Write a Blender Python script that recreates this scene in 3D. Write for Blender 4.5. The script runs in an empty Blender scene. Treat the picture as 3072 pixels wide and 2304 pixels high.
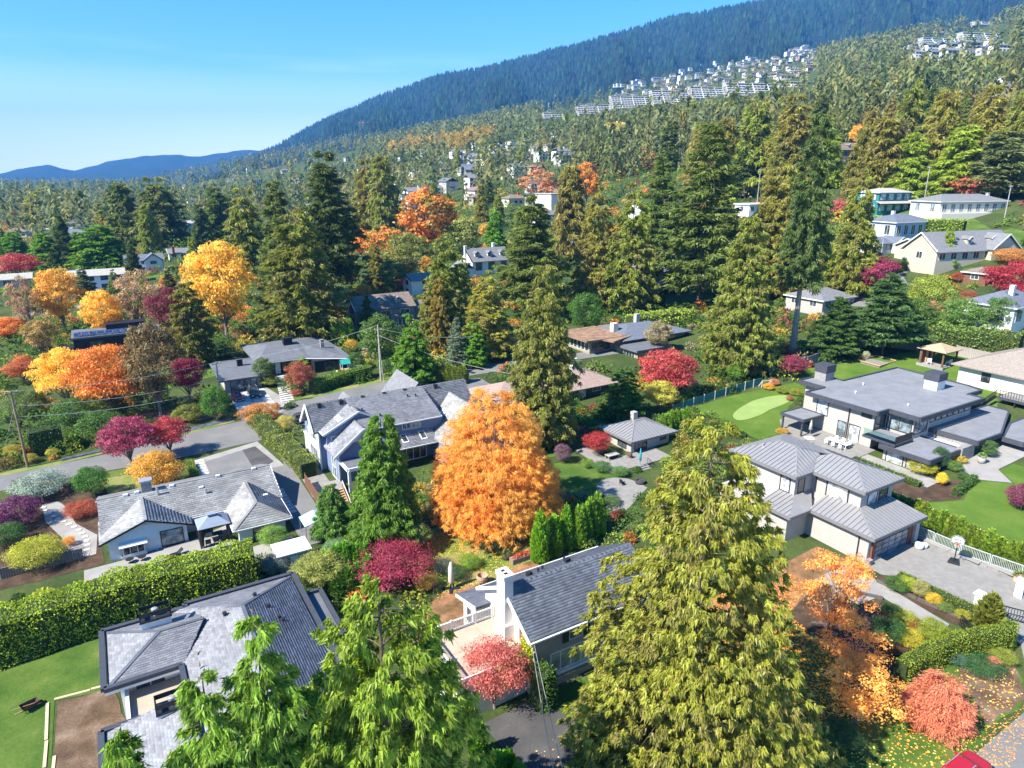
import bpy, bmesh, math, random
import numpy as np
from math import radians, cos, sin, tanh, exp, log, hypot, pi, sqrt
from mathutils import Vector, Matrix

# ---------------------------------------------------------------- camera, sky, sun, exposure
SC = bpy.context.scene
CAMH, PITCH = 40.0, radians(17.1)
cam_data = bpy.data.cameras.new('camera')
cam = bpy.data.objects.new('camera', cam_data)
SC.collection.objects.link(cam)
cam.location = (0, 0, CAMH)
cam.rotation_euler = (radians(90) - PITCH, 0, 0)
cam_data.lens = 24.0; cam_data.sensor_width = 36.0; cam_data.sensor_fit = 'HORIZONTAL'
cam_data.clip_start = 0.5; cam_data.clip_end = 40000
SC.camera = cam

SUN_EL, SUN_AZ = radians(45), math.atan2(-0.85, -0.53)      # azimuth measured from +Y towards +X
world = bpy.data.worlds.new('World'); SC.world = world; world.use_nodes = True
wn = world.node_tree; wn.nodes.clear()
wo = wn.nodes.new('ShaderNodeOutputWorld'); wb = wn.nodes.new('ShaderNodeBackground')
sky = wn.nodes.new('ShaderNodeTexSky'); sky.sky_type = 'NISHITA'; sky.sun_disc = False
sky.sun_elevation = SUN_EL; sky.sun_rotation = SUN_AZ
sky.altitude = 60; sky.air_density = 1.0; sky.dust_density = 0.1; sky.ozone_density = 4.5
# thin streaks of cloud low over the horizon, by direction
tcw = wn.nodes.new('ShaderNodeTexCoord'); mpw = wn.nodes.new('ShaderNodeMapping'); mpw.inputs['Scale'].default_value = (1.6, 1.6, 22)
nzw = wn.nodes.new('ShaderNodeTexNoise'); nzw.inputs['Scale'].default_value = 1.9; nzw.inputs['Detail'].default_value = 5; nzw.inputs['Roughness'].default_value = .55
rpw = wn.nodes.new('ShaderNodeValToRGB'); rpw.color_ramp.elements[0].position = .46; rpw.color_ramp.elements[1].position = .72
sxw = wn.nodes.new('ShaderNodeSeparateXYZ'); bnd = wn.nodes.new('ShaderNodeValToRGB')
e = bnd.color_ramp.elements; e[0].position = 0.0; e[0].color = (1, 1, 1, 1); e[1].position = .16; e[1].color = (0, 0, 0, 1)
x = e.new(.08); x.color = (.75, .75, .75, 1)
hzw = wn.nodes.new('ShaderNodeValToRGB'); h_ = hzw.color_ramp.elements; h_[0].position = 0.0; h_[0].color = (.85, .85, .85, 1); h_[1].position = .13; h_[1].color = (0, 0, 0, 1)
mxh = wn.nodes.new('ShaderNodeMath'); mxh.operation = 'MAXIMUM'
mulw = wn.nodes.new('ShaderNodeMath'); mulw.operation = 'MULTIPLY'
ml2 = wn.nodes.new('ShaderNodeMath'); ml2.operation = 'MULTIPLY'; ml2.inputs[1].default_value = .55
mixw = wn.nodes.new('ShaderNodeMix'); mixw.data_type = 'RGBA'
hsw = wn.nodes.new('ShaderNodeHueSaturation'); hsw.inputs['Saturation'].default_value = 1.34
L = wn.links.new
L(tcw.outputs['Generated'], mpw.inputs[0]); L(mpw.outputs[0], nzw.inputs[0]); L(nzw.outputs[0], rpw.inputs[0])
L(tcw.outputs['Generated'], sxw.inputs[0]); L(sxw.outputs['Z'], bnd.inputs[0])
L(rpw.outputs[0], mulw.inputs[0]); L(bnd.outputs[0], mulw.inputs[1]); L(mulw.outputs[0], ml2.inputs[0])
L(sky.outputs[0], hsw.inputs['Color'])
L(sxw.outputs['Z'], hzw.inputs[0]); L(ml2.outputs[0], mxh.inputs[0]); L(hzw.outputs[0], mxh.inputs[1]); L(mxh.outputs[0], mixw.inputs['Factor']); L(hsw.outputs[0], mixw.inputs[6]); mixw.inputs[7].default_value = (8.2, 8.8, 9.2, 1)
L(mixw.outputs[2], wb.inputs[0]); wb.inputs[1].default_value = 0.092
L(wb.outputs[0], wo.inputs[0])

sun_data = bpy.data.lights.new('sun', 'SUN'); sun_data.energy = 4.7; sun_data.angle = radians(0.6); sun_data.color = (1, .93, .80)
sun = bpy.data.objects.new('sun', sun_data); SC.collection.objects.link(sun)
tosun = Vector((sin(SUN_AZ) * cos(SUN_EL), cos(SUN_AZ) * cos(SUN_EL), sin(SUN_EL)))
sun.rotation_euler = tosun.to_track_quat('Z', 'Y').to_euler()
sun.location = (0, 0, 300)

vs = SC.view_settings
vs.view_transform = 'Standard'; vs.look = 'None'; vs.exposure = 1.55; vs.gamma = 1.0; vs.use_curve_mapping = False
cy = SC.cycles
cy.max_bounces = 6; cy.diffuse_bounces = 4; cy.glossy_bounces = 2; cy.transmission_bounces = 3; cy.transparent_max_bounces = 6; cy.volume_bounces = 0
cy.use_denoising = True
try: cy.denoiser = 'OPENIMAGEDENOISE'; cy.denoising_input_passes = 'RGB_ALBEDO_NORMAL'
except Exception: pass
cy.use_adaptive_sampling = True; cy.adaptive_threshold = 0.015
cy.caustics_reflective = False; cy.caustics_refractive = False
cy.sample_clamp_indirect = 6
# ---------------------------------------------------------------- where things stand
FP, CX, CY, K = 2048.0, 1536.0, 1152.0, 3072 / 2212
csP, snP = cos(PITCH), sin(PITCH)
YAW = radians(31)                      # the street grid of the place
E1, E2 = (cos(YAW), sin(YAW)), (-sin(YAW), cos(YAW))
def UV(u, v): return (u * E1[0] + v * E2[0], u * E1[1] + v * E2[1])
def toUV(x, y): return (x * E1[0] + y * E1[1], x * E2[0] + y * E2[1])
def terr(x, y):
    g = .19 * x + .11 * y - 23
    n = 8 * tanh(x / 400) + 10 * tanh((y - 70) / 250)
    m = max(g, n); k = 3.0
    return m + k * log(exp((g - m) / k) + exp((n - m) / k))
def terr_np(x, y):
    g = .19 * x + .11 * y - 23
    n = 8 * np.tanh(x / 400) + 10 * np.tanh((y - 70) / 250)
    m = np.maximum(g, n); k = 3.0
    return m + k * np.log(np.exp((g - m) / k) + np.exp((n - m) / k))
def ray(px, py):
    u = (px * K - CX) / FP; v = (CY - py * K) / FP
    return u, csP + v * snP, -snP + v * csP
def atz(px, py, z):
    r = ray(px, py); t = (z - CAMH) / r[2]
    return r[0] * t, r[1] * t, z
def at(px, py):
    r = ray(px, py); t = 15.0
    while t < 4000 and CAMH + r[2] * t >= terr(r[0] * t, r[1] * t): t *= 1.01
    lo, hi = t / 1.01, t
    for _ in range(16):
        m = (lo + hi) / 2
        if CAMH + r[2] * m < terr(r[0] * m, r[1] * m): hi = m
        else: lo = m
    x, y = r[0] * hi, r[1] * hi
    return x, y, terr(x, y)
def atd(px, d):                        # a column of the picture at ground distance d
    u = (px * K - CX) / FP; y = d; x = u * (y * csP + 30 * snP)
    return x, y, terr(x, y)
def pix(x, y, z):
    z -= CAMH; zc = y * csP - z * snP; up = y * snP + z * csP
    return (CX + FP * x / zc) / K, (CY - FP * up / zc) / K, zc
def topz(x, y, py):                    # height at (x,y) seen at picture row py
    v = (CY - py * K) / FP
    return CAMH + (v * csP - snP) * y / (csP + v * snP)

# ---------------------------------------------------------------- objects
RNG = random.Random(7)
COL = SC.collection
def tag(o, label=None, cat=None, group=None, kind=None):
    if label: o['label'] = label
    if cat: o['category'] = cat
    if group: o['group'] = group
    if kind: o['kind'] = kind
    return o
def empty(name, loc=(0, 0, 0), rz=0.0, label=None, cat=None, group=None):
    o = bpy.data.objects.new(name, None); COL.objects.link(o)
    o.location = loc; o.rotation_euler = (0, 0, rz); o.empty_display_size = .3
    return tag(o, label, cat, group)
def link(name, me, parent=None, mat=None):
    o = bpy.data.objects.new(name, me); COL.objects.link(o)
    if parent is not None: o.parent = parent
    if mat is not None and not me.materials: me.materials.append(mat)
    return o
def np_mesh(name, V, F, var=None, tint=None, smooth=False):
    """V (n,3) float, F (m,k) int with one k; var one float per face; tint (m,3) per face"""
    me = bpy.data.meshes.new(name)
    n, (m, k) = len(V), F.shape
    me.vertices.add(n); me.vertices.foreach_set('co', np.asarray(V, 'f').ravel())
    me.loops.add(m * k); me.loops.foreach_set('vertex_index', np.asarray(F, 'i').ravel())
    me.polygons.add(m); me.polygons.foreach_set('loop_start', np.arange(0, m * k, k, dtype='i'))
    try: me.polygons.foreach_set('loop_total', np.full(m, k, dtype='i'))
    except Exception: pass
    if smooth: me.polygons.foreach_set('use_smooth', np.ones(m, dtype=bool))
    me.update(calc_edges=True)
    if var is not None:
        a = me.attributes.new('var', 'FLOAT', 'FACE'); a.data.foreach_set('value', np.asarray(var, 'f'))
    if tint is not None:
        a = me.attributes.new('tint', 'FLOAT_COLOR', 'FACE')
        a.data.foreach_set('color', np.hstack([tint, np.ones((m, 1))]).astype('f').ravel())
    return me
class MB:
    """collects simple shapes into one mesh"""
    def __init__(s): s.v = []; s.f = []
    def poly(s, pts):
        n = len(s.v); s.v += [tuple(p) for p in pts]; s.f.append(tuple(range(n, n + len(pts)))); return s
    def box(s, x0, x1, y0, y1, z0, z1):
        n = len(s.v)
        s.v += [(x0, y0, z0), (x1, y0, z0), (x1, y1, z0), (x0, y1, z0), (x0, y0, z1), (x1, y0, z1), (x1, y1, z1), (x0, y1, z1)]
        s.f += [tuple(n + i for i in q) for q in ((0, 3, 2, 1), (4, 5, 6, 7), (0, 1, 5, 4), (1, 2, 6, 5), (2, 3, 7, 6), (3, 0, 4, 7))]
        return s
    def prism(s, pts, z0, z1):
        """a flat polygon (anticlockwise) thickened from z0 to z1; z may be numbers"""
        n = len(s.v); k = len(pts)
        s.v += [(p[0], p[1], z0) for p in pts] + [(p[0], p[1], z1) for p in pts]
        s.f.append(tuple(n + i for i in reversed(range(k)))); s.f.append(tuple(n + k + i for i in range(k)))
        s.f += [(n + i, n + (i + 1) % k, n + k + (i + 1) % k, n + k + i) for i in range(k)]
        return s
    def slab(s, pts, t):
        """a polygon in space thickened straight down by t"""
        n = len(s.v); k = len(pts)
        s.v += [tuple(p) for p in pts] + [(p[0], p[1], p[2] - t) for p in pts]
        s.f.append(tuple(n + i for i in range(k))); s.f.append(tuple(n + k + i for i in reversed(range(k))))
        s.f += [(n + i, n + k + i, n + k + (i + 1) % k, n + (i + 1) % k) for i in range(k)]
        return s
    def bar(s, a, b, w, h=None):
        """a square bar from a to b"""
        a, b = Vector(a), Vector(b); d = (b - a); h = h or w
        if d.length < 1e-6: return s
        d.normalize(); up = Vector((0, 0, 1)) if abs(d.z) < .95 else Vector((1, 0, 0))
        r = d.cross(up).normalized(); u = r.cross(d)
        n = len(s.v)
        for p in (a, b):
            for i, j in ((-1, -1), (1, -1), (1, 1), (-1, 1)): s.v.append(tuple(p + r * (i * w / 2) + u * (j * h / 2)))
        s.f += [tuple(n + i for i in q) for q in ((0, 1, 2, 3), (7, 6, 5, 4), (0, 4, 5, 1), (1, 5, 6, 2), (2, 6, 7, 3), (3, 7, 4, 0))]
        return s
    def tube(s, pts, rad, seg=8, cap=True):
        """a round tube through pts with radius per point"""
        P = [Vector(p) for p in pts]; n0 = len(s.v); k = len(P)
        if not hasattr(rad, '__len__'): rad = [rad] * k
        for i, p in enumerate(P):
            d = (P[min(i + 1, k - 1)] - P[max(i - 1, 0)]).normalized()
            up = Vector((1, 0, 0)) if abs(d.x) < .8 else Vector((0, 1, 0))
            r = d.cross(up).normalized(); u = r.cross(d)
            for j in range(seg):
                a = 2 * pi * j / seg; s.v.append(tuple(p + (r * cos(a) + u * sin(a)) * rad[i]))
        for i in range(k - 1):
            for j in range(seg):
                a, b = n0 + i * seg + j, n0 + i * seg + (j + 1) % seg
                s.f.append((a, b, b + seg, a + seg))
        if cap:
            s.f.append(tuple(n0 + j for j in reversed(range(seg)))); s.f.append(tuple(n0 + (k - 1) * seg + j for j in range(seg)))
        return s
    def lathe(s, prof, seg=14, c=(0, 0, 0), sx=1, sy=1):
        n0 = len(s.v); k = len(prof)
        for r, z in prof:
            for j in range(seg):
                a = 2 * pi * j / seg; s.v.append((c[0] + r * sx * cos(a), c[1] + r * sy * sin(a), c[2] + z))
        for i in range(k - 1):
            for j in range(seg):
                a, b = n0 + i * seg + j, n0 + i * seg + (j + 1) % seg
                s.f.append((a, b, b + seg, a + seg))
        s.f.append(tuple(n0 + j for j in reversed(range(seg)))); s.f.append(tuple(n0 + (k - 1) * seg + j for j in range(seg)))
        return s
    def mesh(s, name):
        me = bpy.data.meshes.new(name); me.from_pydata(s.v, [], s.f); me.update(); return me
    def build(s, name, mat, parent=None, smooth=False, bevel=0):
        me = s.mesh(name); me.materials.append(mat)
        if smooth:
            for p in me.polygons: p.use_smooth = True
        o = link(name, me, parent)
        if bevel:
            b = o.modifiers.new('bevel', 'BEVEL'); b.width = bevel; b.segments = 2; b.limit_method = 'ANGLE'
        return o

# ---------------------------------------------------------------- materials
MATS = {}
LEAFGAIN = 2.1
def lin(c):
    """sRGB 0-255 to linear"""
    return tuple((v / 255 / 12.92 if v / 255 <= .04045 else ((v / 255 + .055) / 1.055) ** 2.4) for v in c)
def M(name, col, rough=.75, var=.12, scale=2.0, bump=0.0, metal=0.0, spec=.3, col2=None, stretch=(1, 1, 1), fine=True):
    if name in MATS: return MATS[name]
    m = bpy.data.materials.new(name); m.use_nodes = True; MATS[name] = m
    nt = m.node_tree; N = nt.nodes; b = N['Principled BSDF']; Lk = nt.links.new
    b.inputs['Roughness'].default_value = rough; b.inputs['Metallic'].default_value = metal
    b.inputs['Specular IOR Level'].default_value = spec
    c = tuple(col) + (1,)
    tc = N.new('ShaderNodeTexCoord'); mp = N.new('ShaderNodeMapping'); mp.inputs['Scale'].default_value = stretch
    Lk(tc.outputs['Object'], mp.inputs[0])
    nz = N.new('ShaderNodeTexNoise'); nz.inputs['Scale'].default_value = scale; nz.inputs['Detail'].default_value = 6; nz.inputs['Roughness'].default_value = .65
    Lk(mp.outputs[0], nz.inputs[0])
    rp = N.new('ShaderNodeValToRGB'); e = rp.color_ramp.elements
    lo = tuple(v * (1 - var * 1.6) for v in col) + (1,); hi = tuple(min(1, v * (1 + var)) for v in (col2 or col)) + (1,)
    e[0].position = .3; e[0].color = lo; e[1].position = .7; e[1].color = hi
    Lk(nz.outputs[0], rp.inputs[0]); Lk(rp.outputs[0], b.inputs['Base Color'])
    if bump:
        nb = N.new('ShaderNodeTexNoise'); nb.inputs['Scale'].default_value = scale * 6; nb.inputs['Detail'].default_value = 4
        Lk(mp.outputs[0], nb.inputs[0])
        bp = N.new('ShaderNodeBump'); bp.inputs['Strength'].default_value = bump; bp.inputs['Distance'].default_value = .05
        Lk(nb.outputs[0], bp.inputs['Height']); Lk(bp.outputs[0], b.inputs['Normal'])
    return m
def glass_mat(name, col, rough=.06):
    if name in MATS: return MATS[name]
    m = bpy.data.materials.new(name); m.use_nodes = True; MATS[name] = m
    N = m.node_tree.nodes; Lk = m.node_tree.links.new; b = N['Principled BSDF']
    tc = N.new('ShaderNodeTexCoord'); nz = N.new('ShaderNodeTexNoise'); nz.inputs['Scale'].default_value = 1.3; nz.inputs['Detail'].default_value = 3
    Lk(tc.outputs['Object'], nz.inputs[0])
    rp = N.new('ShaderNodeValToRGB'); e = rp.color_ramp.elements
    e[0].position = .38; e[0].color = tuple(v * .45 for v in col) + (1,); e[1].position = .62; e[1].color = tuple(v * 1.6 for v in col) + (1,)
    Lk(nz.outputs[0], rp.inputs[0]); Lk(rp.outputs[0], b.inputs['Base Color'])
    b.inputs['Roughness'].default_value = rough; b.inputs['Specular IOR Level'].default_value = .8
    return m
def clear_glass(name, tintc=(.75, .9, .88)):
    if name in MATS: return MATS[name]
    m = bpy.data.materials.new(name); m.use_nodes = True; MATS[name] = m
    nt = m.node_tree; N = nt.nodes; N.clear(); Lk = nt.links.new
    o = N.new('ShaderNodeOutputMaterial'); t = N.new('ShaderNodeBsdfTransparent'); g = N.new('ShaderNodeBsdfGlossy'); mx = N.new('ShaderNodeMixShader'); fr = N.new('ShaderNodeFresnel')
    t.inputs[0].default_value = tintc + (1,); g.inputs['Roughness'].default_value = .04; fr.inputs[0].default_value = 1.5
    Lk(fr.outputs[0], mx.inputs[0]); Lk(t.outputs[0], mx.inputs[1]); Lk(g.outputs[0], mx.inputs[2]); Lk(mx.outputs[0], o.inputs[0])
    return m
def foliage(name, alt=None, thr=2.0, trans=.3, by_tint=False, lo=.55, hi=1.45, gloss=0.015, patch=.35, pcol=None, pscale=.35):
    """leaf colour from the object's own colour (or per-face tint), varied leaf by leaf; some leaves turn to alt"""
    if name in MATS: return MATS[name]
    m = bpy.data.materials.new(name); m.use_nodes = True; MATS[name] = m
    nt = m.node_tree; N = nt.nodes; N.clear(); Lk = nt.links.new
    out = N.new('ShaderNodeOutputMaterial')
    at_ = N.new('ShaderNodeAttribute'); at_.attribute_name = 'var'
    if by_tint:
        src = N.new('ShaderNodeAttribute'); src.attribute_name = 'tint'; col = src.outputs['Color']
    else:
        src = N.new('ShaderNodeObjectInfo'); col = src.outputs['Color']
    mr = N.new('ShaderNodeMapRange'); mr.inputs['To Min'].default_value = lo * LEAFGAIN; mr.inputs['To Max'].default_value = hi * LEAFGAIN
    Lk(at_.outputs['Fac'], mr.inputs['Value'])
    vm = N.new('ShaderNodeVectorMath'); vm.operation = 'SCALE'; Lk(col, vm.inputs[0]); Lk(mr.outputs[0], vm.inputs['Scale'])
    res = vm.outputs[0]
    tc = N.new('ShaderNodeTexCoord'); nz = N.new('ShaderNodeTexNoise'); nz.inputs['Scale'].default_value = pscale; nz.inputs['Detail'].default_value = 3
    Lk(tc.outputs['Object'], nz.inputs[0])
    if pcol is not None:      # patches of a second leaf colour
        r2 = N.new('ShaderNodeValToRGB'); r2.color_ramp.elements[0].position = .5; r2.color_ramp.elements[1].position = .62
        Lk(nz.outputs[0], r2.inputs[0]); mp_ = N.new('ShaderNodeMath'); mp_.operation = 'MULTIPLY'; mp_.inputs[1].default_value = patch
        Lk(r2.outputs[0], mp_.inputs[0])
        mm = N.new('ShaderNodeMix'); mm.data_type = 'RGBA'; mm.inputs[7].default_value = tuple(pcol) + (1,)
        Lk(mp_.outputs[0], mm.inputs['Factor']); Lk(res, mm.inputs[6]); res = mm.outputs[2]
    if alt is not None:
        g = N.new('ShaderNodeMath'); g.operation = 'GREATER_THAN'; g.inputs[1].default_value = thr; Lk(at_.outputs['Fac'], g.inputs[0])
        mx = N.new('ShaderNodeMix'); mx.data_type = 'RGBA'; mx.inputs[7].default_value = tuple(alt) + (1,)
        Lk(g.outputs[0], mx.inputs['Factor']); Lk(res, mx.inputs[6]); res = mx.outputs[2]
    d = N.new('ShaderNodeBsdfDiffuse'); t = N.new('ShaderNodeBsdfTranslucent'); mix = N.new('ShaderNodeMixShader'); mix.inputs[0].default_value = trans
    Lk(res, d.inputs[0]); Lk(res, t.inputs[0]); Lk(d.outputs[0], mix.inputs[1]); Lk(t.outputs[0], mix.inputs[2])
    last = mix.outputs[0]
    if gloss:
        gl = N.new('ShaderNodeBsdfGlossy'); gl.inputs['Roughness'].default_value = .45; gl.inputs[0].default_value = (.9, .95, .9, 1)
        m2 = N.new('ShaderNodeMixShader'); m2.inputs[0].default_value = gloss; Lk(last, m2.inputs[1]); Lk(gl.outputs[0], m2.inputs[2]); last = m2.outputs[0]
    Lk(last, out.inputs[0])
    return m
# ---------------------------------------------------------------- the ground
def ground_mat(name, cols, scale, bump=.4, rough=.95):
    """several colours mixed by two scales of noise in world space"""
    m = bpy.data.materials.new(name); m.use_nodes = True; MATS[name] = m
    nt = m.node_tree; N = nt.nodes; Lk = nt.links.new; b = N['Principled BSDF']
    b.inputs['Roughness'].default_value = rough; b.inputs['Specular IOR Level'].default_value = .15
    ge = N.new('ShaderNodeNewGeometry')
    a = N.new('ShaderNodeTexNoise'); a.inputs['Scale'].default_value = scale; a.inputs['Detail'].default_value = 5; a.inputs['Roughness'].default_value = .6
    f = N.new('ShaderNodeTexNoise'); f.inputs['Scale'].default_value = scale * 14; f.inputs['Detail'].default_value = 5; f.inputs['Roughness'].default_value = .75
    Lk(ge.outputs['Position'], a.inputs[0]); Lk(ge.outputs['Position'], f.inputs[0])
    rp = N.new('ShaderNodeValToRGB'); el = rp.color_ramp.elements; n = len(cols)
    el[0].position = .33; el[0].color = cols[0] + (1,); el[1].position = .67; el[1].color = cols[-1] + (1,)
    for i in range(1, n - 1):
        x = el.new(.33 + .34 * i / (n - 1)); x.color = cols[i] + (1,)
    mx = N.new('ShaderNodeMath'); mx.operation = 'MULTIPLY_ADD'; mx.inputs[1].default_value = .62
    ad = N.new('ShaderNodeMath'); ad.operation = 'MULTIPLY'; ad.inputs[1].default_value = .38
    Lk(f.outputs[0], ad.inputs[0]); Lk(a.outputs[0], mx.inputs[0]); Lk(ad.outputs[0], mx.inputs[2]); Lk(mx.outputs[0], rp.inputs[0])
    Lk(rp.outputs[0], b.inputs['Base Color'])
    bp = N.new('ShaderNodeBump'); bp.inputs['Strength'].default_value = bump; bp.inputs['Distance'].default_value = .12
    Lk(f.outputs[0], bp.inputs['Height']); Lk(bp.outputs[0], b.inputs['Normal'])
    return m
GRASS = ground_mat('grass', [(.03, .068, .012), (.05, .10, .015), (.08, .13, .022), (.15, .16, .05)], .3)
GRASSDRY = ground_mat('grass_dry', [(.05, .11, .015), (.10, .17, .03), (.20, .20, .07), (.30, .24, .12)], .3)
GRASSVIVID = ground_mat('grass_vivid', [(.045, .095, .014), (.065, .125, .016), (.085, .145, .02), (.125, .165, .04)], .28, .3)
SOIL = ground_mat('soil', [(.05, .032, .02), (.10, .065, .04), (.16, .11, .075), (.24, .18, .13)], .5, .6)
MULCH = ground_mat('mulch', [(.03, .02, .014), (.07, .045, .03), (.12, .075, .05)], .8, .6)
LEAFLITTER = ground_mat('leaf_litter', [(.06, .06, .02), (.16, .09, .04), (.28, .15, .08), (.36, .21, .12)], .7, .6)
GREENS = ground_mat('garden_ground', [(.024, .038, .012), (.04, .062, .018), (.06, .085, .022), (.10, .09, .042)], .12, .8)
ASPHALT = ground_mat('asphalt', [(.125, .125, .127), (.155, .155, .156), (.19, .187, .182)], .25, .1, .9)
ASPHALTDARK = ground_mat('asphalt_dark', [(.05, .05, .052), (.07, .07, .072), (.10, .096, .092)], .4, .2, .9)
CONCRETE = ground_mat('concrete', [(.20, .195, .185), (.26, .25, .24), (.31, .30, .285)], .5, .08, .9)
PAVER = ground_mat('paver', [(.175, .168, .16), (.215, .208, .197), (.26, .25, .24)], 1.5, .25, .9)
SLATE = ground_mat('slate_chips', [(.03, .033, .04), (.08, .085, .10), (.14, .15, .17)], 1.2, .6)

# one sheet from the camera's feet to the far shore
def build_terrain():
    na, nd = 230, 220
    ang = np.radians(np.linspace(-78, 78, na)); d = 6 * (16000 / 6) ** (np.linspace(0, 1, nd))
    A, D = np.meshgrid(ang, d, indexing='ij')
    X, Y = D * np.sin(A), D * np.cos(A)
    Z = terr_np(X, Y)
    # beyond the built-up slope the hill rolls over and falls to a valley; left of it the shore lies flat
    far = np.clip((D - 1700) / 900, 0, 1); far = far * far * (3 - 2 * far)
    Z = Z * (1 - far) + far * np.minimum(Z, 0)
    V = np.stack([X, Y, Z], -1).reshape(-1, 3)
    i = np.arange(na - 1)[:, None] * nd + np.arange(nd - 1)[None, :]
    F = np.stack([i, i + 1, i + nd + 1, i + nd], -1).reshape(-1, 4)[:, ::-1]
    me = np_mesh('ground', V, np.ascontiguousarray(F), smooth=True); me.materials.append(GREENS)
    return tag(link('ground', me), kind='structure')
build_terrain()

EXCL = []
def drape(name, poly, mat, off=.04, kind='structure', edge=2.5, space='px', zf=None):
    """a sheet that follows the ground; poly in picture points or in street-grid metres"""
    pts = [at(*p)[:2] if space == 'px' else UV(*p) for p in poly]
    EXCL.append(pts)
    bm = bmesh.new()
    f = bm.faces.new([bm.verts.new((p[0], p[1], 0)) for p in pts])
    bmesh.ops.triangulate(bm, faces=bm.faces[:])
    for _ in range(7):
        long = [e_ for e_ in bm.edges if e_.calc_length() > edge]
        if not long: break
        bmesh.ops.subdivide_edges(bm, edges=long, cuts=1)
        bmesh.ops.triangulate(bm, faces=bm.faces[:])
    for v in bm.verts: v.co.z = (zf(v.co.x, v.co.y) if zf else terr(v.co.x, v.co.y)) + off
    bmesh.ops.recalc_face_normals(bm, faces=bm.faces[:])
    if sum(f_.normal.z for f_ in bm.faces) < 0: bmesh.ops.reverse_faces(bm, faces=bm.faces[:])
    me = bpy.data.meshes.new(name); bm.to_mesh(me); bm.free(); me.materials.append(mat)
    for p in me.polygons: p.use_smooth = True
    return tag(link(name, me), kind=kind)
def wavy(poly, amp=.35, n=4, seed=1):
    """roughen the outline of a natural patch (grid metres)"""
    r = random.Random(seed); out = []
    for i, p in enumerate(poly):
        q = poly[(i + 1) % len(poly)]
        for k in range(n):
            t = k / n; out.append((p[0] + (q[0] - p[0]) * t + r.uniform(-amp, amp), p[1] + (q[1] - p[1]) * t + r.uniform(-amp, amp)))
    return out

# streets
drape('road', [(-90, 112.3), (-8, 106.6), (7, 104.9), (60, 105.2), (60, 112), (27, 119.6), (25, 113.9), (21, 114), (15.5, 115), (8, 114.4), (-3, 112.6), (-11, 112.6), (-90, 119)], ASPHALT, .04, space='uv')
drape('road_lane', [(24.6, 113.5), (30, 119.8), (44, 121), (70, 118), (95, 112), (96, 108), (70, 113), (46, 116), (33, 114.5), (27, 110)], ASPHALT, .03, space='uv')
drape('street', [(20, -6), (120, -6), (120, 16.6), (58, 16.6), (49, 16.6), (46.5, 15.6), (20, 15.6)], ASPHALT, .04, space='uv')
drape('driveway_apron', [(58, 16.5), (66, 16.5), (75.5, 24.2), (66.5, 24.4), (64.6, 20.4)], PAVER, .05, space='uv')
drape('paver_drive', [(64.2, 35.3), (64.2, 33), (65.6, 31.6), (66.0, 24.4), (75.4, 22), (76.5, 24.3), (73.2, 35.4), (72.2, 35.4)], PAVER, .06, space='uv')
drape('asphalt_drive', [(20.6, 20), (27.2, 20), (26.6, 34.3), (25.2, 38.2), (20.2, 38.2), (21, 30)], ASPHALTDARK, .05, space='uv')
drape('upper_lane', [(150, 96), (166, 100), (172, 108), (196, 100), (196, 96), (176, 99), (168, 92), (152, 90)], ASPHALT, .06, space='uv')
drape('village_street', [(-14, 258), (60, 262), (60, 268), (-14, 265)], ASPHALT, .06, space='uv')
drape('village_street', [(-75, 205), (0, 238), (0, 244), (-80, 212)], ASPHALT, .06, space='uv')

# lawns
drape('lawn', [(-34, 66.5), (-12.8, 65.6), (-5, 66), (-4, 61), (-4.2, 58), (-8.6, 59.2), (-8.7, 40), (-34, 40)], GRASS, .03, space='uv')
drape('lawn', wavy([(28, 16.9), (49, 16.9), (58, 17.2), (63, 20.4), (56, 22), (50.5, 22.6), (49.6, 30), (41, 33), (28, 27)], .3, 5, 4), GRASS, .03, space='uv')
drape('dry_grass', wavy([(53, 17.1), (58, 17.3), (63.2, 20.3), (57.2, 21.6), (54.4, 19.6)], .35, 5, 5), SOIL, .05, space='uv')
drape('lawn', [(25.2, 38), (27, 34.5), (27.2, 21), (33, 21), (33, 38)], GRASS, .03, space='uv')
drape('lawn', wavy([(24, 55), (30, 53.5), (41, 56.5), (44, 60), (42, 66), (35, 68), (26, 66)], .5, 4, 6), GRASSDRY, .03, space='uv')
drape('leafy_bed', wavy([(20.6, 49.5), (24.2, 49.4), (26, 50.2), (36, 50.2), (40, 53), (40, 55.5), (30, 54), (25, 54.8), (20, 53.4)], .3, 4, 7), LEAFLITTER, .05, space='uv')
drape('bare_soil', wavy([(17.8, 45.2), (24.6, 45.1), (24.4, 49.7), (20.4, 53), (17.4, 51)], .25, 4, 8), SOIL, .045, space='uv')
drape('lawn', wavy([(44.4, 64.2), (52, 64), (57, 65.6), (57, 68.6), (52.4, 72.4), (46, 74), (44, 69)], .4, 4, 9), GRASS, .04, space='uv')
drape('back_lawn', [(48.5, 76), (53.5, 74.5), (58, 88), (54, 92)], GRASSVIVID, .03, space='uv')
drape('putting_lawn', [(80.5, 61.5), (86.5, 61.5), (87.5, 64), (95, 68.5), (104, 71.5), (105, 75), (92, 77.5), (82, 77.6)], GRASSVIVID, .04, space='uv')
def blob(c, parts):
    out = []
    for i in range(48):
        a = 2 * pi * i / 48
        out.append((c[0] + cos(a) * parts[0] * (1 + .28 * cos(2 * a)), c[1] + sin(a) * parts[1] * (1 - .38 * (abs(cos(a)) < .35))))
    return out
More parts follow.
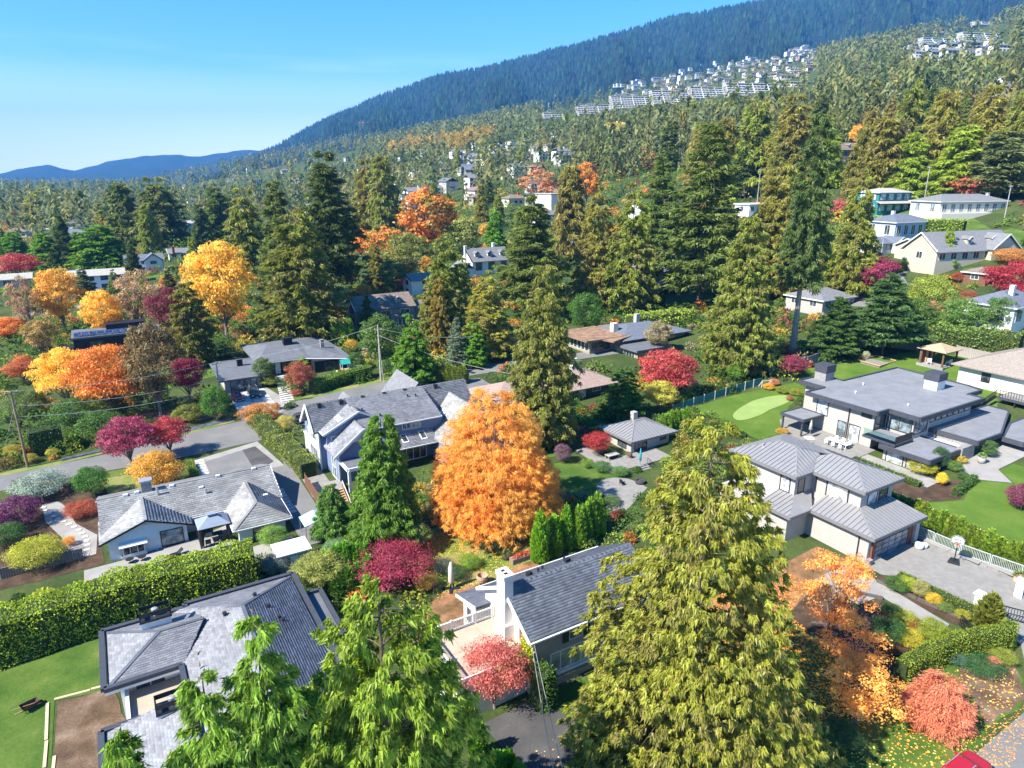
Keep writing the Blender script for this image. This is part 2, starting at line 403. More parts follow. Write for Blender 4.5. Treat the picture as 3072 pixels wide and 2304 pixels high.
def sdf_green():
    # a peanut-shaped putting green
    pts = []
    for i in range(56):
        a = 2 * pi * i / 56; r = 1 + .34 * cos(2 * a - .15) - .10 * cos(4 * a)
        pts.append((91.2 + 6.0 * r * cos(a) * 1.0 + 0.2 * sin(a), 71.4 + 2.5 * r ** .3 * sin(a) - .9 * cos(a) ** 2 + .6 * cos(a)))
    return pts
PUTT = ground_mat('putting_green_turf', [(.19, .27, .08), (.21, .29, .09), (.24, .32, .10)], .6, .05)
drape('putting_green', sdf_green(), PUTT, .09, edge=1.2, space='uv')
drape('back_lawn', [(101, 67.8), (112, 78.5), (133, 70), (137, 57), (124, 50.5), (116, 47), (116, 64), (101.5, 65)], GRASSVIVID, .04, space='uv')
drape('front_lawn', [(79.6, 22), (101, 22), (101, 37.6), (97.8, 37.8), (95.4, 35), (92.6, 38.4), (86.4, 36.4), (79.6, 40)], GRASSVIVID, .05, space='uv')
drape('flower_bed', [(79.6, 40.2), (86.4, 36.8), (92.2, 38.6), (88.6, 41), (85.8, 41), (85.8, 51), (79.6, 51)], MULCH, .03, space='uv')
drape('concrete_walk', [(92.6, 38.6), (95.4, 35.2), (97.8, 38), (110, 37.5), (110, 44), (98, 44), (95.5, 41.4), (93.5, 40.6)], CONCRETE, .07, space='uv')
drape('patio', [(84.6, 50.6), (90.9, 50.6), (90.9, 62.4), (97, 67), (89, 65.6), (84.4, 61)], PAVER, .07, space='uv')
drape('house_side_path', [(86, 40.6), (88.8, 40.6), (88.8, 50.5), (86, 50.5)], CONCRETE, .06, space='uv')
drape('lawn', [(2, 138), (18.6, 144), (17, 154), (4, 152)], GRASSVIVID, .04, space='uv')
drape('verge', [(26, 120.6), (31, 121.4), (46, 122.6), (58, 121), (58, 119.4), (44, 120.6), (30, 119.6)], GRASSDRY, .05, space='uv')
drape('verge', wavy([(24.5, 119.2), (27.6, 119.8), (28.6, 123.8), (25.4, 121)], .2, 4, 3), GRASS, .055, space='uv')
drape('verge', [(-6, 106), (7, 104.4), (7, 102.6), (-6, 103.6)], GRASS, .035, space='uv')
drape('verge', [(-20, 113.6), (8, 115.2), (15.5, 116.4), (15.5, 115.3), (8, 114.2), (-11, 112.4), (-20, 112.6)], GRASSDRY, .05, space='uv')
drape('slate_bed', [(-9, 114.6), (15, 117.8), (15.5, 116.2), (8, 115.0), (-9, 113.3)], SLATE, .06, space='uv')
drape('leaf_bed', wavy([(3, 118), (14, 119), (15, 128), (3, 128)], .6, 4, 12), LEAFLITTER, .04, space='uv')
# rancher's yard
drape('yard_soil', wavy([(-16, 80), (-4.6, 80), (-4.6, 93.4), (3, 94), (6.6, 102), (-8, 104), (-18, 101)], .3, 4, 13), MULCH, .03, space='uv')
drape('lawn', wavy([(-3, 96.4), (2.4, 95.4), (2.8, 98.4), (-1, 103.2), (-4.6, 103.6)], .25, 4, 14), GRASSDRY, .05, space='uv')
drape('front_drive', [(7.6, 93.8), (7.6, 102.8), (16.9, 104.8), (18.4, 93.8)], CONCRETE, .05, space='uv')
drape('front_drive_panel', [(8.9, 93.8), (8.9, 101.4), (14.2, 102.6), (14.4, 93.8)], ASPHALT, .075, space='uv')
drape('front_drive_panel', [(14.45, 93.8), (14.25, 102.6), (16.2, 103.0), (17.4, 96)], ASPHALTDARK, .08, space='uv')
drape('side_drive', [(15.2, 71), (19, 71), (19.2, 104.6), (18.4, 93.8), (15.2, 93.8)], ASPHALT, .06, space='uv')
drape('terrace', [(-6.4, 76.4), (8.6, 74.9), (8.6, 81), (4.2, 79.5), (-3.5, 79.3), (-6.4, 79.4)], CONCRETE, .06, space='uv')
drape('terrace', [(9.4, 70.6), (14.6, 70.6), (14.6, 74.2), (9.4, 74.2)], CONCRETE, .07, space='uv')
drape('path', [(-7.4, 82.4), (-5.2, 82.4), (-5, 87), (-7.2, 91.5), (-8.5, 97.6), (-9.2, 99.4), (-11, 99.4), (-10.4, 94), (-8.4, 88)], CONCRETE, .06, space='uv')
drape('soil_patch', wavy([(-8.5, 59), (-4.3, 58), (-3.2, 50), (-3.4, 40), (-8.2, 40)], .15, 5, 15), SOIL, .05, space='uv')
drape('house_side_walk', [(19.2, 82), (22.4, 82), (22.4, 100), (20.4, 100), (19.4, 88)], PAVER, .05, space='uv')
drape('black_house_drive', [(16.6, 115.4), (22.6, 114.6), (25.6, 119.6), (23.6, 131), (16.9, 131)], CONCRETE, .06, space='uv')
drape('fire_pit_circle', [(53.8 + 2.9 * cos(i * pi / 14), 62.6 + 2.7 * sin(i * pi / 14)) for i in range(28)], PAVER, .06, space='uv')
drape('garden_path', wavy([(50, 57), (57, 60.4), (57, 62), (49, 59.5)], .15, 3, 16), PAVER, .05, space='uv')
drape('cottage_patio', [(55.5, 66.2), (66, 65.5), (66, 69.4), (58, 69.6), (58, 75), (55.8, 75)], PAVER, .07, space='uv')
drape('garden_walk', [(57.6, 36.2), (63.6, 36.2), (63, 33.8), (62.2, 25.2), (60.6, 25), (60.8, 31), (57.8, 31.4)], CONCRETE, .06, space='uv')
drape('garden_bed', [(50.5, 34), (57.4, 35.6), (57.4, 31), (60.4, 30.8), (60.2, 24.4), (51.4, 24.4)], MULCH, .04, space='uv')
drape('garden_bed', [(62.5, 33), (64, 33), (66, 31.6), (66, 24.6), (62.6, 24.8)], MULCH, .05, space='uv')
drape('side_yard', wavy([(45, 40), (63.5, 40), (63.5, 35.4), (50.5, 34.2), (46, 33)], .3, 4, 17), LEAFLITTER, .03, space='uv')
drape('pool_terrace', [(112, 150), (124, 146), (128, 156), (114, 160)], CONCRETE, .06, space='uv')
drape('hedge_yard', [(118, 133), (140, 126), (140, 136), (124, 142)], GRASS, .05, space='uv')
drape('upper_lawn', [(196, 88), (216, 86), (222, 96), (196, 104)], GRASS, .05, space='uv')
drape('upper_lawn', [(140, 62), (165, 60), (165, 78), (140, 76)], GRASSVIVID, .05, space='uv')
drape('upper_lawn', [(205, 86), (240, 120), (232, 146), (205, 130)], GRASS, .05, space='uv')
drape('village_lawn', [(14, 276), (40, 284), (38, 292), (14, 288)], GRASSVIVID, .06, space='uv')
drape('village_lawn', [(-55, 258), (-38, 262), (-38, 270), (-55, 268)], GRASSVIVID, .06, space='uv')
# ---------------------------------------------------------------- plant shapes
def unit(a): return a / np.maximum(np.linalg.norm(a, axis=-1, keepdims=True), 1e-9)
def kites(P, D, L, w, rng, sag=.15, W=None):
    """leaf-shaped quads: base P, direction D, length L, width w"""
    n = len(P); D = unit(D)
    if W is None: W = unit(np.cross(D, unit(rng.normal(size=(n, 3)))))
    L = np.broadcast_to(L, n)[:, None]; w = np.broadcast_to(w, n)[:, None]
    up = np.array([0, 0, 1.0])
    m = P + D * L * .45
    V = np.stack([P, m + W * w / 2, P + D * L - up * L * sag, m - W * w / 2], 1).reshape(-1, 3)
    F = np.arange(4 * n).reshape(-1, 4)
    return V, F
def spikes(P, D, L, w, rng, sag=.15):
    """needle sprays: slim triangles with base P, direction D"""
    n = len(P); D = unit(D); W = unit(np.cross(D, unit(rng.normal(size=(n, 3)))))
    L = np.broadcast_to(L, n)[:, None]; w = np.broadcast_to(w, n)[:, None]
    V = np.stack([P - W * w / 2, P + W * w / 2, P + D * L - np.array([0, 0, 1.0]) * L * sag], 1).reshape(-1, 3)
    return V, np.arange(3 * n).reshape(-1, 3)
def cat(parts):
    V = []; F = []; o = 0; var = []; tint = []
    for p in parts:
        V.append(p[0]); F.append(p[1] + o); o += len(p[0]); var.append(p[2]); tint.append(p[3] if len(p) > 3 else None)
    return np.concatenate(V), np.concatenate(F), np.concatenate(var), (np.concatenate(tint) if tint[0] is not None else None)
def conifer(seed, H, R, nb, nt, nk, kl, kw, droop=.45, up=.15, base=.06, power=.85, ragged=.35, hang=.8, lat=.5, inner=.6, lean=0, tuft=None, rnd=.55):
    """crown of a cedar or fir: limbs that sweep out and down, each carrying hanging sprays"""
    g = np.random.default_rng(seed)
    t = 1 - np.sqrt(g.random(nb) * .995 + .005) * .995      # more limbs low down
    t = np.sort(t)
    h = H * (base + (1 - base) * t)
    prof = R * ((1 - t) ** power) * (.72 + .28 * np.minimum(1, t / .12)) + R * .03
    az = np.arange(nb) * 2.399963 + g.normal(size=nb) * .5
    # uneven outline: a few lobes
    lob = 1 + .13 * np.sin(az * 2 + g.random() * 6 + 5 * t) + .10 * np.sin(az * 3 + 11 * t + g.random() * 6)
    Lb = prof * (1 - ragged * g.random(nb) ** 1.4) * lob
    out = np.stack([np.cos(az), np.sin(az), np.zeros(nb)], 1); side = np.stack([-np.sin(az), np.cos(az), np.zeros(nb)], 1)
    s = 1 - inner * g.random((nb, nt)) ** 1.3
    la = (g.random((nb, nt)) - .5) * lat * (1.15 - s * .6)
    zz = h[:, None] + Lb[:, None] * (.28 * s - droop * s ** 2 + up * s ** 3) + g.normal(size=(nb, nt)) * .02 * R
    P = out[:, None] * (Lb[:, None] * s)[..., None] + side[:, None] * (Lb[:, None] * la)[..., None]
    P[..., 2] += zz
    P[..., 0] += lean * (h / H)[:, None] * H
    P = P.reshape(-1, 3)
    O = np.repeat(out, nt, 0)
    tv = np.repeat(g.random(len(P)), nk)
    ts = tuft or kl * .55
    Pk = np.repeat(P, nk, 0) + g.normal(size=(len(P) * nk, 3)) * ts * np.array([.5, .5, .35])
    Ok = np.repeat(O, nk, 0)
    D = Ok * .7 + g.normal(size=Pk.shape) * rnd
    D[:, 2] -= hang * (.4 + g.random(len(Pk)) * .9)
    scale = (.75 + .5 * g.random(len(Pk)))
    V, F = spikes(Pk, D, kl * scale, kw * scale, g, .2)
    var = np.clip(tv * .6 + g.random(len(Pk)) * .4, 0, 1)
    return V, F, var
def broadleaf(seed, H, R, ncl, nl, ls, cb=.35, cr=.32, flat=.75, zpow=1.0, top=1.0, shell=.45, dome=1.0):
    """crown of a broadleaf tree: clumps of leaves spread through a rounded volume"""
    g = np.random.default_rng(seed)
    d = unit(g.normal(size=(ncl, 3))); r = shell + (1 - shell) * g.random(ncl) ** .5
    C = d * r[:, None]
    ch = H * (1 - cb) / 2; cz = H * cb + ch
    C[:, 2] = np.sign(C[:, 2]) * np.abs(C[:, 2]) ** zpow
    wide = 1 - .25 * np.maximum(C[:, 2], 0) * dome - .15 * np.maximum(-C[:, 2], 0)
    rad = cr * R * (.65 + .7 * g.random(ncl))
    C = np.stack([C[:, 0] * (R - rad * .6) * wide, C[:, 1] * (R - rad * .6) * wide, cz + C[:, 2] * (ch - rad * .5)], 1)
    q = unit(g.normal(size=(ncl, nl, 3)))
    q[..., 2] = np.where(q[..., 2] < -.3, -q[..., 2], q[..., 2])
    rr = rad[:, None] * (.55 + .5 * g.random((ncl, nl)))
    P = C[:, None] + q * rr[..., None] * np.array([1, 1, flat])
    P = P.reshape(-1, 3); qn = q.reshape(-1, 3)
    D = np.cross(qn, unit(g.normal(size=P.shape))) + g.normal(size=P.shape) * .35; D[:, 2] -= .35
    sc = .7 + .6 * g.random(len(P))
    W = unit(np.cross(unit(D), qn + g.normal(size=P.shape) * .3))
    V, F = kites(P, D, ls * sc, ls * .62 * sc, g, .1, W)
    var = np.clip(np.repeat(g.random(ncl), nl) * .65 + g.random(len(P)) * .35, 0, 1)
    return V, F, var, C
def feather(seed, H, R, nb, nt, nk, kl, kw):
    """the broad fiery cone: ascending limbs with fine plumes that point outwards"""
    g = np.random.default_rng(seed)
    t = 1 - np.sqrt(g.random(nb)); t = np.clip(t, 0, .985)
    prof = R * np.clip(1.02 - t, 0, 1) ** .38 * (.80 + .20 * np.minimum(1, t / .10))
    prof = np.where(t < .1, prof * (.86 + 1.4 * t), prof)
    az = np.arange(nb) * 2.399963 + g.normal(size=nb) * .4
    lob = 1 + .09 * np.sin(az * 3 + 8 * t) + .06 * np.sin(az * 5 + 15 * t + 2)
    Lb = prof * lob * (1 - .22 * g.random(nb) ** 2)
    h = H * (.07 + .93 * t)
    out = np.stack([np.cos(az), np.sin(az), np.zeros(nb)], 1); side = np.stack([-np.sin(az), np.cos(az), np.zeros(nb)], 1)
    s = 1 - .5 * g.random((nb, nt)) ** 1.5
    la = (g.random((nb, nt)) - .5) * .5
    P = out[:, None] * (Lb[:, None] * s)[..., None] + side[:, None] * (Lb[:, None] * la * .8)[..., None]
    P[..., 2] += h[:, None] + Lb[:, None] * (.30 * s - .42 * s ** 2) + g.normal(size=(nb, nt)) * .12
    P = P.reshape(-1, 3); O = np.repeat(out, nt, 0); n = len(P)
    Pk = np.repeat(P, nk, 0) + g.normal(size=(n * nk, 3)) * .14
    D = np.repeat(O, nk, 0) * .8 + g.normal(size=(n * nk, 3)) * .55; D[:, 2] += .05 - .55 * g.random(n * nk)
    sc = .7 + .6 * g.random(n * nk)
    V, F = spikes(Pk, D, kl * sc, kw * sc, g, .25)
    var = np.clip(np.repeat(g.random(n), nk) * .5 + g.random(n * nk) * .5, 0, 1)
    return V, F, var
def trunk_mesh(name, H, r0, r1=.03, seg=8, bend=.0, seed=0, limbs=None, flare=1.25):
    g = random.Random(seed); b = MB(); n = 7
    pts = []; rad = []
    bx, by = g.uniform(-bend, bend), g.uniform(-bend, bend)
    for i in range(n):
        t = i / (n - 1); pts.append((bx * sin(t * 3) * H * .1, by * sin(t * 2.3) * H * .1, H * t - (.4 if i == 0 else 0))); rad.append((r0 * (1 - t) + r1 * t) * (flare if i == 0 else 1))
    b.tube(pts, rad, seg)
    for (a, c, r) in (limbs or []):
        a, c = Vector(a), Vector(c); mid = (a + c) / 2 + Vector((g.uniform(-.1, .1), g.uniform(-.1, .1), .12)) * (c - a).length
        b.tube([a, mid, c], [r, r * .65, r * .25], 5, cap=False)
    return b.mesh(name)
BARK = M('bark', (.13, .095, .07), .95, .3, 3, .6, stretch=(3, 3, .5))
BARKPALE = M('bark_pale', (.30, .26, .22), .95, .25, 3, .5, stretch=(3, 3, .5))
BARKGREY = M('bark_grey', (.20, .18, .16), .95, .25, 3, .5, stretch=(3, 3, .5))
LEAF = foliage('leaves', trans=.46)
LEAFHEDGE = foliage('hedge_leaves', trans=.45, lo=.65, hi=1.4, gloss=.02)
CEDARLEAF = foliage('cedar_sprays', alt=(.32, .10, .04), thr=.955, trans=.46, lo=.5, hi=1.6, pcol=(.27, .22, .085), patch=.55, pscale=.45)
CEDARGREEN = foliage('green_cedar_sprays', alt=(.30, .10, .03), thr=.975, trans=.46, lo=.55, hi=1.5)
FIRLEAF = foliage('fir_needles', trans=.44, lo=.5, hi=1.5)
TWOTONE = foliage('maple_turning_leaves', trans=.35, pcol=(.15, .19, .035), patch=.8, pscale=.3)
FIRE = foliage('fiery_leaves', alt=(.36, .27, .14), thr=.95, trans=.42, lo=.55, hi=1.4, pcol=(.74, .45, .11), patch=.8, pscale=.2, gloss=0)
STUFFLEAF = foliage('wild_leaves', trans=.45, by_tint=True, lo=.72, hi=1.22, gloss=0)

PROTO = {}
def proto(key, fn, mat):
    if key not in PROTO:
        r = fn(); me = np_mesh(key + '_crown', r[0], r[1], r[2]); me.materials.append(mat)
        bb = r[0]
        w = 2 * np.percentile(np.hypot(bb[:, 0], bb[:, 1]), 96)
        PROTO[key] = (me, float(bb[:, 2].max()), float(w), r[3] if len(r) > 3 else None)
    return PROTO[key]
TRUNKS = {}
def proto_trunk(key, H, r0, mat, C=None, cb=.35, seed=0, bend=.2):
    if key not in TRUNKS:
        limbs = None
        if C is not None:
            idx = np.linspace(0, len(C) - 1, min(len(C), 16)).astype(int)
            limbs = [((0, 0, H * (cb * .6 + .25 * cb * (i % 4) / 4)), tuple(C[j]), r0 * .45) for i, j in enumerate(idx)]
        me = trunk_mesh(key, H, r0, seed=seed, bend=bend, limbs=limbs); me.materials.append(mat); TRUNKS[key] = me
    return TRUNKS[key]
LOD = {  # detail by distance: limbs, tufts, sprays, length, width (for a 24 m tree)
    'cedar': [(240, 7, 30, .42, .15), (210, 7, 26, .55, .20), (160, 6, 18, .85, .32), (95, 4, 14, 1.4, .55)],
    'fir': [(230, 7, 24, .42, .13), (200, 7, 20, .56, .19), (150, 6, 16, .85, .3), (90, 4, 13, 1.35, .5)],
    'leaf': [(120, 100, .30), (115, 90, .36), (90, 50, .55), (48, 26, .95)],
}
def lod_of(d): return 0 if d < 95 else 1 if d < 250 else 2 if d < 480 else 3
def conifer_proto(kind, lod, vari):
    nb, nt, nk, kl, kw = LOD['cedar' if kind in ('cedar', 'greencedar') else 'fir'][lod]
    sd = 100 * lod + vari * 7 + {'cedar': 1, 'fir': 2, 'greencedar': 3, 'column': 4}[kind] * 1000
    if kind in ('cedar', 'greencedar'):
        return proto('%s_%d_%d' % (kind, lod, vari), lambda: conifer(sd, 24, 5.6, nb, nt, nk, kl, kw, droop=.5 + .15 * (vari % 2), up=.12, base=.05, power=.62 + .13 * vari, ragged=.35), CEDARLEAF if kind == 'cedar' else CEDARGREEN)
    return proto('%s_%d_%d' % (kind, lod, vari), lambda: conifer(sd, 26, 4.6, nb, nt, nk, kl, kw, droop=.42, up=.25, base=.10 + .06 * (vari % 3), power=.8, ragged=.5, hang=.35, lat=.75, inner=.72), FIRLEAF)
def leaf_proto(kind, lod, vari):
    ncl, nl, ls = LOD['leaf'][lod]
    sd = 100 * lod + vari * 7 + {'tree': 1, 'turning': 2, 'maple': 3, 'round': 4, 'sparse': 5}[kind] * 1000
    p = {'tree': dict(cb=.2, cr=.25), 'turning': dict(cb=.2, cr=.25), 'maple': dict(cb=.2, cr=.27, flat=.42, shell=.3, zpow=.9), 'round': dict(cb=.06, cr=.30, shell=.6), 'sparse': dict(cb=.15, cr=.22, shell=.2)}[kind]
    k = {'sparse': .45}.get(kind, 1)
    H, R = {'maple': (8, 5.2), 'round': (8, 4.6)}.get(kind, (14, 5.4))
    return proto('%s_%d_%d' % (kind, lod, vari), lambda: broadleaf(sd, H, R, int(ncl * k), int(nl), ls * (.72 if kind in ('maple', 'round') else 1), **p), TWOTONE if kind == 'turning' else LEAF)
TREES = []
def hue(col, r, a=.12):
    if max(col) > .2: g_ = sum(col) / 3; col = tuple((c * .93 + g_ * .07) * .82 for c in col)     # autumn leaves
    k = 1 + r.uniform(-a, a); return tuple(max(0, c * k * (1 + r.uniform(-a * .4, a * .4))) for c in col) + (1,)
NAMES = {'cedar': 'cedar_tree', 'greencedar': 'cedar_tree', 'fir': 'fir_tree', 'tree': 'broadleaf_tree', 'turning': 'maple_tree', 'maple': 'maple_tree', 'round': 'round_shrub', 'sparse': 'bare_tree', 'column': 'columnar_cedar'}
def plant(kind, base, h, w, col, label, group=None, bare=0.0, lod=None, vari=None, seed=None, name=None, lean=0):
    """one tree: an Empty at its foot with a trunk and a crown"""
    r = random.Random(seed if seed is not None else int(base[0] * 131 + base[1] * 17) & 0xffff)
    d = hypot(base[0], base[1]); lod = lod_of(d) if lod is None else lod
    v = r.randrange(2 if lod < 2 else 3) if vari is None else vari
    pr = conifer_proto(kind, lod, v) if kind in ('cedar', 'greencedar', 'fir') else leaf_proto(kind, lod, v)
    me, ph, pw, C = pr
    o = empty(name or NAMES[kind], base, r.uniform(0, 6.28), label, {'round': 'shrub'}.get(kind, 'tree'), group)
    o.rotation_euler[0] = r.uniform(-.025, .025) + lean; o.rotation_euler[1] = r.uniform(-.025, .025)
    if kind in ('cedar', 'greencedar', 'fir'): w *= 1.16; col = (col[0] * 1.2, col[1] * 1.12, col[2] * .7)
    hc = h * (1 - bare); s = (w / pw, w / pw, hc / ph)
    if kind in ('cedar', 'greencedar', 'fir'):
        tm = proto_trunk('conifer_trunk_%d' % (v if lod < 2 else 9), 10, .24 if bare == 0 else .2, BARKPALE if bare else BARK, seed=v)
        t = link('trunk', tm, o); t.scale = (h / 24, h / 24, h * .9 / 10)
    else:
        tm = proto_trunk('%s_trunk_%d_%d' % (kind, v, min(lod, 2)), ph * .72, ph * .016 + .05, BARKGREY, C, .3, v)
        t = link('trunk', tm, o); t.scale = s
    c = link('crown', me, o); c.scale = s; c.location.z = h * bare; c.color = hue(col, r)
    TREES.append(o)
    return o
def T(kind, x, yb, yt, w, col, label=None, group=None, bare=0.0, d=None, **k):
    """a tree from the picture: foot at (x, yb), top at row yt, w wide (picture units); d overrides the distance"""
    b = at(x, yb) if d is None else atd(x, d)
    h = topz(b[0], b[1], yt) - b[2]
    zc = pix(b[0], b[1], b[2] + h * .4)[2]
    ww = w * K / FP * zc
    if h < .6: h = ww * .8
    return plant(kind, b, h, ww, col, label, group, bare, **k)
# leaf colours (linear)
CG, CD, CO, CY_ = (.095, .12, .030), (.06, .085, .026), (.12, .12, .035), (.17, .18, .03)
FD, FG, FB = (.046, .070, .027), (.062, .088, .029), (.075, .10, .07)
BR, BG = (.10, .20, .02), (.06, .13, .018)
YE, OR, GO, RD, CR, PU, RU, TN, PK = (.52, .33, .03), (.48, .17, .025), (.42, .24, .03), (.29, .03, .03), (.30, .045, .045), (.13, .022, .045), (.26, .085, .04), (.30, .20, .10), (.42, .12, .09)
# ---------------------------------------------------------------- the far country
FOREST = ground_mat('forest_floor', [(.006, .013, .007), (.011, .021, .010), (.018, .028, .013)], .02, .9)
HILLMAT = ground_mat('far_hill_forest', [(.010, .022, .010), (.016, .03, .014), (.022, .036, .016)], .004, .5)
def interp(pts, x):
    xs, ys = zip(*pts); return np.interp(x, xs, ys)
def ridge(name, sky, d0, d1, dist, foot, mat, nr, seed, rough=1.0, zfoot=-5):
    """a range whose crest is seen along the given skyline; dist(px) is how far off the crest stands"""
    g = np.random.default_rng(seed)
    xs = np.linspace(d0, d1, 240); ys = interp(sky, xs)
    # small irregularities of the crest
    wob = sum(g.normal() * np.sin(xs * f + g.random() * 6) for f in (.05, .09, .16, .3)) * .5 * rough
    n = len(xs); rows = []
    for k in range(nr + 12):
        s = k / (nr - 1) if k < nr else None
        row = []
        for i in range(n):
            r = ray(xs[i], ys[i] + wob[i]); D = dist(xs[i])
            top = CAMH + r[2] / r[1] * D
            if s is not None:
                y = foot + (D - foot) * s
                sp = .5 * np.sin(xs[i] * .021 + 3 * s + seed) + .3 * np.sin(xs[i] * .05 - 5 * s) + .2 * np.sin(xs[i] * .11 + 9 * s)
                e = s ** .92
                z = zfoot + (top - zfoot) * (e + .15 * sp * np.sin(pi * min(1, s * 1.0)) * (1 - s * .3))
            else:
                b = (k - nr + 1) / 12; y = D * (1 + .45 * b); z = top * (1 - b) ** 1.2 + zfoot * b
            row.append((r[0] / r[1] * y, y, z))
        rows.append(row)
    V = np.array(rows); R_ = V.shape[0]
    i = np.arange(R_ - 1)[:, None] * n + np.arange(n - 1)[None, :]
    F = np.stack([i, i + 1, i + n + 1, i + n], -1).reshape(-1, 4)
    me = np_mesh(name, V.reshape(-1, 3), F, smooth=True); me.materials.append(mat)
    tag(link(name, me), kind='structure')
    return V
SKYM = [(430, 400), (520, 352), (590, 325), (650, 290), (720, 256), (800, 222), (900, 184), (960, 166), (1010, 158), (1060, 150), (1150, 124), (1240, 104), (1330, 80), (1440, 46), (1585, 21), (1670, 3), (1800, -24), (1950, -50), (2300, -120), (2700, -160)]
SKYH = [(-900, 400), (-500, 372), (-250, 385), (-60, 378), (0, 375), (60, 361), (100, 356), (160, 369), (230, 350), (300, 338), (360, 334), (430, 338), (480, 330), (530, 324), (600, 325), (700, 330), (900, 345)]
MV = ridge('mountain', SKYM, 420, 2700, lambda p: 5000 - .78 * max(0, p - 500), 1900, FOREST, 40, 3)
ridge('far_hills', SKYH, -900, 900, lambda p: 7600, 5600, HILLMAT, 14, 9, .8)

def cones(P, H, R, rng, k=4, jag=.0):
    """simple spired trees as pyramids of k sides, for woods far away"""
    n = len(P); a = rng.random((n, 1)) * 6.28 + np.arange(k)[None] * 2 * pi / k
    B = np.stack([P[:, None, 0] + np.cos(a) * R[:, None], P[:, None, 1] + np.sin(a) * R[:, None], np.repeat(P[:, 2:3] + H[:, None] * .08, k, 1)], -1)
    A = P.copy(); A[:, 2] += H
    V = np.concatenate([B, A[:, None]], 1).reshape(-1, 3)
    j = np.arange(k); f = np.stack([j, (j + 1) % k, np.full(k, k)], 1)
    F = (np.arange(n)[:, None, None] * (k + 1) + f[None]).reshape(-1, 3)
    return V, F
def mountain_wood():
    g = np.random.default_rng(11)
    R_, n, _ = MV.shape; nr = 40; N = 24000
    a = g.random(N) ** .8 * (nr - 1.001); b = g.random(N) * (n - 1.001)
    a[:2600] = nr - 1 - g.random(2600) * .6                                # the crest line itself
    i, j = a.astype(int), b.astype(int); fa, fb = (a - i)[:, None], (b - j)[:, None]
    P = (MV[i, j] * (1 - fa) * (1 - fb) + MV[i + 1, j] * fa * (1 - fb) + MV[i, j + 1] * (1 - fa) * fb + MV[i + 1, j + 1] * fa * fb)
    H = 18 + 22 * g.random(N); R = H * (.20 + .14 * g.random(N))
    P[:, 2] -= 3
    V, F = cones(P, H, R, g, 4)
    t = np.array([(.014, .027, .012)]) * (.45 + 1.2 * g.random((N, 1))) * (1 + .15 * g.normal(size=(N, 3)))
    tint = np.repeat(np.clip(t, .002, 1), 4, 0)
    me = np_mesh('mountain_forest', V, F, np.repeat(g.random(N), 4), tint); me.materials.append(STUFFLEAF)
    tag(link('mountain_forest', me), 'dense dark conifer forest covering the blue mountain', 'forest', kind='stuff')
mountain_wood()

# woods on the built-up slope and along the shore, too far to tell apart
TOWN = [[(1165, 236), (1380, 165), (1560, 120), (1760, 92), (1765, 185), (1600, 214), (1420, 235), (1240, 262), (1165, 262)],
        [(1945, 100), (2000, 80), (2150, 45), (2185, 60), (2190, 125), (2060, 135), (1950, 122)], [(2070, 190), (2212, 170), (2212, 215), (2080, 210)],
        [(770, 262), (850, 258), (850, 285), (770, 290)], [(1560, 225), (1780, 195), (1790, 225), (1570, 250)]]
def inpoly(x, y, P):
    c = False; j = len(P) - 1
    for i in range(len(P)):
        if (P[i][1] > y) != (P[j][1] > y) and x < (P[j][0] - P[i][0]) * (y - P[i][1]) / (P[j][1] - P[i][1]) + P[i][0]: c = not c
        j = i
    return c
def far_tree_cloud(P, H, R, kind, g, nk, kl):
    """a crown made of nk sprays for each far tree; kind 0 spire, 1 round"""
    n = len(P); t = g.random((n, nk)) ** 1.25
    az = g.random((n, nk)) * 6.28
    kd = kind[:, None]
    prof = np.where(kd == 0, (1 - t) ** .8 + .03, np.sqrt(np.clip(1 - (2 * t - .9) ** 2, .05, 1)))
    z = np.where(kd == 0, .06 + .92 * t, .15 + .8 * t)
    rr = R[:, None] * prof * (.55 + .5 * g.random((n, nk)))
    C = np.stack([P[:, 0:1] + np.cos(az) * rr * .75, P[:, 1:2] + np.sin(az) * rr * .75, P[:, 2:3] + H[:, None] * z], -1).reshape(-1, 3)
    D = np.stack([np.cos(az), np.sin(az), np.where(kd == 0, -.9, .1) + .4 * g.normal(size=(n, nk))], -1).reshape(-1, 3) + g.normal(size=(n * nk, 3)) * .3
    L_ = np.repeat(H, nk) * kl * (.7 + .6 * g.random(n * nk))
    V, F = spikes(C, D, L_, L_ * .5, g, .1)
    return V, F
